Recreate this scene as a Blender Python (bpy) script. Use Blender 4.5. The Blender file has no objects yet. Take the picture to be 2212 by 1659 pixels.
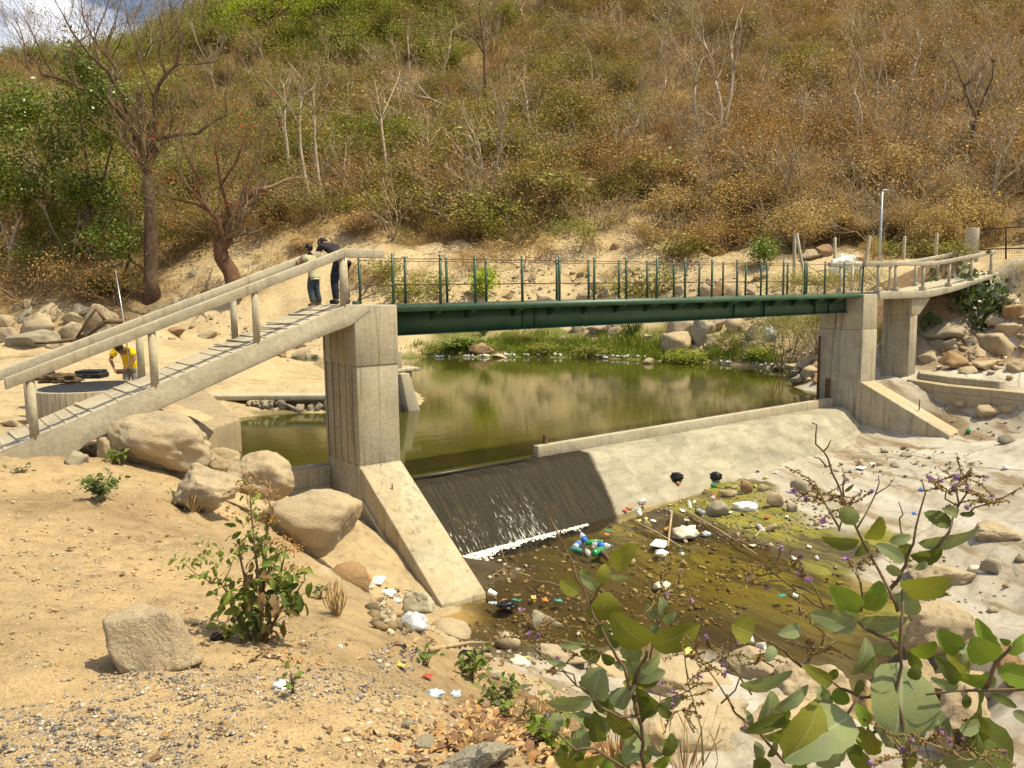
import bpy, bmesh, math, random
import numpy as np
from mathutils import Vector, Matrix, noise as mnoise
SC = bpy.context.scene
COL = SC.collection
RS = np.random.RandomState
PI = math.pi
# ---------------------------------------------------------------- camera
# world frame: x runs along the footbridge, y upstream, z up; z=0 is the bridge deck, near railing posts at y=0
YAW, PITCH, ROLL = 0.64325, -0.11968, -0.012
CAM = np.array([-7.72411, -14.2071, 0.31478])
def cam_axes():
    cy, sy, cp, sp = math.cos(YAW), math.sin(YAW), math.cos(PITCH), math.sin(PITCH)
    f = np.array([sy*cp, cy*cp, sp]); r = np.array([cy, -sy, 0.0]); u = np.cross(r, f)
    c, s = math.cos(ROLL), math.sin(ROLL)
    return c*r+s*u, -s*r+c*u, f
CR, CU, CF = cam_axes()
cam = bpy.data.cameras.new("camera"); cam_o = bpy.data.objects.new("camera", cam); COL.objects.link(cam_o)
cam.sensor_width = 36.0; cam.lens = 2850/3648*36.0; cam.clip_start = 0.05; cam.clip_end = 3000
M = Matrix.Identity(4)
for i in range(3):
    M[i][0], M[i][1], M[i][2], M[i][3] = CR[i], CU[i], -CF[i], CAM[i]
cam_o.matrix_world = M
SC.camera = cam_o
# ---------------------------------------------------------------- light
SUN_EL, SUN_DIR = math.radians(64), np.array([0.72, -0.69])
sx, sy = SUN_DIR/np.linalg.norm(SUN_DIR)
w = bpy.data.worlds.new("World"); SC.world = w; w.use_nodes = True
nt = w.node_tree; bg = nt.nodes["Background"]
sky = nt.nodes.new("ShaderNodeTexSky"); sky.sky_type = 'NISHITA'; sky.sun_disc = False
sky.sun_elevation = SUN_EL; sky.sun_rotation = math.atan2(sx, sy)
sky.air_density = 1.0; sky.dust_density = 3.0
# drifting white clouds over the blue
tc = nt.nodes.new("ShaderNodeTexCoord"); mp = nt.nodes.new("ShaderNodeMapping"); mp.inputs['Scale'].default_value = (1, 1, 2.2)
cn = nt.nodes.new("ShaderNodeTexNoise"); cn.inputs['Scale'].default_value = 4.2; cn.inputs['Detail'].default_value = 7; cn.inputs['Roughness'].default_value = .55
cr = nt.nodes.new("ShaderNodeValToRGB"); cr.color_ramp.elements[0].position = .47; cr.color_ramp.elements[1].position = .60
mx = nt.nodes.new("ShaderNodeMix"); mx.data_type = 'RGBA'; mx.inputs[7].default_value = (10.5, 10.5, 10.8, 1)
nt.links.new(tc.outputs['Generated'], mp.inputs[0]); nt.links.new(mp.outputs[0], cn.inputs['Vector']); nt.links.new(cn.outputs[0], cr.inputs[0])
nt.links.new(cr.outputs[0], mx.inputs[0]); nt.links.new(sky.outputs[0], mx.inputs[6]); nt.links.new(mx.outputs[2], bg.inputs[0])
bg.inputs[1].default_value = 0.095
sl = bpy.data.lights.new("sun", 'SUN'); sl.energy = 4.6; sl.angle = math.radians(0.5); sl.color = (1.0, 0.885, 0.60)
so = bpy.data.objects.new("sun", sl); COL.objects.link(so)
d = Vector((sx*math.cos(SUN_EL), sy*math.cos(SUN_EL), math.sin(SUN_EL)))
so.rotation_euler = d.to_track_quat('Z', 'Y').to_euler()
SC.view_settings.view_transform = 'Standard'; SC.view_settings.look = 'None'; SC.view_settings.exposure = 0.50; SC.view_settings.gamma = 1
SC.render.engine = 'CYCLES'
SC.cycles.max_bounces = 6; SC.cycles.diffuse_bounces = 2; SC.cycles.glossy_bounces = 3; SC.cycles.transparent_max_bounces = 12; SC.cycles.transmission_bounces = 3
# ---------------------------------------------------------------- pixel helpers (2212 x 1659 view of the photo -> world)
KP = 3648/2212
def ray(x, y): return ((x-1106)*KP/2850)*CR - ((y-829.5)*KP/2850)*CU + CF
def atz(x, y, z): d = ray(x, y); return CAM + d*(z-CAM[2])/d[2]
def aty(x, y, Y): d = ray(x, y); return CAM + d*(Y-CAM[1])/d[1]
def atx(x, y, X): d = ray(x, y); return CAM + d*(X-CAM[0])/d[0]
def atD(x, y, D): return CAM + ray(x, y)*D
# ---------------------------------------------------------------- mesh helpers
def props(o, label=None, cat=None, group=None, kind=None):
    if label: o['label'] = label
    if cat: o['category'] = cat
    if group: o['group'] = group
    if kind: o['kind'] = kind
    return o
def npobj(name, V, F, mats, parent=None, mi=None, smooth=False, col=None):
    """V (n,3); F list of arrays of faces (same arity inside an array)"""
    me = bpy.data.meshes.new(name)
    V = np.asarray(V, np.float32)
    if isinstance(F, np.ndarray): F = [F]
    F = [np.asarray(f, np.int32) for f in F if len(f)]
    tot = np.concatenate([np.full(len(f), f.shape[1], np.int32) for f in F])
    loops = np.concatenate([f.ravel() for f in F])
    me.vertices.add(len(V)); me.vertices.foreach_set("co", V.ravel())
    me.loops.add(len(loops)); me.loops.foreach_set("vertex_index", loops)
    me.polygons.add(len(tot)); st = np.concatenate([[0], np.cumsum(tot)[:-1]]).astype(np.int32)
    me.polygons.foreach_set("loop_start", st)
    if mi is not None: me.polygons.foreach_set("material_index", np.asarray(mi, np.int32))
    if smooth: me.polygons.foreach_set("use_smooth", np.ones(len(tot), bool))
    if not isinstance(mats, (list, tuple)): mats = [mats]
    for m in mats: me.materials.append(m)
    if col is not None:
        a = me.color_attributes.new("tint", 'FLOAT_COLOR', 'POINT')
        c = np.ones((len(V), 4), np.float32); c[:, :3] = col; a.data.foreach_set("color", c.ravel())
    me.update(calc_edges=True); me.validate()
    o = bpy.data.objects.new(name, me); COL.objects.link(o)
    if parent is not None: o.parent = parent
    return o
def empty(name, loc, label=None, cat=None, group=None, rz=0):
    o = bpy.data.objects.new(name, None); COL.objects.link(o); o.empty_display_size = .2
    o.location = loc; o.rotation_euler = (0, 0, rz)
    return props(o, label, cat, group)
class MB:
    def __init__(s): s.V = []; s.Q = []; s.T = []; s.n = 0; s.qm = []; s.tm = []; s.m = 0; s.N = {}; s.nm = {}
    def add(s, V, F):
        b = s.n; s.V += [tuple(v) for v in V]; s.n += len(V)
        for f in F:
            s.N.setdefault(len(f), []).append([i+b for i in f]); s.nm.setdefault(len(f), []).append(s.m)
        return s
    def box(s, c, sz, rz=0, R=None):
        hx, hy, hz = sz[0]/2, sz[1]/2, sz[2]/2
        if R is None: R = Matrix.Rotation(rz, 3, 'Z')
        V = [Vector(c)+R@Vector((a*hx, b*hy, e*hz)) for e in (-1, 1) for b in (-1, 1) for a in (-1, 1)]
        return s.add(V, [(0, 2, 3, 1), (4, 5, 7, 6), (0, 1, 5, 4), (2, 6, 7, 3), (0, 4, 6, 2), (1, 3, 7, 5)])
    def beam(s, a, b, wd, h, up=(0, 0, 1)):
        a, b = Vector(a), Vector(b); d = (b-a); L = d.length; d.normalize(); u = Vector(up); r = d.cross(u).normalized(); u = r.cross(d)
        V = [p+r*(i*wd/2)+u*(j*h/2) for p in (a, b) for j in (-1, 1) for i in (-1, 1)]
        return s.add(V, [(0, 1, 3, 2), (4, 6, 7, 5), (0, 4, 5, 1), (2, 3, 7, 6), (0, 2, 6, 4), (1, 5, 7, 3)])
    def prism(s, poly, ax, a, b):
        """poly in the two other axes, extruded along ax from a to b"""
        def P(p, t):
            return {'x': (t, p[0], p[1]), 'y': (p[0], t, p[1]), 'z': (p[0], p[1], t)}[ax]
        n = len(poly); V = [P(p, a) for p in poly]+[P(p, b) for p in poly]
        return s.add(V, [tuple(range(n)), tuple(range(2*n-1, n-1, -1))]+[(i, i+n, (i+1) % n+n, (i+1) % n) for i in range(n)])
    def tube(s, pts, rad, n=8, cap=True):
        pts = [Vector(p) for p in pts]; k = len(pts)
        if not hasattr(rad, '__len__'): rad = [rad]*k
        V = []; prev = None
        for i, p in enumerate(pts):
            t = (pts[min(i+1, k-1)]-pts[max(i-1, 0)]).normalized()
            if prev is None: u = t.orthogonal().normalized()
            else:
                u = prev-t*prev.dot(t)
                u = u.normalized() if u.length > 1e-6 else t.orthogonal().normalized()
            prev = u; w_ = t.cross(u)
            V += [p+(u*math.cos(2*PI*j/n)+w_*math.sin(2*PI*j/n))*rad[i] for j in range(n)]
        F = [(i*n+j, i*n+(j+1) % n, (i+1)*n+(j+1) % n, (i+1)*n+j) for i in range(k-1) for j in range(n)]
        if cap: F += [tuple(range(n-1, -1, -1)), tuple(range((k-1)*n, k*n))]
        return s.add(V, F)
    def lathe(s, prof, n=16, M4=None):
        """prof (r,z) bottom to top"""
        V = [(r*math.cos(2*PI*j/n), r*math.sin(2*PI*j/n), z) for r, z in prof for j in range(n)]
        if M4 is not None: V = [M4@Vector(v) for v in V]
        k = len(prof)
        F = [(i*n+j, i*n+(j+1) % n, (i+1)*n+(j+1) % n, (i+1)*n+j) for i in range(k-1) for j in range(n)]
        F += [tuple(range(n-1, -1, -1)), tuple(range((k-1)*n, k*n))]
        return s.add(V, F)
    def build(s, name, mats, parent=None, bevel=0, smooth=False, col=None):
        ks = list(s.N); F = [np.array(s.N[k]) for k in ks]; mi = np.concatenate([s.nm[k] for k in ks])
        o = npobj(name, s.V, F, mats, parent, mi, smooth, col)
        if bevel:
            m = o.modifiers.new("bevel", 'BEVEL'); m.width = bevel; m.segments = 2; m.limit_method = 'ANGLE'; m.angle_limit = math.radians(40)
        return o
# ---------------------------------------------------------------- materials
def newmat(name):
    m = bpy.data.materials.new(name); m.use_nodes = True
    b = m.node_tree.nodes["Principled BSDF"]
    return m, m.node_tree, b
def N(nt, t, **kw):
    n = nt.nodes.new("ShaderNode"+t)
    for k, v in kw.items():
        if k.startswith('i_'): n.inputs[k[2:].replace('_', ' ')].default_value = v
        else: setattr(n, k, v)
    return n
def L(nt, a, b): nt.links.new(a, b)
def noise(nt, vec, scale, detail=5, rough=.6, dist=0):
    n = N(nt, "TexNoise"); n.inputs['Scale'].default_value = scale; n.inputs['Detail'].default_value = detail
    n.inputs['Roughness'].default_value = rough; n.inputs['Distortion'].default_value = dist
    if vec is not None: L(nt, vec, n.inputs['Vector'])
    return n.outputs[0]
def ramp(nt, fac, stops):
    r = N(nt, "ValToRGB"); e = r.color_ramp.elements
    while len(e) < len(stops): e.new(.5)
    for k, (p, c) in zip(e, stops):
        k.position = p; k.color = (c, c, c, 1) if not hasattr(c, '__len__') else (*c, 1)
    L(nt, fac, r.inputs[0]); return r.outputs[0]
def mixc(nt, fac, a, b, mode='MIX'):
    m = N(nt, "Mix", data_type='RGBA', blend_type=mode)
    for s_, v in ((0, fac), (6, a), (7, b)):
        if hasattr(v, 'is_linked') or hasattr(v, 'links'): L(nt, v, m.inputs[s_])
        else: m.inputs[s_].default_value = v if s_ == 0 else (*v, 1)
    return m.outputs[2]
def math_(nt, op, a, b=None):
    m = N(nt, "Math", operation=op)
    for i, v in enumerate((a, b)):
        if v is None: continue
        if hasattr(v, 'links'): L(nt, v, m.inputs[i])
        else: m.inputs[i].default_value = v
    return m.outputs[0]
def coord(nt, kind='Object'): return N(nt, "TexCoord").outputs[kind]
def mapping(nt, vec, scale=(1, 1, 1), rot=(0, 0, 0)):
    m = N(nt, "Mapping"); L(nt, vec, m.inputs[0]); m.inputs['Scale'].default_value = scale; m.inputs['Rotation'].default_value = rot
    return m.outputs[0]
def bump(nt, b, h, strength=.5, dist=.02, prev=None):
    n = N(nt, "Bump"); n.inputs['Strength'].default_value = strength; n.inputs['Distance'].default_value = dist
    L(nt, h, n.inputs['Height'])
    if prev is not None: L(nt, prev, n.inputs['Normal'])
    L(nt, n.outputs[0], b.inputs['Normal']); return n.outputs[0]
def simple(name, c, rough=.7, var=.25, scale=8, metal=0, bmp=0, spec=.3, trans=0):
    """one colour with its own mottling"""
    m, t, b = newmat(name); v = coord(t)
    n = noise(t, v, scale, 4)
    lo = tuple(x*(1-var) for x in c); hi = tuple(min(1, x*(1+var)) for x in c)
    L(t, ramp(t, n, [(.3, lo), (.7, hi)]), b.inputs['Base Color'])
    b.inputs['Roughness'].default_value = rough; b.inputs['Metallic'].default_value = metal; b.inputs['Specular IOR Level'].default_value = spec
    if bmp: bump(t, b, n, bmp, .02)
    return m
def leafmat(name, c, var=.35, trans=.3, rough=.55, spec=.25):
    """foliage: colour varies from leaf to leaf and plant to plant, light shines through"""
    m, t, b = newmat(name)
    g = N(t, "NewGeometry"); oi = N(t, "ObjectInfo")
    f = math_(t, 'ADD', math_(t, 'MULTIPLY', g.outputs['Random Per Island'], .6), math_(t, 'MULTIPLY', oi.outputs['Random'], .4))
    lo = tuple(x*(1-var) for x in c); hi = tuple(x*(1+var) for x in c); mid = (c[0]*1.08, c[1]*.98, c[2]*.85)
    cc = ramp(t, f, [(0, lo), (.5, mid), (1, hi)])
    L(t, cc, b.inputs['Base Color']); b.inputs['Roughness'].default_value = rough; b.inputs['Specular IOR Level'].default_value = spec
    if trans:
        tr = N(t, "BsdfTranslucent"); ms = N(t, "MixShader"); ms.inputs[0].default_value = trans
        L(t, mixc(t, .5, cc, (c[0]*1.2, c[1]*1.25, c[2]*.5)), tr.inputs[0])
        L(t, b.outputs[0], ms.inputs[1]); L(t, tr.outputs[0], ms.inputs[2]); L(t, ms.outputs[0], t.nodes['Material Output'].inputs[0])
    return m
def concrete_mat(name, base, stain=.5, streak=True, boards=0, yellow=.3):
    m, t, b = newmat(name); v = N(t, "NewGeometry").outputs['Position']
    n1 = noise(t, v, 1.3, 6, .62, .4); n2 = noise(t, v, 14, 5, .7); n3 = noise(t, v, 90, 3, .7)
    lo = tuple(x*.66 for x in base); hi = tuple(min(.8, x*1.2) for x in base)
    c = ramp(t, n1, [(.25, lo), (.5, base), (.78, hi)])
    c = mixc(t, ramp(t, n2, [(.3, .55), (.62, 0.0)]), c, tuple(x*.5 for x in base))
    yn = noise(t, v, .8, 4, .6); c = mixc(t, math_(t, 'MULTIPLY', ramp(t, yn, [(.45, 0.), (.7, 1.)]), yellow), c, (base[0]*1.0, base[1]*.82, base[2]*.55))
    if streak:
        s1 = noise(t, mapping(t, v, (5, 5, .22)), 1.6, 6, .7)
        c = mixc(t, math_(t, 'MULTIPLY', ramp(t, s1, [(.52, 0.), (.72, 1.)]), stain), c, (.085, .075, .055))
    ph = ramp(t, n3, [(.28, .55), (.42, 0.)]); c = mixc(t, ph, c, tuple(x*.35 for x in base))
    h = math_(t, 'ADD', math_(t, 'MULTIPLY', n2, .6), math_(t, 'MULTIPLY', n3, .5))
    if boards:
        sep = N(t, "SeparateXYZ"); L(t, v, sep.inputs[0])
        z = math_(t, 'ADD', math_(t, 'MULTIPLY', sep.outputs[2], 1/boards), math_(t, 'MULTIPLY', n1, .12))
        fr = math_(t, 'FRACT', z); ln = ramp(t, fr, [(0., 1.), (.035, 0.), (.965, 0.), (1., 1.)])
        c = mixc(t, math_(t, 'MULTIPLY', ln, .6), c, (.10, .085, .06)); h = math_(t, 'SUBTRACT', h, math_(t, 'MULTIPLY', ln, .9))
    L(t, c, b.inputs['Base Color']); b.inputs['Roughness'].default_value = .9; b.inputs['Specular IOR Level'].default_value = .2
    bump(t, b, h, .55, .025)
    return m
M_CONC = concrete_mat("pier concrete", (.43, .39, .29), .9, True, 0)
M_CONC2 = concrete_mat("pale concrete", (.45, .41, .31), .45, True, 0)
M_CONC3 = concrete_mat("wing wall concrete", (.43, .385, .28), .55, True, .41, .5)
M_CONC4 = concrete_mat("buttress concrete", (.45, .40, .29), .65, True, 0, .55)
M_CONCR = concrete_mat("ramp concrete", (.45, .405, .305), .5, False, 0, .25)
M_GREEN = None
def paint_mat(name, c, rust=.15):
    m, t, b = newmat(name); v = N(t, "NewGeometry").outputs['Position']
    n = noise(t, v, 2.2, 6, .65); n2 = noise(t, mapping(t, v, (9, 9, 1)), 3, 5, .7)
    col = ramp(t, n, [(.3, tuple(x*.75 for x in c)), (.7, tuple(x*1.25 for x in c))])
    col = mixc(t, math_(t, 'MULTIPLY', ramp(t, n2, [(.6, 0.), (.8, 1.)]), rust), col, (.16, .085, .04))
    L(t, col, b.inputs['Base Color']); b.inputs['Roughness'].default_value = .45; b.inputs['Specular IOR Level'].default_value = .4
    bump(t, b, n2, .15, .01); return m
M_GREEN = paint_mat("bridge green paint", (.040, .098, .056), .25)
M_GREENP = paint_mat("post green paint", (.034, .085, .05), .25)
M_RUST = simple("rusty steel", (.13, .065, .035), .85, .4, 12, .2, .3)
M_CABLE = simple("rusty cable", (.10, .05, .032), .8, .3, 20)
M_ROCKS = []
def rock_mat(name, base, tan):
    m, t, b = newmat(name); v = N(t, "NewGeometry").outputs['Position']; oi = N(t, "ObjectInfo").outputs['Random']
    n1 = noise(t, v, 1.6, 6, .62, .5); n2 = noise(t, v, 9, 6, .7); n3 = noise(t, v, 60, 3, .8)
    c = ramp(t, n1, [(.28, tuple(x*.72 for x in base)), (.5, base), (.72, tan)])
    c = mixc(t, math_(t, 'MULTIPLY', oi, .45), c, tan)
    c = mixc(t, ramp(t, n3, [(.33, .6), (.47, 0.)]), c, tuple(x*.42 for x in base))
    c = mixc(t, ramp(t, n2, [(.58, 0.), (.75, .45)]), c, (.20, .155, .10))
    L(t, c, b.inputs['Base Color']); b.inputs['Roughness'].default_value = .88; b.inputs['Specular IOR Level'].default_value = .2
    n4 = noise(t, v, 3.2, 7, .7, 1.0); c = mixc(t, ramp(t, n4, [(.36, .45), (.46, 0.)]), c, tuple(x*.55 for x in base)); L(t, c, b.inputs['Base Color'])
    h = math_(t, 'ADD', math_(t, 'ADD', n2, math_(t, 'MULTIPLY', n4, 1.2)), math_(t, 'MULTIPLY', n3, .45)); bump(t, b, h, .9, .035)
    return m
M_ROCK = rock_mat("granite boulder", (.42, .345, .235), (.47, .36, .21))
M_ROCKG = rock_mat("grey stone", (.31, .28, .21), (.38, .32, .21))
M_ROCKB = rock_mat("brown stone", (.30, .20, .115), (.36, .23, .11))
# ---------------------------------------------------------------- terrain
CP = []   # x,y,z,kind
def cz(kind, *pts):
    for x, y, z in pts: CP.append((*atz(x, y, z), kind))
def cD(kind, vx, *pts):
    for y, D in pts: CP.append((*atD(vx, y, D), kind))
def cw(kind, *pts):
    for p in pts: CP.append((*p, kind))
# left dirt bank (camera stands on it)
cw('d', (-7.7, -14.2, -1.3), (-9, -18, -1.1), (-14, -16, -1.2), (-5, -17, -1.5), (-20, -8, -1.6), (-15, -30, -1), (10, -30, -1.5), (-40, -30, -1), (-14, -5, -1.9), (-16, 2, -2.2), (-30, 10, -2.4))
cz('d', (0, 1659, -1.35), (0, 1400, -1.5), (0, 1200, -1.75), (0, 1050, -2.0), (0, 990, -2.14), (300, 1450, -1.55), (300, 1200, -1.88), (250, 1060, -2.15),
   (90, 992, -2.16), (210, 1000, -2.3), (500, 1400, -1.7), (450, 1200, -2.0), (400, 1110, -2.3), (340, 1035, -2.5), (560, 1388, -1.75), (700, 1450, -1.72), (720, 1330, -2.0),
   (850, 1500, -1.68), (900, 1600, -1.55), (1000, 1659, -1.5), (600, 1659, -1.4), (300, 1659, -1.38), (620, 1290, -2.1))
cz('d', (900, 1400, -2.3), (950, 1460, -2.3), (1000, 1540, -2.05), (1010, 1480, -2.7), (1080, 1600, -1.95))
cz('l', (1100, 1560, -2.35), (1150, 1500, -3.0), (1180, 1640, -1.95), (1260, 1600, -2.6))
cz('d', (850, 1330, -2.6), (480, 1080, -2.5), (560, 1200, -2.3), (700, 1290, -2.3))
cz('s', (1100, 1450, -4.2), (930, 1370, -4.9))
# gully beside the buttress
cw('s', (-1.6, -1.0, -3.9), (-1.5, -2.0, -4.4), (-1.2, -3.2, -5.0), (-2.6, -1.6, -3.9), (-2.0, -3.6, -4.6), (-3.2, -.6, -3.3), (-2.3, .6, -3.6))
# bank lip to the right of the camera, dropping to the stream
cw('l', (-4.9, -12.9, -1.7), (-4.0, -11.9, -2.6), (-2.8, -10.8, -3.7), (-3.4, -14.6, -2.0), (-1.6, -13.2, -3.6), (2, -16, -3.0), (8, -20, -3))
cz('b', (1010, 1392, -5.15), (1150, 1400, -5.12))
# stream bed
cz('b', (1100, 1320, -5.18), (1200, 1250, -5.16), (1060, 1210, -5.2), (1300, 1180, -5.14), (1250, 1300, -5.18), (1400, 1150, -5.08), (1500, 1080, -5.0), (1420, 1240, -5.12), (1600, 1060, -4.92), (1620, 1150, -4.98),
   (1300, 1390, -5.2), (1500, 1300, -5.16), (1700, 1250, -5.14), (1600, 1390, -5.28), (1800, 1340, -5.25), (1980, 1290, -5.05), (1720, 1130, -4.95), (1760, 1190, -5.02), (1900, 1450, -5.35), (2060, 1530, -5.4))
cw('b', (2, .5, -5.3), (6, .5, -5.2), (10, .5, -5.0), (14, .4, -4.85))
cz('r', (1700, 1020, -4.8), (1880, 957, -4.68), (1800, 990, -4.72))
# granite slabs on the right
cz('r', (1950, 990, -4.55), (2100, 962, -4.2), (2212, 940, -4.0), (2050, 1080, -4.5), (2212, 1080, -4.25), (1900, 1080, -4.7), (1990, 1150, -4.72), (2150, 1200, -4.55), (2212, 1250, -4.65), (1820, 1060, -4.8),
   (2212, 1350, -4.75), (2080, 1290, -4.9), (2000, 1230, -4.9), (2300, 1100, -4.0), (2400, 1300, -4.3))
cz('r', (2090, 905, -3.95), (2212, 920, -3.92), (2212, 800, -2.9), (2120, 770, -2.6), (2212, 745, -2.1), (2300, 760, -1.8))
cw('r', (18.7, -2.2, -3.92), (18.4, -4.4, -3.97), (20.3, -2.2, -2.98), (20.4, -4.6, -2.95), (18.9, -.9, -3.5), (19.6, 1.0, -3.2), (20.6, 2.6, -3.5), (22.5, .5, -2.75)); cw('l', (22.6, .4, -2.7), (22, 3, -2.5), (23.2, 1.5, -1.9), (24.3, .6, -1.0), (25.4, .6, -.2), (26.3, .6, .45), (24.2, 4, -.6), (25.8, 3.5, .4), (23.5, -2.5, -2.4), (25.2, -2.0, -1.2), (26.2, -1.2, -.1))
cw('s', (27.2, .6, .66), (27.5, -1.2, .55), (28.5, 3, .95), (30, 2, .95), (29, -2, .5), (33, 0, 1.0), (36, -6, .8), (31, -8, -.5), (45, -12, 1.2))
# light rocks of the near right bank
cz('r', (1440, 1480, -5.0), (1650, 1480, -4.85), (1520, 1640, -4.55), (1700, 1640, -4.6), (2050, 1400, -4.75), (2212, 1450, -4.6), (2100, 1600, -4.5), (2212, 1659, -4.3), (1320, 1480, -5.0), (1300, 1640, -4.1), (1900, 1600, -4.9), (2400, 1500, -4.2), (2500, 1659, -3.8))
# pool bed
cw('p', (5, 4, -4.9), (1, 3, -4.9), (12, 5, -4.9), (16, 3, -4.8), (12, 15, -4.9), (18, 14, -4.9), (4, 8, -4.9), (2.2, 9, -4.9), (10, 24, -4.8), (15, 22, -4.8), (6, 34, -4.6), (0, 44, -4.6), (22, 10, -4.7), (23, 16, -4.7), (-.4, 4, -4.8), (20, 19, -4.7))
cw('p', (17.7, 2.3, -4.3), (18.5, 2.2, -4.15), (18.6, 3.4, -4.3), (21, 6, -4.1), (24.5, 7.5, -4.0))
cw('s', (-1.6, 3.0, -4.3), (-2.4, 2.6, -3.4), (-3.0, 4.4, -3.15), (-1.6, 4.9, -4.3), (-.8, 6.2, -4.4), (-.5, 7.6, -4.4), (.1, 10, -4.4), (-3.0, 1.6, -2.9), (-4.2, .8, -2.7), (-3.4, 3.2, -2.8))
# sand bar on the left
CP.append((*atD(288, 858, 21.5), 's')); cw('s', (-5.2, 3.5, -2.35), (-6.5, 7, -2.45), (-3, 8.5, -2.75), (-1.6, 9, -3.0), (-1.5, 7.2, -3.06), (-3, 12, -2.75), (0, 15.2, -3.2), (3.6, 13.2, -3.35), (5.2, 11, -3.5), (7.2, 15.5, -3.5), (-12, 10, -2.4), (-12, 22, -2.9), (-22, 24, -2.8))
cz('s', (690, 795, -3.6), (560, 820, -3.35), (620, 775, -3.55))
cD('s', 350, (735, 40), (712, 45)); cD('s', 240, (742, 44)); cD('s', 480, (748, 43), (775, 36)); cD('s', 580, (765, 43)); cD('s', 100, (790, 44)); cD('s', 0, (795, 42)); cD('s', 300, (790, 32)); cD('s', 420, (740, 47))
# far bank and hill, column by column
cD('s', -300, (765, 54)); cD('h', -300, (650, 62), (520, 73), (400, 90), (250, 130), (160, 168))
cD('s', 0, (762, 54), (735, 57)); cD('u', 0, (660, 61), (600, 65)); cD('h', 0, (520, 71), (400, 86), (250, 122), (150, 165))
cD('s', 250, (757, 54), (740, 56)); cD('u', 250, (650, 60), (580, 65)); cD('h', 250, (500, 71), (400, 81), (250, 106), (150, 140))
cD('s', 480, (768, 52), (735, 54), (640, 58), (600, 61)); cD('h', 480, (500, 68), (350, 83), (200, 101), (75, 122))
cD('s', 700, (775, 49), (750, 51), (690, 54), (620, 58), (540, 63)); cD('h', 700, (480, 68), (400, 75), (200, 95), (0, 117), (-100, 130))
cD('s', 850, (770, 49), (740, 51), (640, 56), (560, 60))
cD('g', 950, (768, 49), (740, 51)); cD('s', 950, (690, 53), (620, 56), (560, 60)); cD('h', 950, (500, 65), (350, 77), (150, 97), (0, 112), (-150, 130))
cD('g', 1200, (766, 48), (735, 50)); cD('s', 1200, (690, 52.5), (620, 55), (560, 59)); cD('h', 1200, (500, 63), (350, 74), (150, 93), (0, 107), (-150, 125))
cD('g', 1400, (775, 45), (745, 46.5)); cD('s', 1400, (690, 49.5), (600, 53), (550, 57))
cD('s', 1540, (787, 42.5), (750, 44), (690, 46.5), (620, 49), (560, 53)); cD('h', 1540, (510, 57), (350, 68), (150, 86), (0, 101), (-150, 118))
cD('s', 1700, (800, 38.5), (760, 40), (690, 42.5), (620, 45.5), (575, 49)); cD('h', 1750, (500, 54), (350, 64), (150, 82), (0, 97), (-150, 114))
cw('s', (24, 6.3, -3.7), (22.3, 5.0, -3.4), (24.5, 5.8, -2.4), (26, 6.5, -1.2))
cD('s', 1900, (620, 39), (575, 44)); cD('h', 1950, (520, 50), (400, 57), (200, 74), (0, 93), (-150, 110))
cD('s', 2212, (588, 37), (560, 42)); cD('h', 2212, (480, 48), (300, 60), (100, 80), (0, 90), (-150, 108))
cD('h', 2550, (600, 34), (500, 42), (300, 56), (0, 86), (-150, 105)); cD('h', 3200, (560, 36), (200, 60))
CPA = np.array([c[:3] for c in CP]); CPK = [c[3] for c in CP]
_c2 = .55**2
def _phi(P, Q):
    return np.sqrt((P[:, None, 0]-Q[None, :, 0])**2+(P[:, None, 1]-Q[None, :, 1])**2+_c2)
_A = np.zeros((len(CP)+1, len(CP)+1)); _A[:-1, :-1] = _phi(CPA, CPA)-0.02*np.eye(len(CP)); _A[-1, :-1] = 1; _A[:-1, -1] = 1
_W = np.linalg.solve(_A, np.append(CPA[:, 2], 0))
# smooth lattice noise used for relief and for wandering borders
_rs = RS(5); _LAT = _rs.rand(256, 256)
def vnoise(x, y, s):
    x = np.asarray(x)/s; y = np.asarray(y)/s; i = np.floor(x).astype(int); j = np.floor(y).astype(int); u = x-i; v = y-j
    u = u*u*(3-2*u); v = v*v*(3-2*v); g = lambda a, b: _LAT[(i+a) & 255, (j+b) & 255]
    return (g(0, 0)*(1-u)*(1-v)+g(1, 0)*u*(1-v)+g(0, 1)*(1-u)*v+g(1, 1)*u*v)*2-1
def fbm(x, y, s, o=4, g=.5):
    t = 0; a = 1
    for k in range(o): t = t+a*vnoise(x+37.1*k, y-19.7*k, s); s *= .5; a *= g
    return t
KINDS = 'dlsbrphug'
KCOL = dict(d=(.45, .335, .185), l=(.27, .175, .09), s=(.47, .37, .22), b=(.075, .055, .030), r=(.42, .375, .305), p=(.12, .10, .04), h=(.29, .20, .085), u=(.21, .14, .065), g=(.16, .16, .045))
KREL = dict(d=.05, l=.07, s=.10, b=.05, r=.035, p=.03, h=.5, u=.25, g=.12)
_kid = np.array([KINDS.index(k) for k in CPK])
def kweights(x, y):
    x = x+.45*fbm(x, y, 1.6, 3)*np.clip((np.hypot(x+7, y+14)-3)/6, .25, 3); y = y+.45*fbm(x+50, y+9, 1.6, 3)*np.clip((np.hypot(x+7, y+14)-3)/6, .25, 3)
    d2 = (x[:, None]-CPA[None, :, 0])**2+(y[:, None]-CPA[None, :, 1])**2+.02
    W_ = d2**-2.5; W_ /= W_.sum(1, keepdims=True)
    return np.stack([W_[:, _kid == k].sum(1) for k in range(len(KINDS))], 1)
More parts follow.
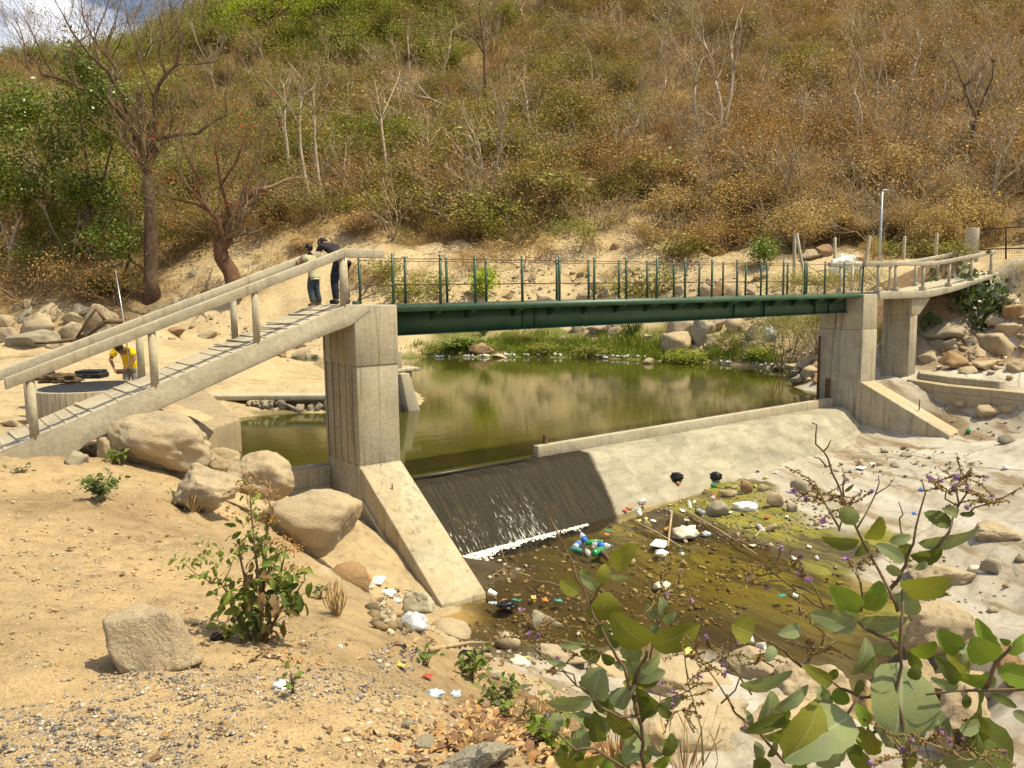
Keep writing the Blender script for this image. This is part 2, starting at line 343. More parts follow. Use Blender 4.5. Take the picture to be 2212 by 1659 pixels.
def terrain(x, y, full=False):
    x = np.atleast_1d(np.asarray(x, float)); y = np.atleast_1d(np.asarray(y, float)); z = np.empty(len(x)); K = np.empty((len(x), len(KINDS)))
    for a in range(0, len(x), 6000):
        sl_ = slice(a, a+6000); P = np.stack([x[sl_], y[sl_]], 1)
        z[sl_] = _phi(P, CPA)@_W[:-1]+_W[-1]; K[sl_] = kweights(x[sl_], y[sl_])
    rel = K@np.array([KREL[k] for k in KINDS])
    near = np.hypot(x+7.7, y+14.2)
    z = z+rel*(.55*fbm(x, y, 2.3, 3)+.35*fbm(x+9, y, .55, 3))
    soil = K[:, KINDS.index('d')]+K[:, KINDS.index('l')]+K[:, KINDS.index('s')]*.9
    cl = fbm(x+31, y-8, .30, 4, .6); z = z+soil*(.024*cl+.03*np.maximum(fbm(x-3, y+5, .16, 3, .6)-.35, 0)-.05*np.exp(-(fbm(x+80, y*.8, 1.5, 3)/.10)**2)*np.clip(near/8, 0, 1))
    # broad humps of the hill, and cracked ledges on the bare rock
    z = z+K[:, KINDS.index('h')]*1.2*fbm(x, y, 13, 2)
    rk = K[:, KINDS.index('r')]; q = fbm(x*.8+y*.5, y*.55-x*.35, 2.6, 4)
    # split ledges: the rock steps down along wandering joints
    t_ = q*3.2; fr_ = t_-np.floor(t_); st_ = np.clip((fr_-.42)/.16, 0, 1); z = z+rk*(.10*(np.floor(t_)+st_-t_)+.004*fbm(x, y, .35, 3))
    # the stream bed is broken by low bars of rock and cobble
    bk = K[:, KINDS.index('b')]; z = z+bk*(.075*fbm(x*.75+y*.3, y*.45, .9, 3)+.03*fbm(x, y, .3, 2))
    z = np.clip(z, -7, 75)
    return (z, K) if full else z
def hit(vx, vy, dmin=1.5, dmax=220):
    """point of the ground met by the line of sight through a photo pixel"""
    d = ray(vx, vy); t = dmin*(dmax/dmin)**np.linspace(0, 1, 500); P = CAM[None]+d[None]*t[:, None]
    z = tz(P[:, 0], P[:, 1]); k = np.argmax(P[:, 2] < z)
    if not (P[k, 2] < z[k]): return P[-1]
    a, b = t[max(k-1, 0)], t[k]; t2 = np.linspace(a, b, 30); P = CAM[None]+d[None]*t2[:, None]; z = tz(P[:, 0], P[:, 1])
    k = np.argmax(P[:, 2] < z); p = P[k].copy(); return p
def axis(lo, a, b, hi, fine, grow=1.07):
    c = list(np.arange(a, b+fine/2, fine)); s = fine; x = b
    while x < hi: s *= grow; x += s; c.append(x)
    s = fine; x = a; pre = []
    while x > lo: s *= grow; x -= s; pre.append(x)
    return np.array(pre[::-1]+c)
def ground_sheet(name, xs, ys, mats, hole=None, drop=0):
    X, Y = np.meshgrid(xs, ys, indexing='ij'); z, K = terrain(X.ravel(), Y.ravel(), True)
    col = K@np.array([KCOL[k] for k in KINDS])
    nx, ny = len(xs), len(ys); I = np.arange(nx*ny).reshape(nx, ny)
    F = np.stack([I[:-1, :-1], I[1:, :-1], I[1:, 1:], I[:-1, 1:]], -1).reshape(-1, 4)
    if hole is not None:
        cx = (X[:-1, :-1]+X[1:, 1:]).ravel()/2; cy = (Y[:-1, :-1]+Y[1:, 1:]).ravel()/2
        F = F[~((cx > hole[0]) & (cx < hole[1]) & (cy > hole[2]) & (cy < hole[3]))]
    V = np.stack([X.ravel(), Y.ravel(), z], 1)
    o = npobj(name, V, F, mats, smooth=True, col=col)
    me = o.data
    for nm, ks in (('wet', 'b'), ('rock', 'r'), ('grit', 'd')):
        a = me.attributes.new(nm, 'FLOAT', 'POINT'); a.data.foreach_set('value', sum(K[:, KINDS.index(k)] for k in ks).astype(np.float32))
    return o
def ground_material():
    m, t, b = newmat("ground"); v = N(t, "NewGeometry").outputs['Position']
    A = lambda n: N(t, "Attribute", attribute_name=n)
    c = A('tint').outputs['Color']; wet = A('wet').outputs['Fac']; rk = A('rock').outputs['Fac']; grit = A('grit').outputs['Fac']
    n1 = noise(t, v, .55, 7, .62, .3); n2 = noise(t, v, 5, 6, .68); n3 = noise(t, v, 38, 4, .75); n4 = noise(t, v, 160, 2, .7)
    c = mixc(t, 1, c, ramp(t, n1, [(.25, (.66, .62, .58)), (.5, (1, 1, 1)), (.78, (1.22, 1.2, 1.16))]), 'MULTIPLY')
    c = mixc(t, 1, c, ramp(t, n2, [(.28, (.66, .64, .62)), (.5, (1, 1, 1)), (.75, (1.16, 1.15, 1.13))]), 'MULTIPLY')
    # small grit: dark and pale grains on the dirt
    g3 = ramp(t, n3, [(.3, (.6, .57, .55)), (.46, (1, 1, 1)), (.6, (1, 1, 1)), (.72, (1.22, 1.22, 1.22))]); c = mixc(t, 1, c, g3, 'MULTIPLY')
    c = mixc(t, math_(t, 'MULTIPLY', grit, .75), c, mixc(t, 1, c, ramp(t, n4, [(.34, (.62, .6, .6)), (.5, (1, 1, 1)), (.66, (1.2, 1.2, 1.2))]), 'MULTIPLY'))
    # bare rock: grey-white water wear and brown seams
    mt_ = N(t, "Mapping", vector_type='TEXTURE'); L(t, v, mt_.inputs[0]); mt_.inputs['Rotation'].default_value = (0, 0, math.radians(-117)); mt_.inputs['Scale'].default_value = (4.5, .9, 1.2); r1 = noise(t, mt_.outputs[0], 1.0, 8, .62, .5); r9 = noise(t, v, .30, 4, .6, .5)
    rc = ramp(t, r1, [(.32, (.15, .105, .06)), (.42, (.28, .225, .15)), (.47, (.41, .36, .285)), (.60, (.50, .465, .40)), (.74, (.63, .605, .555))])
    rc = mixc(t, ramp(t, n3, [(.3, .55), (.45, 0.)]), rc, (.17, .14, .11)); rc = mixc(t, ramp(t, n2, [(.3, .5), (.42, 0.)]), rc, (.20, .145, .09))
    ck = N(t, "TexVoronoi"); ck.feature = 'DISTANCE_TO_EDGE'; ck.inputs['Scale'].default_value = .55; L(t, mixc(t, .18, v, noise(t, v, 1.2, 4)), ck.inputs['Vector'])
    ce = math_(t, 'MULTIPLY', ramp(t, ck.outputs['Distance'], [(.0, .6), (.010, .3), (.02, 0.)]), ramp(t, r9, [(.48, 0.), (.6, 1.)])); rc = mixc(t, ce, rc, (.12, .09, .06)); rc = mixc(t, ramp(t, r9, [(.5, 0.), (.68, .55)]), rc, (.62, .58, .51))
    c = mixc(t, math_(t, 'MULTIPLY', rk, .95), c, rc)
    # algae in the shallow stream, combed along the flow
    fl = mapping(t, v, (1.0, .22, 1), (0, 0, -.75)); a1 = noise(t, fl, .55, 6, .62, .4); a2 = noise(t, mapping(t, v, (2.2, .35, 1), (0, 0, -.75)), 2.0, 5, .7)
    ac = ramp(t, a2, [(.3, (.05, .042, .012)), (.43, (.15, .14, .024)), (.56, (.29, .27, .04)), (.74, (.21, .16, .05))])
    am = math_(t, 'MULTIPLY', wet, ramp(t, math_(t, 'ADD', math_(t, 'MULTIPLY', a1, .75), math_(t, 'MULTIPLY', a2, .25)), [(.42, 0.), (.53, 1.)]))
    sep = N(t, "SeparateXYZ"); L(t, v, sep.inputs[0]); ax = ramp(t, math_(t, 'MULTIPLY', sep.outputs[0], .1), [(.20, .12), (.52, 1.)])
    c = mixc(t, math_(t, 'MULTIPLY', am, ax), c, ac)
    L(t, c, b.inputs['Base Color'])
    b.inputs['Specular IOR Level'].default_value = .25
    L(t, math_(t, 'SUBTRACT', .95, math_(t, 'MULTIPLY', wet, .5)), b.inputs['Roughness'])
    h = math_(t, 'ADD', math_(t, 'SUBTRACT', math_(t, 'MULTIPLY', n2, .8), math_(t, 'MULTIPLY', math_(t, 'MULTIPLY', ce, rk), 1.2)), math_(t, 'ADD', math_(t, 'MULTIPLY', n3, .45), math_(t, 'MULTIPLY', n4, .18)))
    bump(t, b, h, .9, .06)
    return m
M_GROUND = ground_material()
def refine(ax, a, b, st):
    return np.concatenate([ax[ax < a-1e-6], np.arange(a, b-st*.5, st), ax[ax >= b-1e-6]])
NX = refine(axis(-420, -13, 28, 420, .17, 1.075), -11.5, -1.0, .055); NY = refine(axis(-300, -16.5, 16, 420, .17, 1.055), -13.2, -4.6, .055)
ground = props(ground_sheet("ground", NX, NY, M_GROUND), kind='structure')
_GZ = np.array([v.co[2] for v in ground.data.vertices]).reshape(len(NX), len(NY))
def tz(x, y):
    x = np.atleast_1d(np.asarray(x, float)); y = np.atleast_1d(np.asarray(y, float))
    i = np.clip(np.searchsorted(NX, x)-1, 0, len(NX)-2); j = np.clip(np.searchsorted(NY, y)-1, 0, len(NY)-2)
    u = np.clip((x-NX[i])/(NX[i+1]-NX[i]), 0, 1); v = np.clip((y-NY[j])/(NY[j+1]-NY[j]), 0, 1)
    return _GZ[i, j]*(1-u)*(1-v)+_GZ[i+1, j]*u*(1-v)+_GZ[i, j+1]*(1-u)*v+_GZ[i+1, j+1]*u*v
def gz(x, y): return float(tz(x, y)[0])
# ---------------------------------------------------------------- water
def water_mats():
    m, t, b = newmat("pool water"); v = N(t, "NewGeometry").outputs['Position']
    n = noise(t, v, .16, 5, .55); L(t, ramp(t, n, [(.3, (.034, .036, .006)), (.55, (.055, .054, .008)), (.75, (.046, .058, .010))]), b.inputs['Base Color'])
    b.inputs['Roughness'].default_value = .06; b.inputs['IOR'].default_value = 1.33; b.inputs['Specular IOR Level'].default_value = .5
    w1 = noise(t, mapping(t, v, (.9, 1.6, 1)), 1.3, 4, .55); w2 = noise(t, mapping(t, v, (1.4, 3, 1), (0, 0, .5)), 4.5, 3, .5)
    bump(t, b, math_(t, 'ADD', w1, math_(t, 'MULTIPLY', w2, .35)), .10, .028)
    m2, t, b = newmat("stream water"); v = N(t, "NewGeometry").outputs['Position']
    gl = N(t, "BsdfGlossy"); gl.inputs['Roughness'].default_value = .12; tr = N(t, "BsdfTransparent"); tr.inputs[0].default_value = (.90, .84, .64, 1)
    fr = N(t, "Fresnel"); fr.inputs[0].default_value = 1.33; ms = N(t, "MixShader")
    w1 = noise(t, mapping(t, v, (2.2, .7, 1), (0, 0, -.75)), 5, 5, .6, .5)
    bp = N(t, "Bump"); bp.inputs['Strength'].default_value = .35; bp.inputs['Distance'].default_value = .03; L(t, w1, bp.inputs['Height'])
    L(t, bp.outputs[0], gl.inputs['Normal']); L(t, bp.outputs[0], fr.inputs['Normal'])
    L(t, fr.outputs[0], ms.inputs[0]); L(t, tr.outputs[0], ms.inputs[1]); L(t, gl.outputs[0], ms.inputs[2]); L(t, ms.outputs[0], t.nodes['Material Output'].inputs[0])
    return m, m2
M_POOL, M_STREAM = water_mats()
WZ = -3.83
def flat_sheet(name, poly, zf, mat, step, kind='structure'):
    xs = np.array([p[0] for p in poly]); ys = np.array([p[1] for p in poly])
    gx = np.arange(xs.min(), xs.max(), step); gy = np.arange(ys.min(), ys.max(), step)
    X, Y = np.meshgrid(gx, gy, indexing='ij'); I = np.arange(X.size).reshape(X.shape)
    F = np.stack([I[:-1, :-1], I[1:, :-1], I[1:, 1:], I[:-1, 1:]], -1).reshape(-1, 4)
    cx = X.ravel()[F].mean(1); cy = Y.ravel()[F].mean(1); ins = np.zeros(len(cx), bool)
    for i in range(len(poly)):
        x1, y1 = poly[i]; x2, y2 = poly[i-1]
        if y1 != y2: ins ^= ((y1 > cy) != (y2 > cy)) & (cx < (x2-x1)*(cy-y1)/(y2-y1)+x1)
    V = np.stack([X.ravel(), Y.ravel(), zf(X.ravel(), Y.ravel())], 1)
    return props(npobj(name, V, F[ins], mat, smooth=True), kind=kind)
pool = flat_sheet("pool_water", [(-2.2, 1.4), (17.3, 1.4), (19.5, 1.9), (34, 6), (34, 22), (24, 34), (10, 50), (-10, 70), (-40, 90), (-40, 40), (-3, 20)], lambda x, y: np.full(len(x), WZ), M_POOL, .5)
pool2 = flat_sheet("pool_water", [(-.2, .98), (17.2, .98), (17.2, 1.401), (-.2, 1.401)], lambda x, y: np.full(len(x), WZ), M_POOL, .2)
def stream_z(x, y): return -5.06-.012*np.clip(-1-y, 0, 12)+.010*np.clip(x-2, 0, 12)+.012*vnoise(x, y, .5)
stream = flat_sheet("stream_water", [(-1.0, -.6), (14.5, -.6), (14.5, -3.5), (10, -8), (4, -12), (-2.6, -11.5), (-1.6, -6)], stream_z, M_STREAM, .12)
# ---------------------------------------------------------------- concrete works
XL, XR = -.93, 17.17
# left pier
t = empty("bridge_pier", (-.46, .6, -5.2), "tall left concrete bridge pier with rain streaks carrying the top of the ramp", "bridge pier", "bridge piers")
m = MB()
m.prism([(XL, -.15), (0, -.15), (0, 1.38), (XL, 1.38)], 'z', -5.6, -3.12)
m.prism([(XL, -.15), (0, -.15), (0, 1.38), (XL, 1.38)], 'z', -1.16, .012)
m.prism([(XL+.012, -.135), (-.012, -.135), (-.012, 1.365), (XL+.012, 1.365)], 'z', -3.1205, -1.1595)
o = m.build("pier_shaft", M_CONC, None, .02); o.parent = t; o.matrix_parent_inverse = Matrix.Translation(t.location).inverted()
def adopt(o, t):
    o.parent = t; o.matrix_parent_inverse = t.matrix_basis.inverted(); return o
m = MB()
for k in range(5): m.box((XL-.008, .08+k*.3, -1.9), (.03, .045, 2.8))
adopt(m.build("formwork_ridge", M_CONC, None, .008), t)
# left downstream buttress
t = empty("buttress_wall", (-.46, -1.6, -5.3), "sloping concrete buttress running down from the left pier beside the waterfall", "buttress", "downstream buttresses")
adopt(MB().prism([(-.153, -3.13), (-.153, -5.9), (-3.12, -5.9), (-3.08, -5.0)], 'x', XL+.004, -.004).build("buttress_wall_body", M_CONC4, None, .025), t)
m = MB()
for k in range(3):
    y0 = -.2; z0 = -3.75-.42*k; L_ = 2.2+.28*k
    m.beam((XL-.028, y0-.05, z0), (XL-.028, y0-L_, z0-L_*.63), .06, .05)
adopt(m.build("pour_ledge", M_CONC2, None, .008), t)
# right pier and its buttress
t = empty("bridge_pier", (17.6, .6, -4.6), "tall right concrete bridge pier where the steel span ends", "bridge pier", "bridge piers")
m = MB(); m.prism([(XR, -.15), (18.05, -.15), (18.05, 1.38), (XR, 1.38)], 'z', -1.2, -.03)
m.prism([(XR-.02, -.165), (18.06, -.165), (18.06, 1.4), (XR-.02, 1.4)], 'z', -5.2, -1.2005)
adopt(m.build("pier_shaft", M_CONC, None, .02), t)
t = empty("buttress_wall", (17.6, -1.5, -4.8), "sloping concrete buttress running down from the right pier onto the granite", "buttress", "downstream buttresses")
adopt(MB().prism([(-.168, -2.9), (-.168, -5.3), (-3.1, -5.3), (-3.05, -4.28)], 'x', XR-.005, 18.02).build("buttress_wall_body", M_CONC4, None, .025), t)
# weir: sill, parapet, apron
def weir_mat():
    m, t, b = newmat("weir apron concrete"); v = N(t, "NewGeometry").outputs['Position']; sep = N(t, "SeparateXYZ"); L(t, v, sep.inputs[0])
    n1 = noise(t, v, 1.2, 6, .65, .3); n2 = noise(t, v, 16, 5, .7); bl = noise(t, mapping(t, v, (1, .05, .05)), 4, 2, .5)
    dry = ramp(t, n1, [(.25, (.25, .23, .175)), (.5, (.35, .32, .245)), (.75, (.44, .405, .315))])
    dry = mixc(t, ramp(t, n2, [(.3, .5), (.5, 0.)]), dry, (.20, .17, .12))
    cs = noise(t, mapping(t, v, (.6, 3, 3)), 1.5, 6, .7); dry = mixc(t, ramp(t, cs, [(.48, 0.), (.68, .6)]), dry, (.19, .165, .125))
    cell = N(t, "TexVoronoi"); cell.inputs['Scale'].default_value = 2.3; cell.inputs['Randomness'].default_value = .7; L(t, mapping(t, v, (1, 1.2, 1.2)), cell.inputs['Vector']); cb = N(t, "RGBToBW"); L(t, cell.outputs['Color'], cb.inputs[0])
    dry = mixc(t, 1, dry, ramp(t, cb.outputs[0], [(.2, .87), (.8, 1.06)]), 'MULTIPLY')
    st = noise(t, mapping(t, v, (9, .5, .5)), 2, 5, .7)
    wetc = ramp(t, st, [(.3, (.010, .009, .006)), (.5, (.024, .019, .011)), (.7, (.055, .042, .020))])
    e = math_(t, 'ADD', sep.outputs[0], math_(t, 'ADD', math_(t, 'MULTIPLY', n1, .3), math_(t, 'MULTIPLY', math_(t, 'ADD', sep.outputs[2], 4.2), -.35)))
    wet = ramp(t, math_(t, 'MULTIPLY', e, .1), [(.555, 1.), (.567, 0.)])
    low = ramp(t, math_(t, 'ADD', sep.outputs[2], math_(t, 'MULTIPLY', n1, .12)), [(-.1, 1.), (0., 0.)])
    L(t, mixc(t, wet, dry, wetc), b.inputs['Base Color'])
    L(t, math_(t, 'SUBTRACT', .9, math_(t, 'MULTIPLY', wet, .25)), b.inputs['Roughness']); b.inputs['Specular IOR Level'].default_value = .15
    bump(t, b, math_(t, 'ADD', n2, math_(t, 'MULTIPLY', n1, .8)), .6, .03)
    return m
M_WEIR = weir_mat()
t = empty("weir", (8.5, 0, -5.3), "long low concrete weir under the footbridge with a sloping downstream apron", "weir")
# apron as a relief sheet with a solid body below
def apron_sheet():
    xs = np.arange(.004, 17.17, .09); s = np.linspace(0, 1, 34); prof = []
    for u in s:
        if u < .18: y = .98-(u/.18)*.62; z = -3.80+.0*u
        else:
            q = (u-.18)/.82; y = .36-1.78*q; z = -3.805-1.62*(q**1.12)
        prof.append((y, z))
    prof = np.array(prof); X, S = np.meshgrid(xs, np.arange(34), indexing='ij'); Y = prof[S, 0]; Z = prof[S, 1]
    # the dry end is laid in rough courses of stones bedded in mortar
    rough = np.clip((X-5.4)/.6, 0, 1)*np.clip((S-6)/3, 0, 1)
    row = np.floor(S/5.0); cellx = np.floor(X/.42+row*.5); hsh = np.sin(cellx*12.9898+row*78.233)*43758.5453; hsh -= np.floor(hsh)
    Z = Z+rough*(.045*(hsh-.5)+.025*fbm(X.ravel(), Y.ravel()*2, .3, 3).reshape(X.shape))+.012*fbm(X.ravel(), Y.ravel(), .5, 3).reshape(X.shape)
    notch = np.where((X < 3.95) & (S < 7), -.07, 0.)
    Z = Z+notch
    I = np.arange(X.size).reshape(X.shape); F = np.stack([I[:-1, :-1], I[:-1, 1:], I[1:, 1:], I[1:, :-1]], -1).reshape(-1, 4)
    return npobj("apron", np.stack([X.ravel(), Y.ravel(), Z.ravel()], 1), F, M_WEIR, smooth=True)
adopt(apron_sheet(), t)
adopt(MB().prism([(.97, -3.95), (.33, -3.98), (-1.25, -5.75), (.97, -5.75)], 'x', .01, 17.16).build("weir_body", M_WEIR), t)
adopt(MB().box((10.72, .86, -3.70), (12.9, .20, .34)).build("parapet", M_CONC2, None, .015), t)
adopt(MB().box((2.1, .90, -3.845), (4.15, .05, .10)).build("notch_sill", simple("wet dark timber", (.03, .025, .018), .4, .4, 20)), t)
# falling water on the wet apron, foam at its foot
def fall_mat():
    m, t, b = newmat("falling water"); v = N(t, "NewGeometry").outputs['Position']; sep = N(t, "SeparateXYZ"); L(t, v, sep.inputs[0])
    n = noise(t, mapping(t, v, (7.5, 1.5, 1.2)), 3.2, 6, .72, .4); n2 = noise(t, mapping(t, v, (1.1, .2, .2)), 1.3, 3, .6)
    k = ramp(t, sep.outputs[2], [(0, 0), (1, 0)])
    zf = N(t, "MapRange"); L(t, sep.outputs[2], zf.inputs[0]); zf.inputs[1].default_value = -3.95; zf.inputs[2].default_value = -5.0; zf.inputs[3].default_value = 0; zf.inputs[4].default_value = .15
    xf = N(t, "MapRange"); L(t, sep.outputs[0], xf.inputs[0]); xf.inputs[1].default_value = 2.5; xf.inputs[2].default_value = 5.0; xf.inputs[3].default_value = .02; xf.inputs[4].default_value = -.14
    a = math_(t, 'ADD', math_(t, 'ADD', n, zf.outputs[0]), math_(t, 'ADD', xf.outputs[0], math_(t, 'MULTIPLY', math_(t, 'SUBTRACT', n2, .5), .35)))
    al = ramp(t, a, [(.68, 0.), (.80, .7)])
    b.inputs['Base Color'].default_value = (.62, .62, .58, 1); b.inputs['Roughness'].default_value = .35; L(t, al, b.inputs['Alpha'])
    bump(t, b, n, .5, .02); return m
wf = []
def fall_sheet():
    xs = np.arange(.03, 4.9, .06); q = np.linspace(.0, 1, 26); X, Q = np.meshgrid(xs, q, indexing='ij')
    Y = .345-1.78*Q*.83; Z = -3.775-1.62*((Q*.83)**1.12)+.008*fbm(X.ravel(), Q.ravel()*3, .12, 2).reshape(X.shape)
    I = np.arange(X.size).reshape(X.shape); F = np.stack([I[:-1, :-1], I[:-1, 1:], I[1:, 1:], I[1:, :-1]], -1).reshape(-1, 4)
    return npobj("falling_water", np.stack([X.ravel(), Y.ravel(), Z.ravel()], 1), F, fall_mat(), smooth=True)
props(fall_sheet(), "thin streaky sheet of water sliding down the dark wet apron of the weir", "waterfall", None, "stuff")
def foam():
    rs = RS(3); m = MB(); M_F = simple("white foam", (.72, .71, .66), .8, .12, 30, 0, .6)
    V = []; F = []; n = 0
    base = bpy.data.meshes.new("tmp"); bm = bmesh.new(); bmesh.ops.create_icosphere(bm, subdivisions=1, radius=1); bv = np.array([v.co for v in bm.verts]); bf = np.array([[v.index for v in f.verts] for f in bm.faces]); bm.free()
    for k in range(1300):
        x = rs.uniform(.0, 4.25); wv = (.17+.05*math.sin(x*2.1)+.03*math.sin(x*7))*(1.15-.2*x)
        y = -1.18-abs(rs.normal(0, wv))+.06; r = rs.uniform(.008, .036)*(1.25-.14*x)
        V.append(bv*np.array([r*1.5, r*1.2, r*.55])+np.array([x, y+.03*x, -5.045])); F.append(bf+n); n += len(bv)
    o = npobj("foam", np.concatenate(V), np.concatenate(F), M_F, smooth=True); return o
props(foam(), "white band of foam where the falling water meets the stream", "foam", None, "stuff")
# retaining wall left of the pier, platform of the sand bar, rubble bank wall, gate pillar with strut
t = empty("retaining_wall", (-1.9, 1.35, -4), "short low concrete wall between the boulders and the left pier", "wall")
adopt(MB().prism([(-2.9, 1.2), (XL-.004, 1.2), (XL-.004, 1.52), (-2.9, 1.52)], 'z', -5.2, -3.30).build("retaining_wall_body", M_CONC3, None, .02), t)
t = empty("intake_platform", (-2, 9, -3.5), "flat concrete platform edging the sand bar, its stained side over dark water", "platform")
adopt(MB().prism([(-1.05, 6.5), (.2, 14.0), (-2.6, 14.4), (-3.1, 5.3), (-2.5, 5.1)], 'z', -5.2, -2.995).build("platform_body", concrete_mat("stained platform concrete", (.34, .27, .175), .9, True, 0), None, .03), t)
# rubble bank wall and the strutted gate pillar upstream of the left pier
t = empty("bank_wall", (2, 13, -4), "low rubble stone wall with a concrete cap along the sand bar", "bank wall")
A_, B_ = Vector((.15, 14.15, 0)), Vector((5.35, 9.95, 0))
adopt(MB().beam(A_+Vector((0, .25, -3.33)), B_+Vector((0, .25, -3.33)), .7, .17).build("concrete_cap", M_CONC2, None, .03), t)
def rock_np(seed, sub=3, facets=13, sharp=.8, rough=.05, sq=(1, 1, 1)):
    """angular boulder: sphere clipped by random planes, then roughened"""
    rs = RS(seed); bm = bmesh.new(); bmesh.ops.create_icosphere(bm, subdivisions=sub, radius=1)
    V = np.array([v.co[:] for v in bm.verts]); F = np.array([[v.index for v in f.verts] for f in bm.faces]); bm.free()
    if sharp >= .5:      # broken block: hull of a few random points, roughened and chipped
        bm = bmesh.new(); pn = rs.normal(size=(facets, 3)); pn /= np.linalg.norm(pn, axis=1)[:, None]; pn *= rs.uniform(.78, 1.0, (facets, 1)); pn[:, 2] *= .95
        for p_ in pn: bm.verts.new(p_)
        bmesh.ops.convex_hull(bm, input=bm.verts[:]); bmesh.ops.delete(bm, geom=[v for v in bm.verts if not v.link_faces], context='VERTS'); bmesh.ops.triangulate(bm, faces=bm.faces[:])
        lim = {2: .42, 3: .22, 4: .10}[sub]
        for _ in range(5):
            bmesh.ops.subdivide_edges(bm, edges=[e for e in bm.edges if e.calc_length() > lim], cuts=1); bmesh.ops.triangulate(bm, faces=bm.faces[:])
        bmesh.ops.smooth_vert(bm, verts=bm.verts[:], factor=.45, use_axis_x=True, use_axis_y=True, use_axis_z=True); bm.normal_update(); o = Vector(rs.rand(3)*50)
        for v in bm.verts:
            c = abs(mnoise.noise(v.co*2.2+o)); v.co += v.normal*(rough*.9*mnoise.fractal(v.co*3.2+o, 1., 2.1, 4)-.035*math.exp(-(c/.05)**2))
        bm.verts.index_update(); V = np.array([v.co[:] for v in bm.verts]); F = np.array([[v.index for v in f.verts] for f in bm.faces]); bm.free(); return V*np.array(sq), F
    n = rs.normal(size=(facets, 3)); n /= np.linalg.norm(n, axis=1)[:, None]; h = rs.uniform(.5, .9, facets)
    dt = V@n.T; r = np.where(dt > .05, h[None]/np.maximum(dt, .05), 9.); p = 7+30*sharp
    rad = (np.sum(np.minimum(r, 9)**-p, 1)+1.0)**(-1/p)
    o = rs.rand(3)*50
    nz = np.array([mnoise.fractal(Vector(v*1.7+o), 1.0, 2.1, 4) for v in V]); nz2 = np.array([mnoise.fractal(Vector(v*6+o), 1.0, 2.1, 2) for v in V])
    V = V*(rad*(1+rough*nz+rough*.4*nz2))[:, None]*np.array(sq); return V, F
def bank_stones():
    rs = RS(8); V = []; F = []; n = 0; d = (B_-A_)
    for k in range(120):
        f = rs.rand(); p = A_+d*f; v, fc = rock_np(200+k % 14, 2, 8, .8, .06)
        s = rs.uniform(.13, .34); v = v*s*np.array([1.1, .7, .8]); a = rs.rand()*6.28; c, s_ = math.cos(a), math.sin(a)
        v = v@np.array([[c, 0, -s_], [0, 1, 0], [s_, 0, c]]); v += np.array([p.x-.1+rs.normal(0, .05), p.y-.1+rs.normal(0, .06), -3.5-rs.rand()*.45]); V.append(v); F.append(fc+n); n += len(v)
    return npobj("rubble_face", np.concatenate(V), np.concatenate(F), M_ROCKG)
adopt(bank_stones(), t)
t = empty("gate_pillar", (5.6, 9.8, -4), "small concrete gate pillar with a slanted strut standing in the pool behind the left pier", "pillar")
q = aty(866, 805, 9.7); q2 = aty(890, 806, 9.7); q3 = aty(912, 886, 9.6)
m = MB(); m.prism([(q[0]-.5, -5), (q[0]+.55, -5), (q[0]+.55, q[2]), (q[0]-.5, q[2])], 'y', 9.9, 10.5)
adopt(m.build("pillar_shaft", M_CONC, None, .02), t)
m = MB(); m.box((q[0]+.05, 10.2, q[2]+.06), (1.5, .8, .12)); m.box((q[0]-.2, 10.2, q[2]+.42), (.75, .6, .6)); adopt(m.build("pillar_cap", M_CONC2, None, .03), t)
adopt(MB().prism([(q[0]-.12, q[2]-.02), (q[0]+.22, q[2]-.02), (q3[0]+.1, -4.6), (q3[0]-.45, -4.6)], 'y', 9.5, 9.895).build("strut", M_CONC2, None, .02), t)
# ---------------------------------------------------------------- left access ramp
def rz_(x): return .02+.366*(x+1.12) if x < -1.06 else .02
t = empty("access_ramp", (-4, .6, -2.2), "ribbed concrete ramp climbing from the left bank to the steel footbridge", "ramp")
x0 = -7.6
prof = [(x0, rz_(x0)), (-1.08, rz_(-1.08)), (-.60, .024), (-.60, -.10), (-1.0, -.36), (-2.0, rz_(-2)-.37), (-5.6, rz_(-5.6)-.42), (-6.4, rz_(-6.4)-.75), (x0, rz_(x0)-.9)]
adopt(MB().prism(prof, 'y', -.162, 1.392).build("ramp_slab", M_CONCR, None, .018), t)
m = MB(); rs = RS(2); x = -7.3
while x < -.95:
    p0 = Vector((x, -.10+rs.normal(0, .008), rz_(x)+.003)); p1 = Vector((x+.05*rs.normal(), 1.30, rz_(x)+.003)); m.beam(p0, p1, .05, .02, (-.34, 0, 1)); x += .205+rs.normal(0, .01)
adopt(m.build("ramp_ribs", M_CONCR, None, .008), t)
adopt(MB().beam((x0, -.13, rz_(x0)+.012), (-1.05, -.13, rz_(-1.05)+.012), .055, .03).build("ramp_curb", M_CONCR, None, .008), t)
def ramp_rail(y, label, endx, dx=0):
    r = empty("handrail", (-4, y, -1), label, "handrail", "concrete handrails")
    m = MB(); h = 1.0
    a, b, c = (-6.66, y, rz_(-6.66)+h-.02), (-1.08, y, rz_(-1.08)+h-.03), (endx, y, 1.0)
    W_ = .075
    top = [(a[0], a[2]), (b[0], b[2]), (c[0], c[2])]; hh = .085
    poly = [(p[0], p[1]-hh) for p in top]+[(p[0], p[1]+hh) for p in reversed(top)]
    m.prism(poly, 'y', y-W_, y+W_); adopt(m.build("rail_beam", M_CONC2, None, .012), r)
    for px in (-6.33+dx, -4.555+dx, -2.81+dx*.6, -1.12+dx*.4):
        adopt(MB().tube([(px, y, rz_(px)-.03), (px, y, rz_(px)+h-.10)], [.066, .062], 8).build("rail_post", M_CONC2, None, 0, False), r)
    return r
ramp_rail(-.10, "near concrete handrail of the left ramp, kinking level above the pier", -.27)
ramp_rail(1.29, "far concrete handrail of the left ramp that the people lean on", -.95, .10)
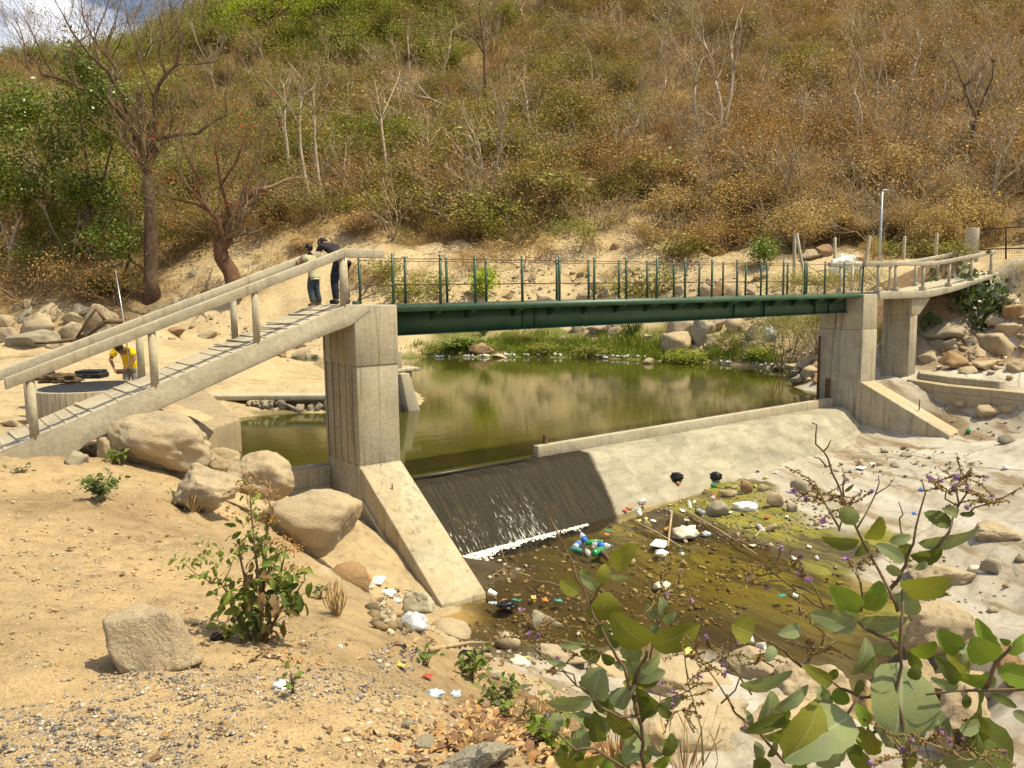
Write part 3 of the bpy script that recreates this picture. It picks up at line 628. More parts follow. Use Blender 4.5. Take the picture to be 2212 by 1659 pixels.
o = props(MB().tube([(-.86, .32, 0), (-.87, .32, .97)], .05, 10).build("steel_post", simple("white rusty pipe", (.48, .40, .28), .7, .5, 7, .2)), "white pipe post streaked with rust beside the adult on the left pier", "post", "white anchor posts")
o = props(MB().tube([(19.25-.65, 1.12, 0), (18.62, 1.12, .97)], .05, 10).build("steel_post", simple("white rusty pipe", (.48, .40, .28), .7, .5, 7, .2)), "white pipe post streaked with rust at the right end of the span", "post", "white anchor posts")
# ---------------------------------------------------------------- steel footbridge
fb = empty("footbridge", (8.6, .6, 0), "dark green steel girder footbridge with thin posts and rusty cables over the pool", "footbridge")
SP = 1.0816
NXs = [0, aty(951+.5, 655, 0)[0], aty(1027, 650, 0)[0]]+[SP*i for i in range(3, 17)]
FXs = [SP*i-.09 for i in range(0, 16)]
pm = MB().tube([(0, 0, -.08), (0, 0, 1.0)], .031, 8); post_me = None
for y, xs in ((0., NXs), (1.275, FXs)):
    for x in xs:
        if post_me is None:
            o = pm.build("post", M_GREENP, None); m = MB().lathe([(.032, 1.0), (.026, 1.02), (.008, 1.032)], 8); c = m.build("post_cap", simple("worn steel cap", (.30, .32, .32), .4, .3, 20, .6), o); post_me = o; cap_me = c
        else:
            o = post_me.copy(); COL.objects.link(o); c = cap_me.copy(); COL.objects.link(c); c.parent = o
        o.location = (x, y, 0); rs_ = RS(int(abs(x)*100)); o.rotation_euler = (rs_.normal(0, .006), rs_.normal(0, .008), 0)
        o.parent = fb; o.matrix_parent_inverse = fb.matrix_basis.inverted()
def sag(pts, k=.012):
    out = []
    for a, b in zip(pts[:-1], pts[1:]):
        for f in (0, .33, .66): out.append(Vector(a).lerp(Vector(b), f)-Vector((0, 0, k*4*f*(1-f))))
    return out+[Vector(pts[-1])]
for y, xs in ((0., NXs), (1.275, FXs)):
    for z in (.925, .415):
        adopt(MB().tube(sag([(x, y-.03, z) for x in xs]), .0085, 5).build("cable", M_CABLE), fb)
anc = aty(770, 652, -.02); anc[2] = max(anc[2], .03)
for z in (.925, .415):
    adopt(MB().tube([(0, -.03, z), (anc[0], -.02, anc[2])], .011, 5).build("stay_cable", M_CABLE), fb)
    adopt(MB().tube([(FXs[0], 1.245, z), (-.8, 1.2, .04)], .010, 5).build("stay_cable", M_CABLE), fb)
    adopt(MB().tube([(NXs[-1], -.03, z), (18.9, .0, .06)], .011, 5).build("stay_cable", M_CABLE), fb)
    adopt(MB().tube([(FXs[-1], 1.245, z), (18.3, 1.25, .06)], .010, 5).build("stay_cable", M_CABLE), fb)
m = MB().box((anc[0]-.02, anc[1], .05), (.10, .10, .10)); adopt(m.build("cable_anchor", M_GREENP, None, .01), fb)
# deck: chequered plate on a channel fascia
m = MB(); m.box((8.60, .64, -.008), (17.12, 1.40, .016)); adopt(m.build("deck_plate", paint_mat("worn deck plate", (.07, .085, .06), .6), None), fb)
for y in (-.065, 1.345):
    m = MB(); m.box((8.60, y, -.072), (17.12, .012, .128)); m.box((8.60, y+(.03 if y < 0 else -.03), -.125), (17.12, .06, .012)); adopt(m.build("fascia_channel", M_GREEN, None), fb)
for y in (.43, .88):
    m = MB(); m.box((8.58, y, -.37), (17.10, .014, .50)); m.box((8.58, y, -.626), (17.10, .20, .02)); m.box((8.58, y, -.118), (17.10, .18, .018))
    g = m.build("girder", M_GREEN, None); adopt(g, fb)
def bracket(x, y0, y1):
    m = MB(); m.prism([(y0, -.129), (y1, -.129), (y1, -.15), (y0, -.34)], 'x', x-.008, x+.008); return adopt(m.build("bracket", M_GREEN, None), fb)
for x in NXs[1:-1]: bracket(x, .42, -.05)
for x in FXs[1:]: bracket(x, .89, 1.33)
for vx in (1128, 1154, 1585, 1650, 1760, 1790):
    x = aty(vx, 700 if vx < 1300 else 660, .42)[0]; m = MB(); m.box((x, .39, -.37), (.016, .075, .486)); adopt(m.build("stiffener", M_GREEN, None), fb)
# bird nests of mud under the deck
# ---------------------------------------------------------------- right approach
def wz_(x): return .045 if x < 21.2 else .045+.62*((x-21.2)/5.5)**1.45
t = empty("approach_walkway", (22, .6, .2), "curved concrete walkway rising from the right pier towards the gate", "walkway")
xs = [18.055, 21.2]+[21.2+5.8*i/10 for i in range(1, 11)]
poly = [(x, wz_(x)) for x in xs]+[(x, wz_(x)-(.26 if x < 21.3 else .26-.12*(x-21.2)/5.8)) for x in reversed(xs)]
adopt(MB().prism(poly, 'y', -.20, 1.42).build("walkway_slab", M_CONC2, None, .02), t)
t = empty("trestle_pier", (20.7, .5, -2.9), "narrow concrete pier with a flared head under the right walkway", "pier")
m = MB(); m.prism([(20.44, -.06), (20.86, -.10), (21.0, .0), (21.0, .95), (20.44, .95)], 'z', -3.3, -.80)
m.prism([(20.44, -.8005), (21.0, -.8005), (21.75, -.222), (20.44, -.222)], 'y', -.098, .948)
adopt(m.build("pier_shaft", M_CONC, None, .015), t)
def right_rail(y, xs_, x0, x1, label):
    r = empty("handrail", (22, y, 1), label, "handrail", "concrete handrails"); h = .93
    X = [x0, 21.3, 22.5, 24, 25.5, x1]; top = [(x, wz_(x)+h-.1*max(0, (x-24)/3)) for x in X]; hh = .07
    m = MB(); m.prism([(p[0], p[1]-hh) for p in top]+[(p[0], p[1]+hh) for p in reversed(top)], 'y', y-.07, y+.07); adopt(m.build("rail_beam", M_CONC2, None, .012), r)
    for px in xs_:
        zt = wz_(px)+h-.1*max(0, (px-24)/3)-.06
        p = adopt(MB().tube([(px, y, wz_(px)-.02), (px, y, zt)], [.06, .055], 8).build("rail_post", M_CONC2), r)
        b = MB().box((px, y, wz_(px)+.07), (.19, .19, .14)).build("plinth", M_CONC2, None, .012); b.parent = p
right_rail(-.10, (17.38+.72, 19.22, 21.12, 23.05, 24.84, 26.5), 17.2, 26.75, "near concrete handrail of the right walkway bending up towards the gate")
right_rail(1.29, (17.57+.6, 19.48, 21.48, 23.36, 25.11, 26.8), 17.45, 27.1, "far concrete handrail of the right walkway beside the leaning posts")
# low concrete terrace wall right of the trestle pier
t = empty("terrace_wall", (22, -1, -3), "low stepped concrete wall across the granite beside the trestle pier", "wall")
def R4(x, y): return ((2648+x/2.212)/KP, (1350+y/2.212)/KP)
m = MB()
m.prism([(20.5, -.12), (19.9, -.3), (19.12, -1.95), (18.92, -5.6), (19.35, -5.6), (19.6, -1.9), (20.6, -.11)], 'z', -4.3, -3.02)
adopt(m.build("lower_course", concrete_mat("weathered terrace concrete", (.41, .345, .235), .5, True, .36, .5), None, .03), t)
m = MB(); m.prism([(20.9, -.2), (20.2, -.6), (19.75, -1.9), (19.6, -3.4), (20.0, -3.4), (20.2, -1.9), (21.2, -.15)], 'z', -3.2, -2.80); adopt(m.build("upper_course", M_CONC3, None, .03), t)
# rusty steel
t0 = aty(1180, 985, .9)
o = props(MB().box((t0[0], .93, -3.62), (.10, .08, .62)).build("gate_post", M_RUST, None, .005), "short rusty steel post standing at the end of the weir parapet", "steel post", "rusty steel posts")
c = atx(1790, 828, XR-.2); o = props(MB().box((XR-.13, .95, -3.35), (.09, .12, .95)).build("gate_post", M_RUST, None, .005), "rusty steel channel beside the right pier at the parapet end", "steel post", "rusty steel posts")
o = props(MB().box((XR-.045, 1.36, -2.55), (.05, .07, 2.2)).build("gate_post", M_RUST, None, .004), "tall rusty steel strip on the back corner of the right pier", "steel post", "rusty steel posts")
o = props(MB().tube([(22.4, -.55, -3.2), (22.42, -.55, -2.3)], .02, 6).build("rebar_stub", M_RUST), "thin rusty rod sticking up from the terrace wall", "steel rod", "rusty rods")
o = props(MB().tube([(17.6, -1.9, -3.7), (17.6, -1.9, -3.35)], .018, 6).build("rebar_stub", M_RUST), "rusty rod stub on top of the right buttress", "steel rod", "rusty rods")
o = props(MB().tube([(-.55, -.75, -3.65), (-.55, -.75, -3.42)], .014, 6).build("rebar_stub", M_RUST), "rusty rod stub on top of the left buttress", "steel rod", "rusty rods")
# ---------------------------------------------------------------- gate, fence posts, lamp pole
def R8(x, y): return ((2648+x/2.212)/KP, (700+y/2.212)/KP)
g0 = atD(*R8(1790, 575), 36.5); gzz = gz(g0[0], g0[1])
gp = props(MB().tube([(g0[0], g0[1], gzz-.3), (g0[0], g0[1], atD(*R8(1800, 252), 36.5)[2])], .29, 14).build("gate_pillar", M_CONC2, None, .02), "thick round concrete gate pillar beside the mesh gate", "gate pillar")
gt = empty("mesh_gate", tuple(g0), "rusty steel frame gate with wire mesh closing the path on the right", "gate")
ga = atD(*R8(1832, 262), 36.3); gb_ = atD(*R8(1832, 575), 36.3); gc = atD(*R8(2330, 228), 34.5); gd = atD(*R8(2330, 580), 34.5)
P4 = lambda u, v: Vector(ga)*(1-u)*(1-v)+Vector(gc)*u*(1-v)+Vector(gb_)*(1-u)*v+Vector(gd)*u*v
MG = simple("dark rusty gate steel", (.045, .032, .022), .8, .4, 15, .3)
m = MB()
for v in (0, .5, 1): m.tube([P4(0, v), P4(1, v)], .03, 6)
for u in (0, .49, 1): m.tube([P4(u, 0), P4(u, 1)], .035, 6)
adopt(m.build("gate_frame", MG), gt)
m = MB()
for k in range(1, 40): m.tube([P4(k/40, 0), P4(k/40, 1)], .005, 3, False)
for k in range(1, 24): m.tube([P4(0, k/24), P4(1, k/24)], .005, 3, False)
adopt(m.build("gate_mesh", MG), gt)
def fpost(a, b, D, label, rad=.075, D2=None):
    p = atD(*R8(*a), D2 or D); q_ = atD(*R8(*b), D)
    if D2 is None: q_[2] = min(q_[2], gz(q_[0], q_[1]))-.2
    return props(MB().beam(q_, p, rad*2, rad*1.8, (0, 1, .2)).build("fence_post", M_CONC2, None, .012), label, "fence post", "concrete fence posts")
fpost((405, 290), (405, 500), 46, "upright concrete fence post next to the leaning one")
fpost((420, 290), (495, 520), 45.6, "concrete fence post leaning steeply to the left above the span", .07)
fpost((722, 322), (722, 515), 46, "upright concrete fence post left of the white tarpaulin")
fpost((998, 308), (960, 525), 45, "concrete fence post tilting right, between the tarpaulin and the lamp pole")
fpost((1272, 310), (1262, 515), 44.5, "concrete fence post standing right of the lamp pole")
fpost((1525, 287), (1518, 490), 43, "concrete fence post standing nearest to the gate pillar")
fpost((480, 180), (478, 300), 52, "pale fence post higher up at the left end of the fence", .08)
fpost((536, 152), (532, 260), 56, "pale fence post half hidden in straw coloured shrubs")
a_ = atD(*R8(400, 500), 45.5); b_ = atD(*R8(640, 575), 44); a_[2] = gz(a_[0], a_[1])+.15; b_[2] = gz(b_[0], b_[1])+.1
props(MB().beam(a_, b_, .15, .13).build("fence_post", M_CONC2, None, .012), "fallen concrete fence post lying on the sandy slope", "fence post", "concrete fence posts")
lp = atD(*R8(1076, 500), 44); lz = gz(lp[0], lp[1]); lt = atD(*R8(1084, -30), 44)
t = empty("lamp_pole", (lp[0], lp[1], lz), "slender pale steel lamp pole with a short bent arm behind the right walkway", "lamp pole")
MP = simple("galvanised pole", (.42, .45, .47), .5, .2, 6, .4)
top = Vector((lp[0], lp[1]+.02, lt[2]))
adopt(MB().tube([(lp[0], lp[1], lz-.3), top-Vector((0, 0, 2.4)), top], [.068, .068, .05], 10).build("pole", MP), t)
e = Vector(atD(*R8(1150, -46), 43.6))
adopt(MB().tube([top-Vector((0, 0, .08)), top+Vector((.12, 0, .12)), e], [.04, .04, .03], 8).build("lamp_arm", MP), t)
# ---------------------------------------------------------------- round tank with the surveyors' things
tk = atz(60, 912, -2.42)
tcx, tcy, tz0 = tk[0]+CR[0]*1.18+CF[0]*.5, tk[1]+CR[1]*1.18+CF[1]*.5, -2.75
TR = 1.2
ztop = -1.72
def tank_mat():
    m, t, b = newmat("board marked tank concrete"); v = coord(t); n = noise(t, mapping(t, v, (6, 6, .3)), 2.4, 5, .7); n2 = noise(t, v, 12, 4, .7)
    c = ramp(t, n, [(.3, (.15, .125, .085)), (.5, (.33, .28, .19)), (.72, (.45, .39, .28))]); L(t, mixc(t, ramp(t, n2, [(.3, .5), (.5, 0.)]), c, (.16, .13, .09)), b.inputs['Base Color'])
    b.inputs['Roughness'].default_value = .9; bump(t, b, n, .5, .03); return m
m = MB().lathe([(TR, tz0), (TR, ztop), (TR-.13, ztop), (TR-.13, ztop-.06)], 48); o = m.build("round_tank", tank_mat(), None, .012); o.location = (tcx, tcy, 0)
props(o, "round board-marked concrete tank at the foot of the ramp with gear on top", "tank")
o = props(MB().lathe([(TR-.16, ztop-.055), (TR-.16, ztop+.0), (TR-.19, ztop+.01)], 40).build("tank_lid", simple("black plastic sheet", (.012, .012, .014), .4, .3, 5)), "black lid covering the round tank", "lid"); o.location = (tcx, tcy, 0)
# ---------------------------------------------------------------- boulders and stones
_RC = {}
def rock_me(seed, sub, facets, sharp, rough, mat):
    k = (seed, sub, facets, sharp, rough, mat.name)
    if k not in _RC:
        V, F = rock_np(seed, sub, facets, sharp, rough); o = npobj("rock", V, F, mat, smooth=sharp < .5); _RC[k] = o.data; bpy.data.objects.remove(o)
    return _RC[k]
def rock(name, vx, vy, w_, h, mat, label, cat="boulder", group=None, seed=0, D=None, sub=3, facets=14, sharp=.8, rough=.07, deep=1.0, sink=.22, rz=None, tilt=0, on=None):
    """boulder whose middle shows at (vx,vy), w_ x h pixels of the 2212 view, resting on the ground below it"""
    P = hit(vx, vy+h*.42) if D is None else atD(vx, vy+h*.42, D)
    d = float((P-CAM)@CF); k = KP/2850*d
    me = rock_me(seed, sub, facets, sharp, rough, mat)
    o = bpy.data.objects.new(name, me); COL.objects.link(o)
    co = np.array([v.co[:] for v in me.vertices]); ext = co.max(0)-co.min(0); mid = (co.max(0)+co.min(0))/2
    W_, H_ = w_*k, h*k*(1+sink); s = np.array([W_/ext[0], W_*deep*.8/ext[1], H_/ext[2]])
    ang = -YAW+(tilt if rz is None else rz)
    fw = np.array([CF[0], CF[1], 0])/np.hypot(CF[0], CF[1]); base = P+fw*W_*deep*.22
    if on is not None: base = base.copy(); base[2] = on
    o.location = (base[0], base[1], base[2]+H_*(.5-sink)); o.scale = s; o.rotation_euler = (0, tilt, ang)
    return props(o, label, cat, group)
# big boulders of the near bank
rock("boulder", 665, 1150, 215, 152, M_ROCK, "large smooth rounded boulder overhanging the gully left of the near buttress", seed=11, D=11.6, sub=5, facets=9, sharp=.16, rough=.09, sink=.05, deep=.9)
rock("boulder", 350, 965, 250, 118, M_ROCK, "long pale boulder lying against the near side of the ramp", seed=23, D=13.0, sub=5, facets=11, sharp=.42, rough=.13, deep=.8, sink=.2, tilt=.26)
rock("boulder", 415, 938, 80, 75, M_ROCK, "upright boulder behind the long pale one at the platform corner", seed=5, D=14.4, sub=4, facets=13, sharp=.6)
rock("boulder", 478, 992, 74, 44, M_ROCK, "rounded brown-grey boulder below the stained platform side", seed=17, D=14.0, sub=4, facets=10, sharp=.4, rough=.12)
rock("boulder", 552, 1035, 155, 90, M_ROCK, "smooth sloping boulder against the short retaining wall", seed=31, D=12.6, sub=5, facets=10, sharp=.38, rough=.12, deep=.9, tilt=.12)
rock("boulder", 425, 1052, 165, 86, M_ROCK, "broken boulder with a dark cracked end behind the flowering bush", seed=44, D=9.8, sub=4, facets=16, sharp=.8, rough=.12, deep=.7)
rock("boulder", 290, 902, 110, 48, M_ROCK, "flat boulder in the shade under the ramp", seed=52, D=15.2, facets=13, sharp=.8)
rock("boulder", 222, 968, 60, 52, M_ROCK, "tan squat boulder at the foot of the ramp side", seed=53, D=12.9, facets=13, sharp=.8)
rock("boulder", 690, 1270, 76, 84, M_ROCK, "tan boulder standing under the rounded overhanging boulder", seed=61, D=9.6, facets=8, sharp=.35)
rock("boulder", 752, 1268, 88, 88, M_ROCKB, "shaded brown boulder in the gully beside the buttress", seed=63, D=11.0, facets=7, sharp=.3)
rock("boulder", 860, 1390, 240, 150, M_ROCK, "big pale granite slab dipping from the dirt bank to the stream", seed=71, D=8.4, sub=4, facets=9, sharp=.5, rough=.1, deep=1.1, sink=.5, tilt=.42)
rock("boulder", 972, 1372, 92, 56, M_ROCK, "pale rock lump under the end of the left buttress", seed=73, D=12.4, facets=8, sharp=.4)
rock("boulder", 903, 1306, 74, 44, M_CONC2, "broken chunk of concrete lying in the gully by the buttress", "rubble", None, 74, 12.2, 3, 9, .95, .1)
rock("boulder", 1096, 1384, 60, 44, M_ROCK, "rounded stone at the near edge of the stream", seed=75, facets=8, sharp=.3)
rock("boulder", 1182, 1340, 78, 44, M_ROCKG, "grey angular rock in the stream behind the left big-leaved plant", seed=77, facets=12, sharp=.9, sink=.35)
rock("boulder", 1040, 1672, 270, 66, M_ROCKG, "grey-green stone at the very front of the bank", seed=79, D=2.95, sub=4, facets=8, sharp=.5, rough=.09, deep=.6, sink=.3)
rock("stone", 165, 991, 52, 30, M_ROCKG, "small grey angular stone on the dirt before the ramp", "stone", None, 81, None, 3, 8, .9)
rock("stone", 18, 914, 38, 18, M_ROCK, "small stone on the sand left of the tank", "stone", None, 83, None, 2, 8, .5)
rock("stone", 904, 1566, 32, 24, M_ROCKG, "small grey stone on the dirt slope above the dry leaves", "stone", None, 84, None, 3, 8, .6)
rock("stone", 920, 1610, 54, 24, M_ROCKG, "flat grey stone among dry leaves at the bottom of the bank", "stone", None, 85, None, 3, 8, .6)
rock("boulder", 2060, 1355, 200, 84, M_ROCK, "wide pale boulder beyond the tall leafy stem on the right", seed=91, sub=4, facets=14, sharp=.7, sink=.4, rough=.1, deep=.8)
rock("boulder", 1760, 1500, 190, 90, M_ROCK, "pale boulder in the stream edge behind the middle leaves", seed=93, sub=4, facets=14, sharp=.8, sink=.45, rough=.1, deep=.9)
rock("boulder", 1540, 1560, 330, 130, M_ROCK, "huge pale rock behind the left big-leaved plant at the bottom", seed=95, sub=4, facets=14, sharp=.8, rough=.1, deep=.9, sink=.5)
rock("boulder", 2000, 1460, 100, 90, M_ROCK, "narrow tan boulder wedged beside the large hanging leaf", seed=96, sub=4, facets=13, sharp=.8, sink=.4)
rock("boulder", 2130, 1560, 190, 150, M_ROCK, "pale split boulder in the bottom right corner", seed=97, sub=4, facets=14, sharp=.8, sink=.4, rough=.1)
rock("boulder", 2195, 1440, 90, 90, M_ROCKB, "brown shaded boulder at the right picture edge", seed=98, sub=4, facets=13, sharp=.8)
rock("boulder", 2162, 742, 106, 62, M_ROCK, "large tilted brown-grey boulder on the right slope", seed=101, facets=14, sharp=.85, tilt=.3)
rock("boulder", 2066, 782, 56, 30, M_ROCKB, "dark brown boulder lying on the pale granite", seed=102, facets=8, sharp=.5)
rock("boulder", 2068, 744, 44, 22, M_CONC2, "broken concrete block on the rock ledge below the walkway", "rubble", None, 103, None, 2, 7, .98, .03)
rock("boulder", 2096, 736, 30, 22, M_ROCKG, "small grey boulder beside the broken concrete block", seed=104, facets=8, sharp=.7)
rock("boulder", 2162, 688, 50, 28, M_ROCK, "tan boulder below the dark leafy shrub on the right", seed=105, facets=13, sharp=.8)
rock("boulder", 2040, 712, 90, 40, M_ROCKG, "grey rock ledge in the shade under the walkway", seed=106, facets=13, sharp=.8)
for i, (x, y, a, b, l) in enumerate([(1480, 1470, 200, 70, "pale cracked rock slab behind the left plant's large olive leaves"), (1640, 1440, 160, 56, "low pale rock slab at the near stream edge in the middle"), (1710, 1570, 190, 80, "pale angular rock among the middle leaves"), (1420, 1590, 160, 80, "tan angular rock behind the lower left plant stems"), (1905, 1520, 140, 66, "pale rock left of the huge hanging leaf"), (2110, 1480, 180, 64, "flat pale slab right of the huge hanging leaf"), (1330, 1440, 120, 44, "low tan rock left of the left plant"), (1230, 1415, 120, 36, "flat pale rock at the near water's edge, left"), (2060, 1240, 150, 40, "low white-grey ledge beyond the tall stem"), (2180, 1150, 120, 30, "low pale ledge at the right edge of the granite")]):
    rock("boulder", x, y, a, b, M_ROCK, l, seed=700+i, sub=4, facets=15, sharp=.9, rough=.06, sink=.5, deep=1.1)
for i, (x, y, a, b, l, k) in enumerate([(2190, 712, 60, 34, "tan boulder half buried in the soil of the right slope", 0), (2120, 760, 50, 24, "pale boulder on the ledge above the concrete terrace", 0), (2040, 745, 60, 26, "grey boulder in the shade beside the trestle pier", 1), (2140, 790, 70, 24, "low tan boulder behind the terrace wall", 0), (2200, 665, 50, 30, "brown boulder at the right edge by the castor shrub", 2), (2075, 700, 44, 26, "dark boulder under the castor shrub", 1), (2205, 790, 50, 26, "pale boulder at the right edge above the terrace", 0), (2010, 770, 46, 20, "pale broken rock at the trestle pier's foot", 0), (2180, 640, 40, 20, "tan boulder on the path edge", 0), (2095, 800, 40, 16, "flat stone on the terrace top", 0)]):
    rock("boulder", x, y, a, b, [M_ROCK, M_ROCKG, M_ROCKB][k], l, seed=760+i, sub=3, facets=14, sharp=.9, sink=.35)
# the big block of the foreground: a hull traced from its corners
def hull_rock(name, pts, D, mat, seed, label, cat):
    bm = bmesh.new()
    for x, y, dd in pts: bm.verts.new(Vector(atD(x, y, D+dd)))
    bmesh.ops.convex_hull(bm, input=bm.verts[:]); bmesh.ops.delete(bm, geom=[v for v in bm.verts if not v.link_faces], context='VERTS')
    bmesh.ops.triangulate(bm, faces=bm.faces[:])
    for _ in range(5):
        bmesh.ops.subdivide_edges(bm, edges=[e for e in bm.edges if e.calc_length() > .035], cuts=1, use_grid_fill=True); bmesh.ops.triangulate(bm, faces=bm.faces[:])
    bmesh.ops.smooth_vert(bm, verts=bm.verts[:], factor=.12, use_axis_x=True, use_axis_y=True, use_axis_z=True)
    bm.normal_update(); rs = RS(seed); o_ = rs.rand(3)*20
    for v in bm.verts:
        n = mnoise.fractal(v.co*7+Vector(o_), 1, 2.1, 5); c = abs(mnoise.noise(v.co*4+Vector(o_)))
        v.co += v.normal*(.010*n-.010*math.exp(-(c/.05)**2))
    ctr = Vector(np.mean([v.co[:] for v in bm.verts], 0))
    for v in bm.verts: v.co -= ctr
    V = np.array([v.co[:] for v in bm.verts]); bm.verts.index_update(); F = np.array([[v.index for v in f.verts] for f in bm.faces]); bm.free()
    o = npobj(name, V, F, mat); o.location = ctr; return props(o, label, cat)
_p = hit(320, 1446); _d = float((_p-CAM)@CF)
hull_rock("block_rock", [(222, 1345, .02), (362, 1318, .06), (222, 1336, .12), (300, 1300, .36), (385, 1325, .34), (368, 1322, .0), (232, 1410, -.03), (262, 1452, -.05), (330, 1456, -.06), (385, 1448, -.02), (442, 1430, .12), (440, 1422, .22), (330, 1400, .45), (245, 1420, .35), (395, 1360, .18)], _d+.03, M_ROCK, 7, "squarish block of broken granite on the dirt near the flowering bush", "boulder")
# boulder pile on the far left bank, beyond the sand bar
PILE = [(74, 699, 95, 50, "pale flat-topped"), (104, 677, 70, 44, "grey tilted"), (44, 679, 48, 38, "tan"), (10, 695, 34, 30, "cut-off pale"), (14, 722, 44, 38, "squat tan"), (68, 733, 120, 34, "long low grey"), (149, 712, 54, 38, "brown"), (153, 690, 42, 27, "small tan"), (170, 671, 44, 32, "grey ridge-backed"), (216, 690, 64, 56, "tall rounded grey"), (59, 656, 34, 20, "small grey"), (34, 664, 18, 15, "little brown"), (225, 715, 50, 20, "low grey"), (120, 745, 40, 18, "half buried")]
for i, (x, y, a, b, ad) in enumerate(PILE):
    rock("boulder", x, y, a, b, [M_ROCK, M_ROCK, M_ROCKG][i % 3], ad+" boulder in the pile on the far left bank under the big tree", "boulder", "boulder pile on the far left bank", 110+i, None, 3, 14, .95, .06, .9, .25)
SC_ = [(447, 721, 46, 25, "pale boulder on the sand behind the ramp"), (378, 716, 40, 20, "low boulder at the crest of the sand mound"), (365, 664, 30, 18, "grey boulder at the foot of the big dark trunk"), (395, 651, 54, 18, "flat boulder right of the big dark trunk"), (440, 634, 18, 16, "small white boulder below the twisted tree"), (414, 592, 18, 18, "lone tan boulder left of the twisted tree"), (636, 764, 54, 30, "pale boulder at the water behind the ramp"), (600, 760, 38, 22, "brown boulder at the water behind the ramp"), (669, 769, 30, 16, "small pale boulder at the water behind the ramp"), (650, 742, 28, 18, "tan boulder higher behind the ramp"), (330, 700, 26, 14, "grey boulder left of the mound crest"), (300, 690, 26, 13, "tan boulder beside the driftwood")]
for i, (x, y, a, b, l) in enumerate(SC_): rock("boulder", x, y, a, b, [M_ROCK, M_ROCKB, M_ROCKG][i % 3], l, "boulder", "boulders behind the ramp", 130+i, None, 3, 13, .9, .06, .9, .25)
# far bank, seen under and over the span
FB = [(1464, 742, 74, 50, "large pale angular boulder at the far waterline", 0), (1521, 720, 54, 56, "tall grey faceted boulder leaning on the pale one", 2), (1478, 708, 64, 42, "broad tan boulder behind the large pale one", 0), (1545, 738, 42, 32, "small tan boulder right of the tall grey one", 0), (1593, 700, 48, 34, "rounded tan boulder under the girder", 0), (1557, 697, 34, 36, "narrow tan boulder under the girder", 0), (1511, 693, 32, 18, "low boulder just under the girder", 1), (1629, 720, 36, 26, "brown-grey boulder left of the willowy shrub", 2), (1606, 745, 16, 20, "little upright boulder under the girder", 2), (1642, 742, 48, 22, "long grey boulder behind the willowy shrub", 2), (1637, 760, 44, 19, "low tan boulder near the right waterline", 0), (1300, 711, 52, 25, "dark-bottomed boulder on the far bank under the span", 0), (1248, 709, 34, 19, "tan boulder on the sandy bank under the span", 0), (1332, 716, 36, 18, "flat boulder beside the grass", 0), (1399, 730, 20, 15, "small boulder standing in the green grass", 0), (1215, 731, 20, 12, "small pale boulder at the grass edge", 0), (1527, 782, 17, 17, "little triangular pale boulder at the waterline", 0), (1082, 771, 38, 14, "pointed pale boulder at the waterline behind the pier", 0), (1040, 755, 66, 24, "tan hump at the waterline behind the pier", 1),
      (1555, 626, 42, 34, "orange-tan boulder seen between the bridge posts", 1), (1590, 627, 36, 31, "round pale boulder seen between the bridge posts", 0), (1625, 628, 27, 22, "cut-faced tan boulder seen between the bridge posts", 0), (1523, 628, 30, 28, "pointed tan boulder seen between the bridge posts", 0), (1290, 620, 34, 30, "white-faced broken boulder on the sandy slope", 0), (1268, 636, 40, 24, "pale split boulder below the white-faced one", 0), (1311, 634, 28, 20, "small pale boulder right of the split one", 0), (1179, 645, 40, 22, "half buried pale boulder on the sandy slope", 0), (1255, 594, 18, 15, "small grey boulder high on the sandy slope", 2), (1643, 597, 38, 16, "overhanging brown ledge boulder", 1), (1680, 521, 32, 20, "grey boulder at the top of the sandy slope", 2), (1429, 518, 18, 13, "small grey boulder among dry shrubs", 2), (1333, 531, 26, 17, "cracked boulder at the crest of the sandy slope", 1), (1470, 628, 24, 24, "pale boulder behind green weeds", 0), (1355, 582, 16, 13, "round dark boulder on the sandy slope", 2), (1100, 640, 22, 15, "brown boulder behind the near posts", 1), (1150, 600, 26, 13, "flat pale boulder behind the near posts", 0),
      (1781, 541, 36, 30, "dark cleft boulder between the leaning fence posts", 1), (1757, 552, 44, 19, "tan flat boulder between the leaning fence posts", 0), (1399, 806, 27, 13, "tan stone breaking the surface of the pool", 0), (1690, 792, 40, 15, "low boulder beside the right waterline", 2), (1745, 790, 44, 16, "grey boulder against the right pier", 2), (1665, 775, 26, 14, "tan stone by the shrub stems", 0)]
for i, (x, y, a, b, l, mt) in enumerate(FB):
    rock("boulder", x, y, a, b, [M_ROCK, M_ROCKB, M_ROCKG][mt], l, "boulder", "boulders of the far bank", 150+i, None, 3, 14, .9 if 'round' not in l else .4, .06, .9, .25, on=(WZ if 'pool' in l else None))
for i, (x, y, a, b, l) in enumerate([(1752, 806, 40, 26, "tan angular boulder in the water corner behind the right pier"), (1732, 818, 36, 20, "low grey boulder in the water corner behind the right pier"), (1764, 795, 30, 24, "grey boulder squeezed against the right pier's back edge"), (1750, 782, 30, 18, "small tan boulder above the water corner by the right pier"), (1722, 806, 26, 14, "half drowned stone near the rusty steel strip"), (1768, 818, 24, 20, "brown stone touching the rusty steel strip"), (1715, 790, 30, 14, "flat tan stone at the shrub's right side")]):
    rock("boulder", x, y, a, b, [M_ROCK, M_ROCKG, M_ROCKB][i % 3], l, seed=740+i, sub=3, facets=13, sharp=.9, sink=.3)
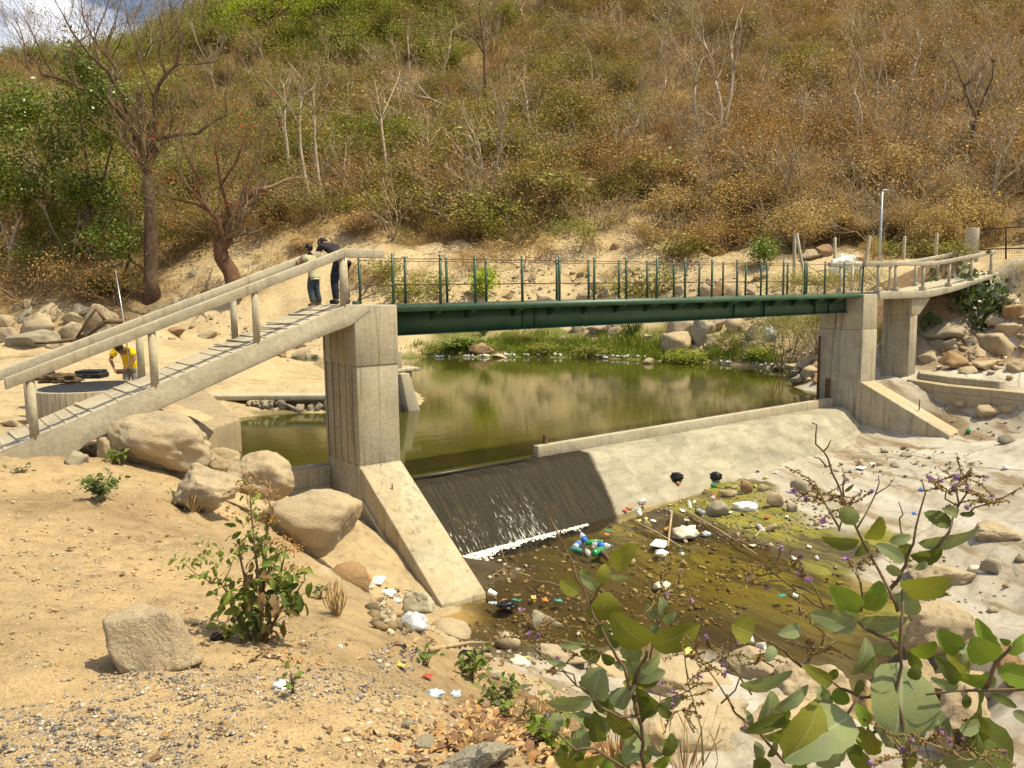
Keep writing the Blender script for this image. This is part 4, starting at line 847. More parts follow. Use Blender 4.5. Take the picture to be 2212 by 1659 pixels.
# stones in and beside the stream
ST = [(1547, 1102, 50, 34, "big grey wedge stone", 2), (1612, 1054, 29, 28, "round brown stone", 1), (1649, 1054, 28, 16, "flat tan stone", 0), (1677, 1083, 40, 32, "large pinkish tan stone", 0), (1577, 1067, 38, 16, "low pale stone", 0), (1401, 1135, 22, 20, "small grey stone among the wrappers", 2), (1633, 1090, 17, 18, "small grey upright stone", 2), (1481, 1220, 17, 15, "white triangular stone", 0), (1357, 1214, 38, 15, "half sunken pale stone below the bottles", 0), (1669, 1143, 24, 17, "tan broken stone", 0), (1735, 1051, 43, 33, "long brown-grey stone", 2), (1711, 1097, 24, 21, "cubic grey stone", 2), (1766, 1131, 15, 13, "little pale stone on the algae", 0), (1900, 1002, 14, 10, "black stone on the dry rock", 2), (1955, 981, 27, 13, "dark oval stone on the dry rock", 2), (1936, 1004, 24, 13, "grey oval stone on the dry rock", 2), (1866, 1002, 24, 18, "tan stone beside white litter on the dry rock", 0), (2180, 949, 36, 21, "grey boat-shaped stone on the right granite", 2), (1955, 968, 14, 9, "orange-tan stone on the dry rock", 1), (1912, 974, 20, 11, "dark flat stone on the dry rock", 2), (1588, 1052, 14, 9, "small tan stone near the apron foot", 0), (1054, 1420, 24, 18, "white rounded stone", 0), (1042, 1400, 30, 13, "flat pale stone by the sticks", 0), (1076, 1462, 28, 17, "dark blue-grey stone", 2), (1105, 1474, 28, 12, "pale flat stone by the near bank", 0), (2150, 1228, 44, 30, "dark hollow stone on the right granite", 2), (2150, 1320, 28, 14, "grey stone by the right trickle", 2), (1985, 1320, 30, 18, "brown stone under the tall stem", 1), (2212, 1205, 30, 20, "grey stone at the right edge", 2), (1000, 1425, 20, 12, "small tan stone", 0), (2100, 1000, 14, 9, "small dark stone on white rock", 2), (1640, 1140, 16, 12, "mossy stone", 1), (2195, 815, 24, 12, "tan slab stone on the right ledge", 0), (2140, 890, 60, 26, "angular ledge block on the right granite", 0), (2185, 880, 44, 22, "second ledge block with a dark crack", 0), (2090, 870, 40, 20, "low ledge block beside the right buttress", 0)]
for i, (x, y, a, b, l, mt) in enumerate(ST):
    rock("stone", x, y, a, b, [M_ROCK, M_ROCKB, M_ROCKG][mt], l+(" in the shallow stream" if x < 1780 and 'rock' not in l and y < 1300 else "" if len(l.split()) > 3 else " near the stream"), "stone", "stones in and beside the stream", 200+i, None, 2, 12, .8, .06, .9, .2)
# ---------------------------------------------------------------- vegetation: generators
def prisms(P0, P1, R0, R1, n=3):
    """many thin tapered rods at once"""
    P0, P1 = np.asarray(P0), np.asarray(P1); R0, R1 = np.asarray(R0), np.asarray(R1)
    t = P1-P0; t /= np.linalg.norm(t, axis=1)[:, None]+1e-9; a = np.where(np.abs(t[:, 2:3]) > .9, [[1., 0, 0]], [[0, 0, 1.]]); u = np.cross(t, a); u /= np.linalg.norm(u, axis=1)[:, None]; w_ = np.cross(t, u)
    an = 2*PI*np.arange(n)/n; ring = u[:, None]*np.cos(an)[None, :, None]+w_[:, None]*np.sin(an)[None, :, None]
    V = np.concatenate([P0[:, None]+ring*R0[:, None, None], P1[:, None]+ring*R1[:, None, None]], 1).reshape(-1, 3)
    b = np.arange(len(P0))[:, None]*2*n; j = np.arange(n); k = (j+1) % n
    F = np.stack([b+j, b+k, b+n+k, b+n+j], -1).reshape(-1, 4); return V, F
def leaves(P, size, rs, up=.4, asp=.55, fold=0):
    """diamond leaf faces at points P"""
    n = len(P); d = rs.normal(size=(n, 3)); d /= np.linalg.norm(d, axis=1)[:, None]; nn = rs.normal(size=(n, 3)); nn[:, 2] = np.abs(nn[:, 2])+up
    u = d-nn*(np.sum(d*nn, 1)/np.sum(nn*nn, 1))[:, None]; u /= np.linalg.norm(u, axis=1)[:, None]+1e-9; w_ = np.cross(nn, u); w_ /= np.linalg.norm(w_, axis=1)[:, None]+1e-9
    s = (size*rs.uniform(.6, 1.35, n))[:, None] if not hasattr(size, '__len__') else np.asarray(size)[:, None]
    V = np.stack([P-u*s*.5, P+w_*s*asp*.5, P+u*s*.5, P-w_*s*asp*.5], 1).reshape(-1, 3); F = np.arange(4*n).reshape(n, 4); return V, F
class Sk:
    """skeleton of a woody plant"""
    def __init__(s, seed): s.rs = RS(seed); s.seg = []; s.tips = []
    def grow(s, p, d, L_, r, lev, bend=.25, up=.1, nch=(2, 4), ratio=.68, spread=.7, nseg=4, rmin=.003):
        rs = s.rs; p = np.array(p, float); d = np.array(d, float); d /= np.linalg.norm(d); pts = [p]
        for i in range(nseg):
            d = d+rs.normal(0, bend, 3)*.5+np.array([0, 0, up]); d /= np.linalg.norm(d); q = p+d*L_/nseg
            ra = r*(1-.42*i/nseg); rb = r*(1-.42*(i+1)/nseg); s.seg.append((p, q, max(ra, rmin), max(rb, rmin), lev)); p = q; pts.append(p)
        if lev == 0: s.tips.append(p); s.tips.append(pts[-2]); return
        n = rs.randint(nch[0], nch[1]+1)
        for k in range(n):
            f = 1.0 if k < 2 else rs.uniform(.35, .95); i = min(int(f*nseg), nseg-1); b = pts[i]*(1-(f*nseg-i))+pts[i+1]*(f*nseg-i) if f < 1 else pts[-1]
            o = rs.normal(size=3); o -= d*(o@d); o /= np.linalg.norm(o)+1e-9; dd = d+o*spread*rs.uniform(.6, 1.3)
            s.grow(b, dd, L_*ratio*rs.uniform(.75, 1.2), r*.58*rs.uniform(.8, 1.1), lev-1, bend, up, nch, ratio, spread, max(2, nseg-1) if lev < 2 else nseg, rmin)
    def wood(s, levels=None):
        S = [q for q in s.seg if levels is None or q[4] in levels]
        if not S: return np.zeros((0, 3)), np.zeros((0, 4), int)
        out = []; off = 0; Vs = []; Fs = []
        for n, sel in ((6, [q for q in S if q[2] > .03]), (3, [q for q in S if q[2] <= .03])):
            if not sel: continue
            V, F = prisms([q[0] for q in sel], [q[1] for q in sel], np.array([q[2] for q in sel]), np.array([q[3] for q in sel]), n); Vs.append(V); Fs.append(F+off); off += len(V)
        return np.concatenate(Vs), np.concatenate(Fs)
    def cloud(s, per, jit, levels=None):
        T = np.array(s.tips); P = np.repeat(T, per, 0); return P+s.rs.normal(0, jit, P.shape)
B_PALE = simple("pale bark", (.36, .29, .21), .9, .3, 3); B_DARK = simple("dark bark", (.10, .066, .042), .95, .35, 3, 0, .5); B_TWIG = simple("brown twigs", (.27, .19, .105), .9, .35, 2); B_GREY = simple("grey twigs", (.37, .30, .20), .9, .3, 2); B_RED = simple("reddish bark", (.15, .075, .045), .9, .35, 2.5, 0, .5)
L_DRY = leafmat("dry leaves", (.36, .235, .085), .4, .2); L_RUST = leafmat("rusty leaves", (.33, .185, .062), .4, .2); L_OLIVE = leafmat("olive leaves", (.235, .215, .055), .4, .25); L_GREEN = leafmat("green leaves", (.20, .235, .04), .4, .3)
L_DEEP = leafmat("deep green leaves", (.13, .20, .035), .4, .2, .38, .45); L_BRIGHT = leafmat("bright green leaves", (.33, .42, .04), .3, .4); L_STRAW = leafmat("straw seed heads", (.49, .385, .18), .25, .2, .8); L_PUFF = leafmat("pale seed puffs", (.52, .38, .24), .2, .2, .8)
L_GREY = leafmat("grey green leaves", (.27, .29, .11), .35, .25); L_BLUE = leafmat("blue green leaves", (.085, .125, .06), .4, .2, .4, .4); L_GRASS = leafmat("fresh grass", (.18, .23, .035), .35, .35); L_WILLOW = leafmat("feathery leaves", (.27, .27, .06), .3, .35)
L_FLAME = leafmat("red flowers", (.55, .05, .02), .2, .2); L_YEL = leafmat("yellow flowers", (.65, .40, .03), .2, .2)
PROTO = {}
def shrub_mesh(key, seed, h, spread, stems, lev, leafs, wood_m, per, jit, size, up=.08, asp=.6, spr=.6, r0=.03, lup=.3, extra=None, L0=.42):
    sk = Sk(seed); rs = sk.rs
    for k in range(stems):
        a = 2*PI*(k+rs.rand()*.7)/stems; t = spread*rs.uniform(.35, 1.1); sk.grow((rs.normal(0, .05), rs.normal(0, .05), -.12), (math.cos(a)*t, math.sin(a)*t, 1), h*L0*rs.uniform(.8, 1.2), r0*rs.uniform(.7, 1.1), lev, .28, up, (2, 4), .66, spr, 3, .006)
    V, F = sk.wood(); Vs = [V]; Fs = [F]; mi = [np.zeros(len(F), int)]; off = len(V); mats = [wood_m]
    for j, (lm, pr, sz) in enumerate(zip(leafs, per, size)):
        P = sk.cloud(pr, jit); LV, LF = leaves(P, sz, rs, lup, asp); Vs.append(LV); Fs.append(LF+off); off += len(LV); mi.append(np.full(len(LF), j+1)); mats.append(lm)
    V = np.concatenate(Vs); sc = h/np.percentile(V[:, 2], 99); V = V*sc
    o = npobj(key, V, np.concatenate(Fs), mats, None, np.concatenate(mi)); me = o.data; bpy.data.objects.remove(o)
    ext = (np.percentile(V[:, 0], 97)-np.percentile(V[:, 0], 3)+np.percentile(V[:, 1], 97)-np.percentile(V[:, 1], 3))/2
    PROTO[key] = (me, ext, h); return me
for i in range(2):
    shrub_mesh("dry%d" % i, 20+i, 2.2, .9, 6, 2, [L_DRY], B_TWIG, [11], .28, [.072], r0=.028)
    shrub_mesh("rust%d" % i, 30+i, 2.4, .8, 6, 2, [L_RUST, L_DRY], B_TWIG, [8, 6], .30, [.072, .07], r0=.03)
    shrub_mesh("olive%d" % i, 40+i, 2.4, .9, 5, 2, [L_OLIVE, L_DRY], B_TWIG, [11, 2], .28, [.11, .09], r0=.03)
    shrub_mesh("twig%d" % i, 50+i, 2.6, .75, 7, 3, [L_DRY], B_GREY, [1], .15, [.09], r0=.03)
    shrub_mesh("green%d" % i, 60+i, 2.4, .9, 5, 2, [L_GREEN, L_OLIVE], B_TWIG, [11, 6], .28, [.115, .10], r0=.03)
    shrub_mesh("straw%d" % i, 70+i, 1.9, .8, 8, 2, [L_STRAW, L_DRY], B_TWIG, [18, 4], .14, [.058, .07], r0=.018, up=.2, spr=.5)
    shrub_mesh("puff%d" % i, 80+i, 1.8, .7, 7, 1, [L_PUFF, L_STRAW], B_TWIG, [46, 12], .12, [.075, .09], r0=.018, up=.2, spr=.5)
    shrub_mesh("greyleaf%d" % i, 90+i, 2.0, .9, 6, 2, [L_GREY, L_OLIVE], B_PALE, [4, 2], .22, [.15, .12], r0=.03)
shrub_mesh("weed0", 95, 1.3, .8, 9, 1, [L_GREEN, L_BRIGHT], B_TWIG, [18, 11], .17, [.105, .09], r0=.014, up=.15)
shrub_mesh("deep0", 96, 1.6, .8, 7, 2, [L_DEEP, L_GREEN], B_DARK, [9, 5], .2, [.12, .10], r0=.025)
shrub_mesh("willow0", 97, 3.0, .55, 11, 2, [L_WILLOW, L_GREEN], B_TWIG, [16, 4], .24, [.11, .10], r0=.022, up=.12, spr=.45, asp=.22)
shrub_mesh("castor0", 98, 2.0, .9, 7, 2, [L_BLUE, L_DEEP], B_TWIG, [8, 4], .2, [.19, .16], r0=.028, asp=.75)
shrub_mesh("lime0", 99, 1.2, .7, 7, 1, [L_BRIGHT], B_TWIG, [16], .15, [.13], r0=.012, up=.2)
shrub_mesh("thin0", 100, 1.3, .9, 7, 2, [L_GREEN, L_OLIVE], B_TWIG, [4, 3], .2, [.10, .09], r0=.014, up=.15)
shrub_mesh("sapling0", 102, 4.5, .12, 1, 3, [L_DRY], B_PALE, [1], .15, [.09], r0=.07, up=.2, spr=.45, L0=.40)
shrub_mesh("sapling1", 103, 4.0, .35, 3, 2, [L_DRY], B_PALE, [1], .15, [.09], r0=.05, up=.2, spr=.4, L0=.45)
def shrub(kind, vx, vy, w_, h, label, group, name="shrub", D=None, cat="shrub", rz=None):
    P = hit(vx, vy) if D is None else atD(vx, vy, D); d = float((P-CAM)@CF); k = KP/2850*d; me, ext, ph = PROTO[kind]
    o = bpy.data.objects.new(name, me); COL.objects.link(o); o.location = (P[0], P[1], P[2]-.05*h*k); sx_ = w_*k/ext; o.scale = (sx_, sx_, h*k/ph); o.rotation_euler = (0, 0, (vx*7.13+vy*3.1) % 6.28 if rz is None else rz)
    return props(o, label, cat, group)
# ---------------------------------------------------------------- scrub of the hillside: individuals that stand out
SH = [("dry0", 1160, 470, 150, 90, "dry brown twiggy shrub above the sandy slope"), ("olive0", 1080, 380, 200, 130, "wide olive shrub halfway up the hill above the middle of the span"), ("olive1", 1250, 300, 170, 110, "dark olive shrub with a forked black stem halfway up the hill"), ("rust0", 1330, 420, 200, 130, "rusty brown thicket with a dark hollow above the span"),
      ("greyleaf0", 1040, 372, 170, 100, "pale leaning shrub with grey-green leaves"), ("greyleaf1", 1200, 440, 150, 70, "grey-green shrub with broad leaves at the foot of the hill"), ("greyleaf0", 1400, 400, 130, 70, "small grey-green shrub right of the rusty thicket"),
      ("twig0", 700, 470, 130, 100, "grey twiggy shrub right of the twisted tree"), ("twig1", 880, 300, 200, 130, "large grey twiggy shrub on the slope left of centre"), ("rust1", 1700, 340, 200, 120, "rusty shrub high above the right half of the span"), ("twig0", 1900, 330, 190, 110, "grey-brown twig thicket above the lamp pole"), ("rust0", 2150, 420, 170, 100, "rusty shrub behind the mesh gate"),
      ("dry1", 1830, 420, 150, 70, "dry shrub left of the lamp pole"), ("deep0", 1860, 400, 70, 50, "small dark green bush above the left fence posts"), ("olive0", 2190, 300, 120, 90, "olive shrub at the right picture edge"), ("rust1", 1510, 470, 120, 70, "russet shrub above the right end of the sandy slope"),
      ("green0", 600, 300, 170, 90, "green shrub above the twisted tree"), ("green1", 420, 420, 120, 80, "green shrub between the two dark trunks"), ("olive1", 620, 430, 130, 80, "olive shrub right of the twisted tree"), ("dry0", 560, 520, 130, 70, "dry tangle at the foot of the twisted tree"), ("green0", 790, 470, 110, 60, "green shrub with yellow flowers left of the span"), ("olive0", 900, 450, 120, 70, "olive shrub left of the sandy slope"), ("dry1", 1010, 520, 150, 70, "dry brown bush above the left posts of the span"), ("rust0", 1600, 500, 140, 60, "low rusty bush at the top of the bank"),
      ("dry1", 1480, 560, 190, 80, "brown leafless mat of brush on the bank slope behind the posts"), ("dry0", 1130, 575, 170, 60, "brown brush at the left end of the sandy slope")]
for a in SH: shrub(*a, "shrubs standing out on the hillside")
ST_ = [("straw0", 1440, 490, 120, 90), ("straw1", 1520, 500, 130, 110), ("straw0", 1600, 490, 120, 110), ("straw1", 1680, 480, 110, 100), ("straw0", 1790, 520, 110, 80), ("straw1", 1960, 515, 120, 75), ("straw1", 1400, 530, 90, 60)]
for a in ST_: shrub(*a, "golden straw coloured seed shrub on the bank above the span", "straw coloured shrubs")
PF = [("puff0", 1480, 420, 90, 60), ("puff1", 1590, 410, 110, 60), ("puff0", 1760, 500, 90, 60), ("puff1", 1850, 520, 80, 55), ("puff0", 770, 510, 80, 60), ("puff1", 1000, 480, 70, 50), ("puff0", 1930, 510, 90, 55), ("puff1", 650, 545, 50, 40)]
for a in PF: shrub(*a, "shrub topped with pale puffy seed heads", "puffy seeded shrubs")
SH2 = [("deep0", 1640, 575, 62, 66, "dense dark green round bush on top of the sandy bank"), ("green1", 1250, 545, 95, 80, "thin green shrub with a visible stem on the sandy crest"), ("thin0", 1360, 648, 120, 56, "leafy green weeds on the bank behind the middle posts"), ("thin0", 1420, 640, 70, 80, "green sapling among weeds behind the middle posts"), ("thin0", 1470, 560, 110, 60, "green bush on the slope above the weeds"), ("thin0", 880, 655, 120, 70, "green pea-leaved bush behind the first bridge posts"), ("thin0", 950, 640, 60, 60, "lime green bush right of the first bridge posts"), ("lime0", 1045, 640, 50, 70, "lime green sapling behind the left posts"), ("thin0", 830, 610, 90, 60, "sparse green bush behind the level rail end"),
       ("weed0", 1482, 790, 78, 38, "bright green bush spilling over the far waterline"), ("weed0", 1645, 775, 60, 30, "low green bush at the waterline left of the shrub stems"), ("green0", 1580, 760, 70, 60, "green bush between the boulders under the girder"), ("green1", 1130, 738, 60, 22, "dark green mound at the far waterline"), ("deep0", 990, 755, 90, 30, "dark green mat of leaves just under the left girder end"), ("thin0", 1290, 768, 90, 26, "green leafy clump at the far waterline"), ("thin0", 1180, 760, 80, 22, "low green clump beside the dark mound"),
       ("willow0", 1695, 800, 150, 150, "willowy shrub with bare stems standing at the waterline"), ("willow0", 1770, 760, 110, 110, "feathery green shrub behind the right pier"), ("willow0", 1740, 660, 170, 90, "feathery green shrub behind the right bridge posts"), ("willow0", 1850, 650, 110, 80, "feathery green shrub under the far walkway rail"), ("willow0", 1905, 770, 60, 90, "feathery green shrub between the two right piers"), ("thin0", 1985, 560, 110, 46, "green creeper mass left of the gate pillar"), ("thin0", 2065, 560, 70, 44, "green bush touching the gate pillar"), ("thin0", 1910, 545, 70, 40, "green bush at the lamp pole foot"),
       ("castor0", 2100, 712, 130, 132, "dark blue-green castor shrub hanging at the end of the walkway"), ("castor0", 2010, 720, 40, 50, "small dark green plant in the shade under the walkway"), ("olive0", 2200, 600, 60, 40, "olive bush by the gate foot")]
for a in SH2: shrub(*a, "green bushes along the banks")
U = [("dry0", 60, 660, 150, 110), ("dry1", 170, 655, 150, 120), ("rust0", 260, 660, 120, 100), ("green0", 110, 600, 120, 90), ("deep0", 215, 640, 80, 50), ("dry0", 20, 620, 110, 90), ("olive0", 300, 640, 90, 60), ("rust1", 400, 640, 100, 50), ("dry1", 560, 620, 90, 40)]
for i, a in enumerate(U): shrub(*a, {'d': "dry brown bush in the dark understory under the big trees", 'r': "rusty bush in the dark understory under the big trees", 'g': "green bush in the dark understory under the big trees", 'o': "olive bush near the dark trunk"}[a[0][0]] if a[0] != "deep0" else "dark green bush in the understory", "understory bushes on the left bank")
# the uncountable rest of the scrub
def gn_scatter(name, P, S, rz, src, label):
    me = bpy.data.meshes.new(name); me.vertices.add(len(P)); me.vertices.foreach_set("co", np.asarray(P, np.float32).ravel())
    a = me.attributes.new("scl", 'FLOAT_VECTOR', 'POINT'); a.data.foreach_set("vector", np.asarray(S, np.float32).ravel())
    a = me.attributes.new("rot", 'FLOAT_VECTOR', 'POINT'); r = np.zeros((len(P), 3), np.float32); r[:, 2] = rz; r[:, 0] = RS(1).normal(0, .12, len(P)); a.data.foreach_set("vector", r.ravel())
    o = bpy.data.objects.new(name, me); COL.objects.link(o)
    ng = bpy.data.node_groups.new(name+" scatter", 'GeometryNodeTree'); ng.interface.new_socket("Geometry", in_out='INPUT', socket_type='NodeSocketGeometry'); ng.interface.new_socket("Geometry", in_out='OUTPUT', socket_type='NodeSocketGeometry')
    gi = ng.nodes.new('NodeGroupInput'); go = ng.nodes.new('NodeGroupOutput'); ip = ng.nodes.new('GeometryNodeInstanceOnPoints'); oi = ng.nodes.new('GeometryNodeObjectInfo'); oi.inputs[0].default_value = src; oi.transform_space = 'ORIGINAL'; oi.inputs['As Instance'].default_value = True
    for nm, sk_ in (("scl", 'Scale'), ("rot", 'Rotation')):
        na = ng.nodes.new('GeometryNodeInputNamedAttribute'); na.data_type = 'FLOAT_VECTOR'; na.inputs['Name'].default_value = nm; ng.links.new(na.outputs[0], ip.inputs[sk_])
    ng.links.new(gi.outputs[0], ip.inputs['Points']); ng.links.new(oi.outputs['Geometry'], ip.inputs['Instance']); ng.links.new(ip.outputs[0], go.inputs[0])
    md = o.modifiers.new("scatter", 'NODES'); md.node_group = ng
    return props(o, label, "scrub", None, "stuff")
def project(P):
    d = P-CAM; w_ = d@CF; return 1106+(d@CR)/w_*2850/KP, 829.5-(d@CU)/w_*2850/KP, w_
def find_src(mesh_key):
    me = PROTO[mesh_key][0]
    return next(o for o in COL.objects if o.data is me)
def hill_scrub():
    rs = RS(77); n = 12000; a = rs.uniform(-.95, .95, n); r = 30+rs.rand(n)**.8*170
    P = CAM[None, :2]+r[:, None]*(np.array([CF[0], CF[1]])[None]*np.cos(a)[:, None]+np.array([CR[0], CR[1]])[None]*np.sin(a)[:, None])
    z, K = terrain(P[:, 0], P[:, 1], True); P3 = np.stack([P[:, 0], P[:, 1], z], 1); vx, vy, w_ = project(P3)
    kh = K[:, KINDS.index('h')]+.5*K[:, KINDS.index('u')]
    ks = K[:, KINDS.index('s')]; ok = ((kh > .52+.2*rs.rand(n)) | ((ks > .55) & (w_ > 45) & (rs.rand(n) < .16) & (vy < 640) & (vx > 500))) & (vx > -350) & (vx < 2560) & (w_ > 20) & (vy > -260)
    P3, vx, vy = P3[ok], vx[ok], vy[ok]; m = len(P3); q = fbm(P3[:, 0], P3[:, 1], 16, 3); q2 = fbm(P3[:, 0]+70, P3[:, 1], 9, 2); u = rs.rand(m)
    kinds = np.empty(m, object)
    for i in range(m):
        x, y = vx[i], vy[i]; g = .30+.25*(x < 950)+.35*((y < 140) & (x < 1000))-.12*(x > 1350)+.12*((x > 950) & (x < 1400) & (y > 180))+.3*q[i]
        c = u[i]
        if c < g: kinds[i] = 'green0' if (q2[i] > .25 or y < 150) and x < 1100 else ('olive1' if c < g*.7 else 'olive0')
        else:
            c = (c-g)/(1-g)
            kinds[i] = 'twig0' if c < .26 else 'twig1' if c < .50 else 'dry0' if c < .66 else 'dry1' if c < .80 else 'rust0' if c < .91 else 'rust1'
            if rs.rand() < .075: kinds[i] = 'sapling%d' % rs.randint(2)
            if y > 420 and x > 1350 and c > .55: kinds[i] = 'straw0'
    low = (kh[ok] < .5); kinds[low & (u < .7)] = 'dry0'; kinds[low & (u >= .7)] = 'olive0'
    desc = dict(green0="green scrub covering the upper left hillside", olive0="olive scrub mixed over the hillside", olive1="darker olive scrub mixed over the hillside", twig0="grey leafless twigs covering the hillside", twig1="fine grey leafless brush on the hillside", dry0="dry brown scrub covering the hillside", dry1="loose dry brown scrub covering the hillside", rust0="rusty brown scrub covering the hillside", rust1="russet scrub covering the hillside", sapling0="thin pale bare saplings scattered over the hillside", sapling1="forked pale bare saplings scattered over the hillside", straw0="straw coloured scrub along the foot of the hill")
    for k in desc:
        s = kinds == k
        if not s.any(): continue
        sc = .7+1.35*rs.rand(s.sum())**1.6; sc = sc*np.where(low[s], .5, 1.); S = np.stack([sc*rs.uniform(.9, 1.35, s.sum()), sc*rs.uniform(.9, 1.35, s.sum()), sc*rs.uniform(.7, 1.2, s.sum())], 1)
        gn_scatter("hillside_scrub", P3[s]-np.array([0, 0, .1]), S, rs.rand(s.sum())*6.28, find_src(k), desc[k])
shrub("sapling0", 1010, 330, 58, 110, "thin pale bare sapling rising out of the hillside scrub left of centre", "bare saplings on the hillside", "sapling", None, "tree")
shrub("sapling1", 1740, 300, 58, 110, "forked pale bare sapling in the scrub above the right half of the span", "bare saplings on the hillside", "sapling", None, "tree")
hill_scrub()
# ---------------------------------------------------------------- trees
B_BRN = simple("dark fine twigs", (.17, .12, .07), .9, .35, 2); B_RED2 = simple("dark reddish bark", (.115, .06, .035), .95, .4, 3, 0, .6)
def tree(label, D, limbs, bark, twig_m, tw, lf=None, seed=0, group="trees on the far bank", base=None, name="tree", flowers=None):
    """limbs: traced [(x,y)...] in the 2212 view with start/end radius in metres; every limb gets its own depth drift, then twigs sprout from it"""
    rs = RS(seed); sk = Sk(seed+1); m = MB(); bx, by = limbs[0][0][0]
    P0 = hit(bx, by) if D is None else atD(bx, by, D)
    if D is None: D = float((P0-CAM)@CF)
    origin = Vector(P0); t = empty(name, tuple(origin), label, "tree", group); done = {}
    for pts, ra, rb in limbs:
        drift = rs.uniform(-1, 1)*.05*D if done else 0; P = []; n = len(pts)
        for i, (x, y) in enumerate(pts):
            d0 = done.get((x, y), None)
            dd = d0 if d0 is not None else (done.get(pts[0], D)+drift*i/max(1, n-1)); done[(x, y)] = dd; P.append(atD(x, y, dd))
        if limbs[0][0] is pts: P[0] = P[0]-np.array([0, 0, .3])
        fine = []
        for a, b in zip(P[:-1], P[1:]):
            for f in (0, .5): fine.append(a*(1-f)+b*f+rs.normal(0, .012*np.linalg.norm(b-a), 3)*(f > 0))
        fine.append(P[-1]); k = len(fine); R = [ra+(rb-ra)*i/(k-1) for i in range(k)]
        if limbs[0][0] is pts: R[0] *= 1.35
        m.tube(fine, R, 8)
        ln = sum(np.linalg.norm(b-a) for a, b in zip(fine[:-1], fine[1:])); cnt, L0, lev, spr, f0 = tw
        if limbs[0][0] is pts and len(limbs) > 1: f0 = .75
        for j in range(max(2, int(cnt*ln))):
            f = f0+(1-f0)*rs.rand()**.7; i = min(int(f*(k-1)), k-2); p = fine[i]+(fine[i+1]-fine[i])*(f*(k-1)-i); dr = fine[i+1]-fine[i]; dr = dr/np.linalg.norm(dr)
            o = rs.normal(size=3); o -= dr*(o@dr); o /= np.linalg.norm(o); sk.grow(p, dr*.6+o*spr+np.array([0, 0, .25]), L0*rs.uniform(.5, 1.2), max(.012, R[i]*.3), lev, .3, .10, (2, 3), .7, .55, 3, .007)
        sk.grow(fine[-1], fine[-1]-fine[-2], L0, max(.014, rb*.9), lev, .3, .1, (2, 3), .7, .5, 3, .007)
    m.V = [tuple(Vector(v)-origin) for v in m.V]
    o = m.build("trunk", bark, t, smooth=True)
    V, F = sk.wood(); Vs = [V]; Fs = [F]; mi = [np.zeros(len(F), int)]; off = len(V); mats = [twig_m]
    for q in ([lf] if lf else [])+([flowers] if flowers else []):
        mat, per, sz, jit, frac = q; T = np.array(sk.tips); T = T[rs.rand(len(T)) < frac]; Pp = np.repeat(T, per, 0); Pp = Pp+rs.normal(0, jit, Pp.shape); LV, LF = leaves(Pp, sz, rs, .5, .6)
        mats.append(mat); Vs.append(LV); Fs.append(LF+off); off += len(LV); mi.append(np.full(len(LF), len(mats)-1))
    npobj("crown", np.concatenate(Vs)-np.array(origin), np.concatenate(Fs), mats, t, np.concatenate(mi)); return t
def q1(*a): return [(x/3.648, y/3.648) for x, y in a]                 # traced on the four enlarged top strips of the photo
def q2_(*a): return [(545.8+x/3.648, y/3.648) for x, y in a]
def q3_(*a): return [(1091.6+x/3.648, y/3.648) for x, y in a]
def q4_(*a): return [(1605.8+x/3.648, y/3.648) for x, y in a]
# the big dark tree on the left
f1 = (1145, 1240); f2 = (990, 930)
tree("tall dark bare tree with a thick trunk and a wide twiggy crown against the sky", 60, [
    (q1((1205, 2380), (1190, 2000), (1190, 1660), (1160, 1400), f1), .55, .36),
    (q1(f1, (1100, 1130), (1060, 1040), f2), .30, .24), (q1(f2, (880, 820), (770, 760), (640, 700), (540, 640), (430, 610), (330, 590), (280, 470), (200, 350)), .20, .05),
    (q1(f2, (970, 770), (900, 650), (850, 560), (780, 500), (700, 430), (640, 350), (560, 240), (500, 120)), .18, .05), (q1((900, 650), (920, 540), (870, 470), (780, 370), (720, 280), (660, 150), (640, 20)), .14, .04),
    (q1(f1, (1180, 1190), (1210, 1110), (1270, 1085), (1400, 1060), (1560, 1050), (1650, 980), (1790, 900), (1775, 780), (1790, 680)), .24, .05), (q1((1210, 1110), (1225, 960), (1220, 800), (1250, 670), (1310, 590), (1380, 520), (1410, 440), (1420, 300), (1400, 150)), .20, .05), (q1((1380, 520), (1450, 500), (1560, 505), (1690, 490)), .10, .03), (q1((780, 500), (740, 330), (820, 120), (870, -60)), .09, .03), (q1((430, 610), (330, 430), (250, 250), (190, 140)), .08, .03), (q1((1220, 800), (1130, 560), (1080, 380), (1010, 180), (980, 0)), .09, .03), (q1((1310, 590), (1250, 420), (1280, 220), (1230, 60)), .08, .03)],
    B_DARK, B_BRN, (2.0, 2.3, 3, .8, .25), (L_DRY, 1, .14, .2, .3), 3)
# the twisted trunk
tree("short twisted tree with a thick crooked reddish trunk and red flowers", 57, [
    ([(508, 618), (499, 588), (479, 558), (476, 534), (492, 512)], .62, .48), ([(492, 512), (500, 480), (508, 455), (522, 436), (532, 424), (556, 410), (569, 408)], .40, .20), ([(492, 512), (477, 505), (468, 476), (456, 458), (432, 432), (408, 404)], .30, .10), ([(476, 534), (464, 520), (455, 504), (440, 500)], .16, .10), ([(500, 480), (490, 440), (478, 400), (470, 350), (462, 300)], .18, .05), ([(532, 424), (540, 380), (560, 330), (575, 290)], .14, .04), ([(456, 458), (420, 440), (380, 430), (350, 420), (325, 400)], .14, .04), ([(432, 432), (425, 380), (400, 330), (390, 290)], .12, .04), ([(478, 400), (510, 350), (530, 300)], .10, .04)],
    B_RED2, B_BRN, (2.2, 1.7, 3, .8, .3), (L_OLIVE, 2, .11, .15, .5), 9, flowers=(L_FLAME, 2, .20, .12, .035))
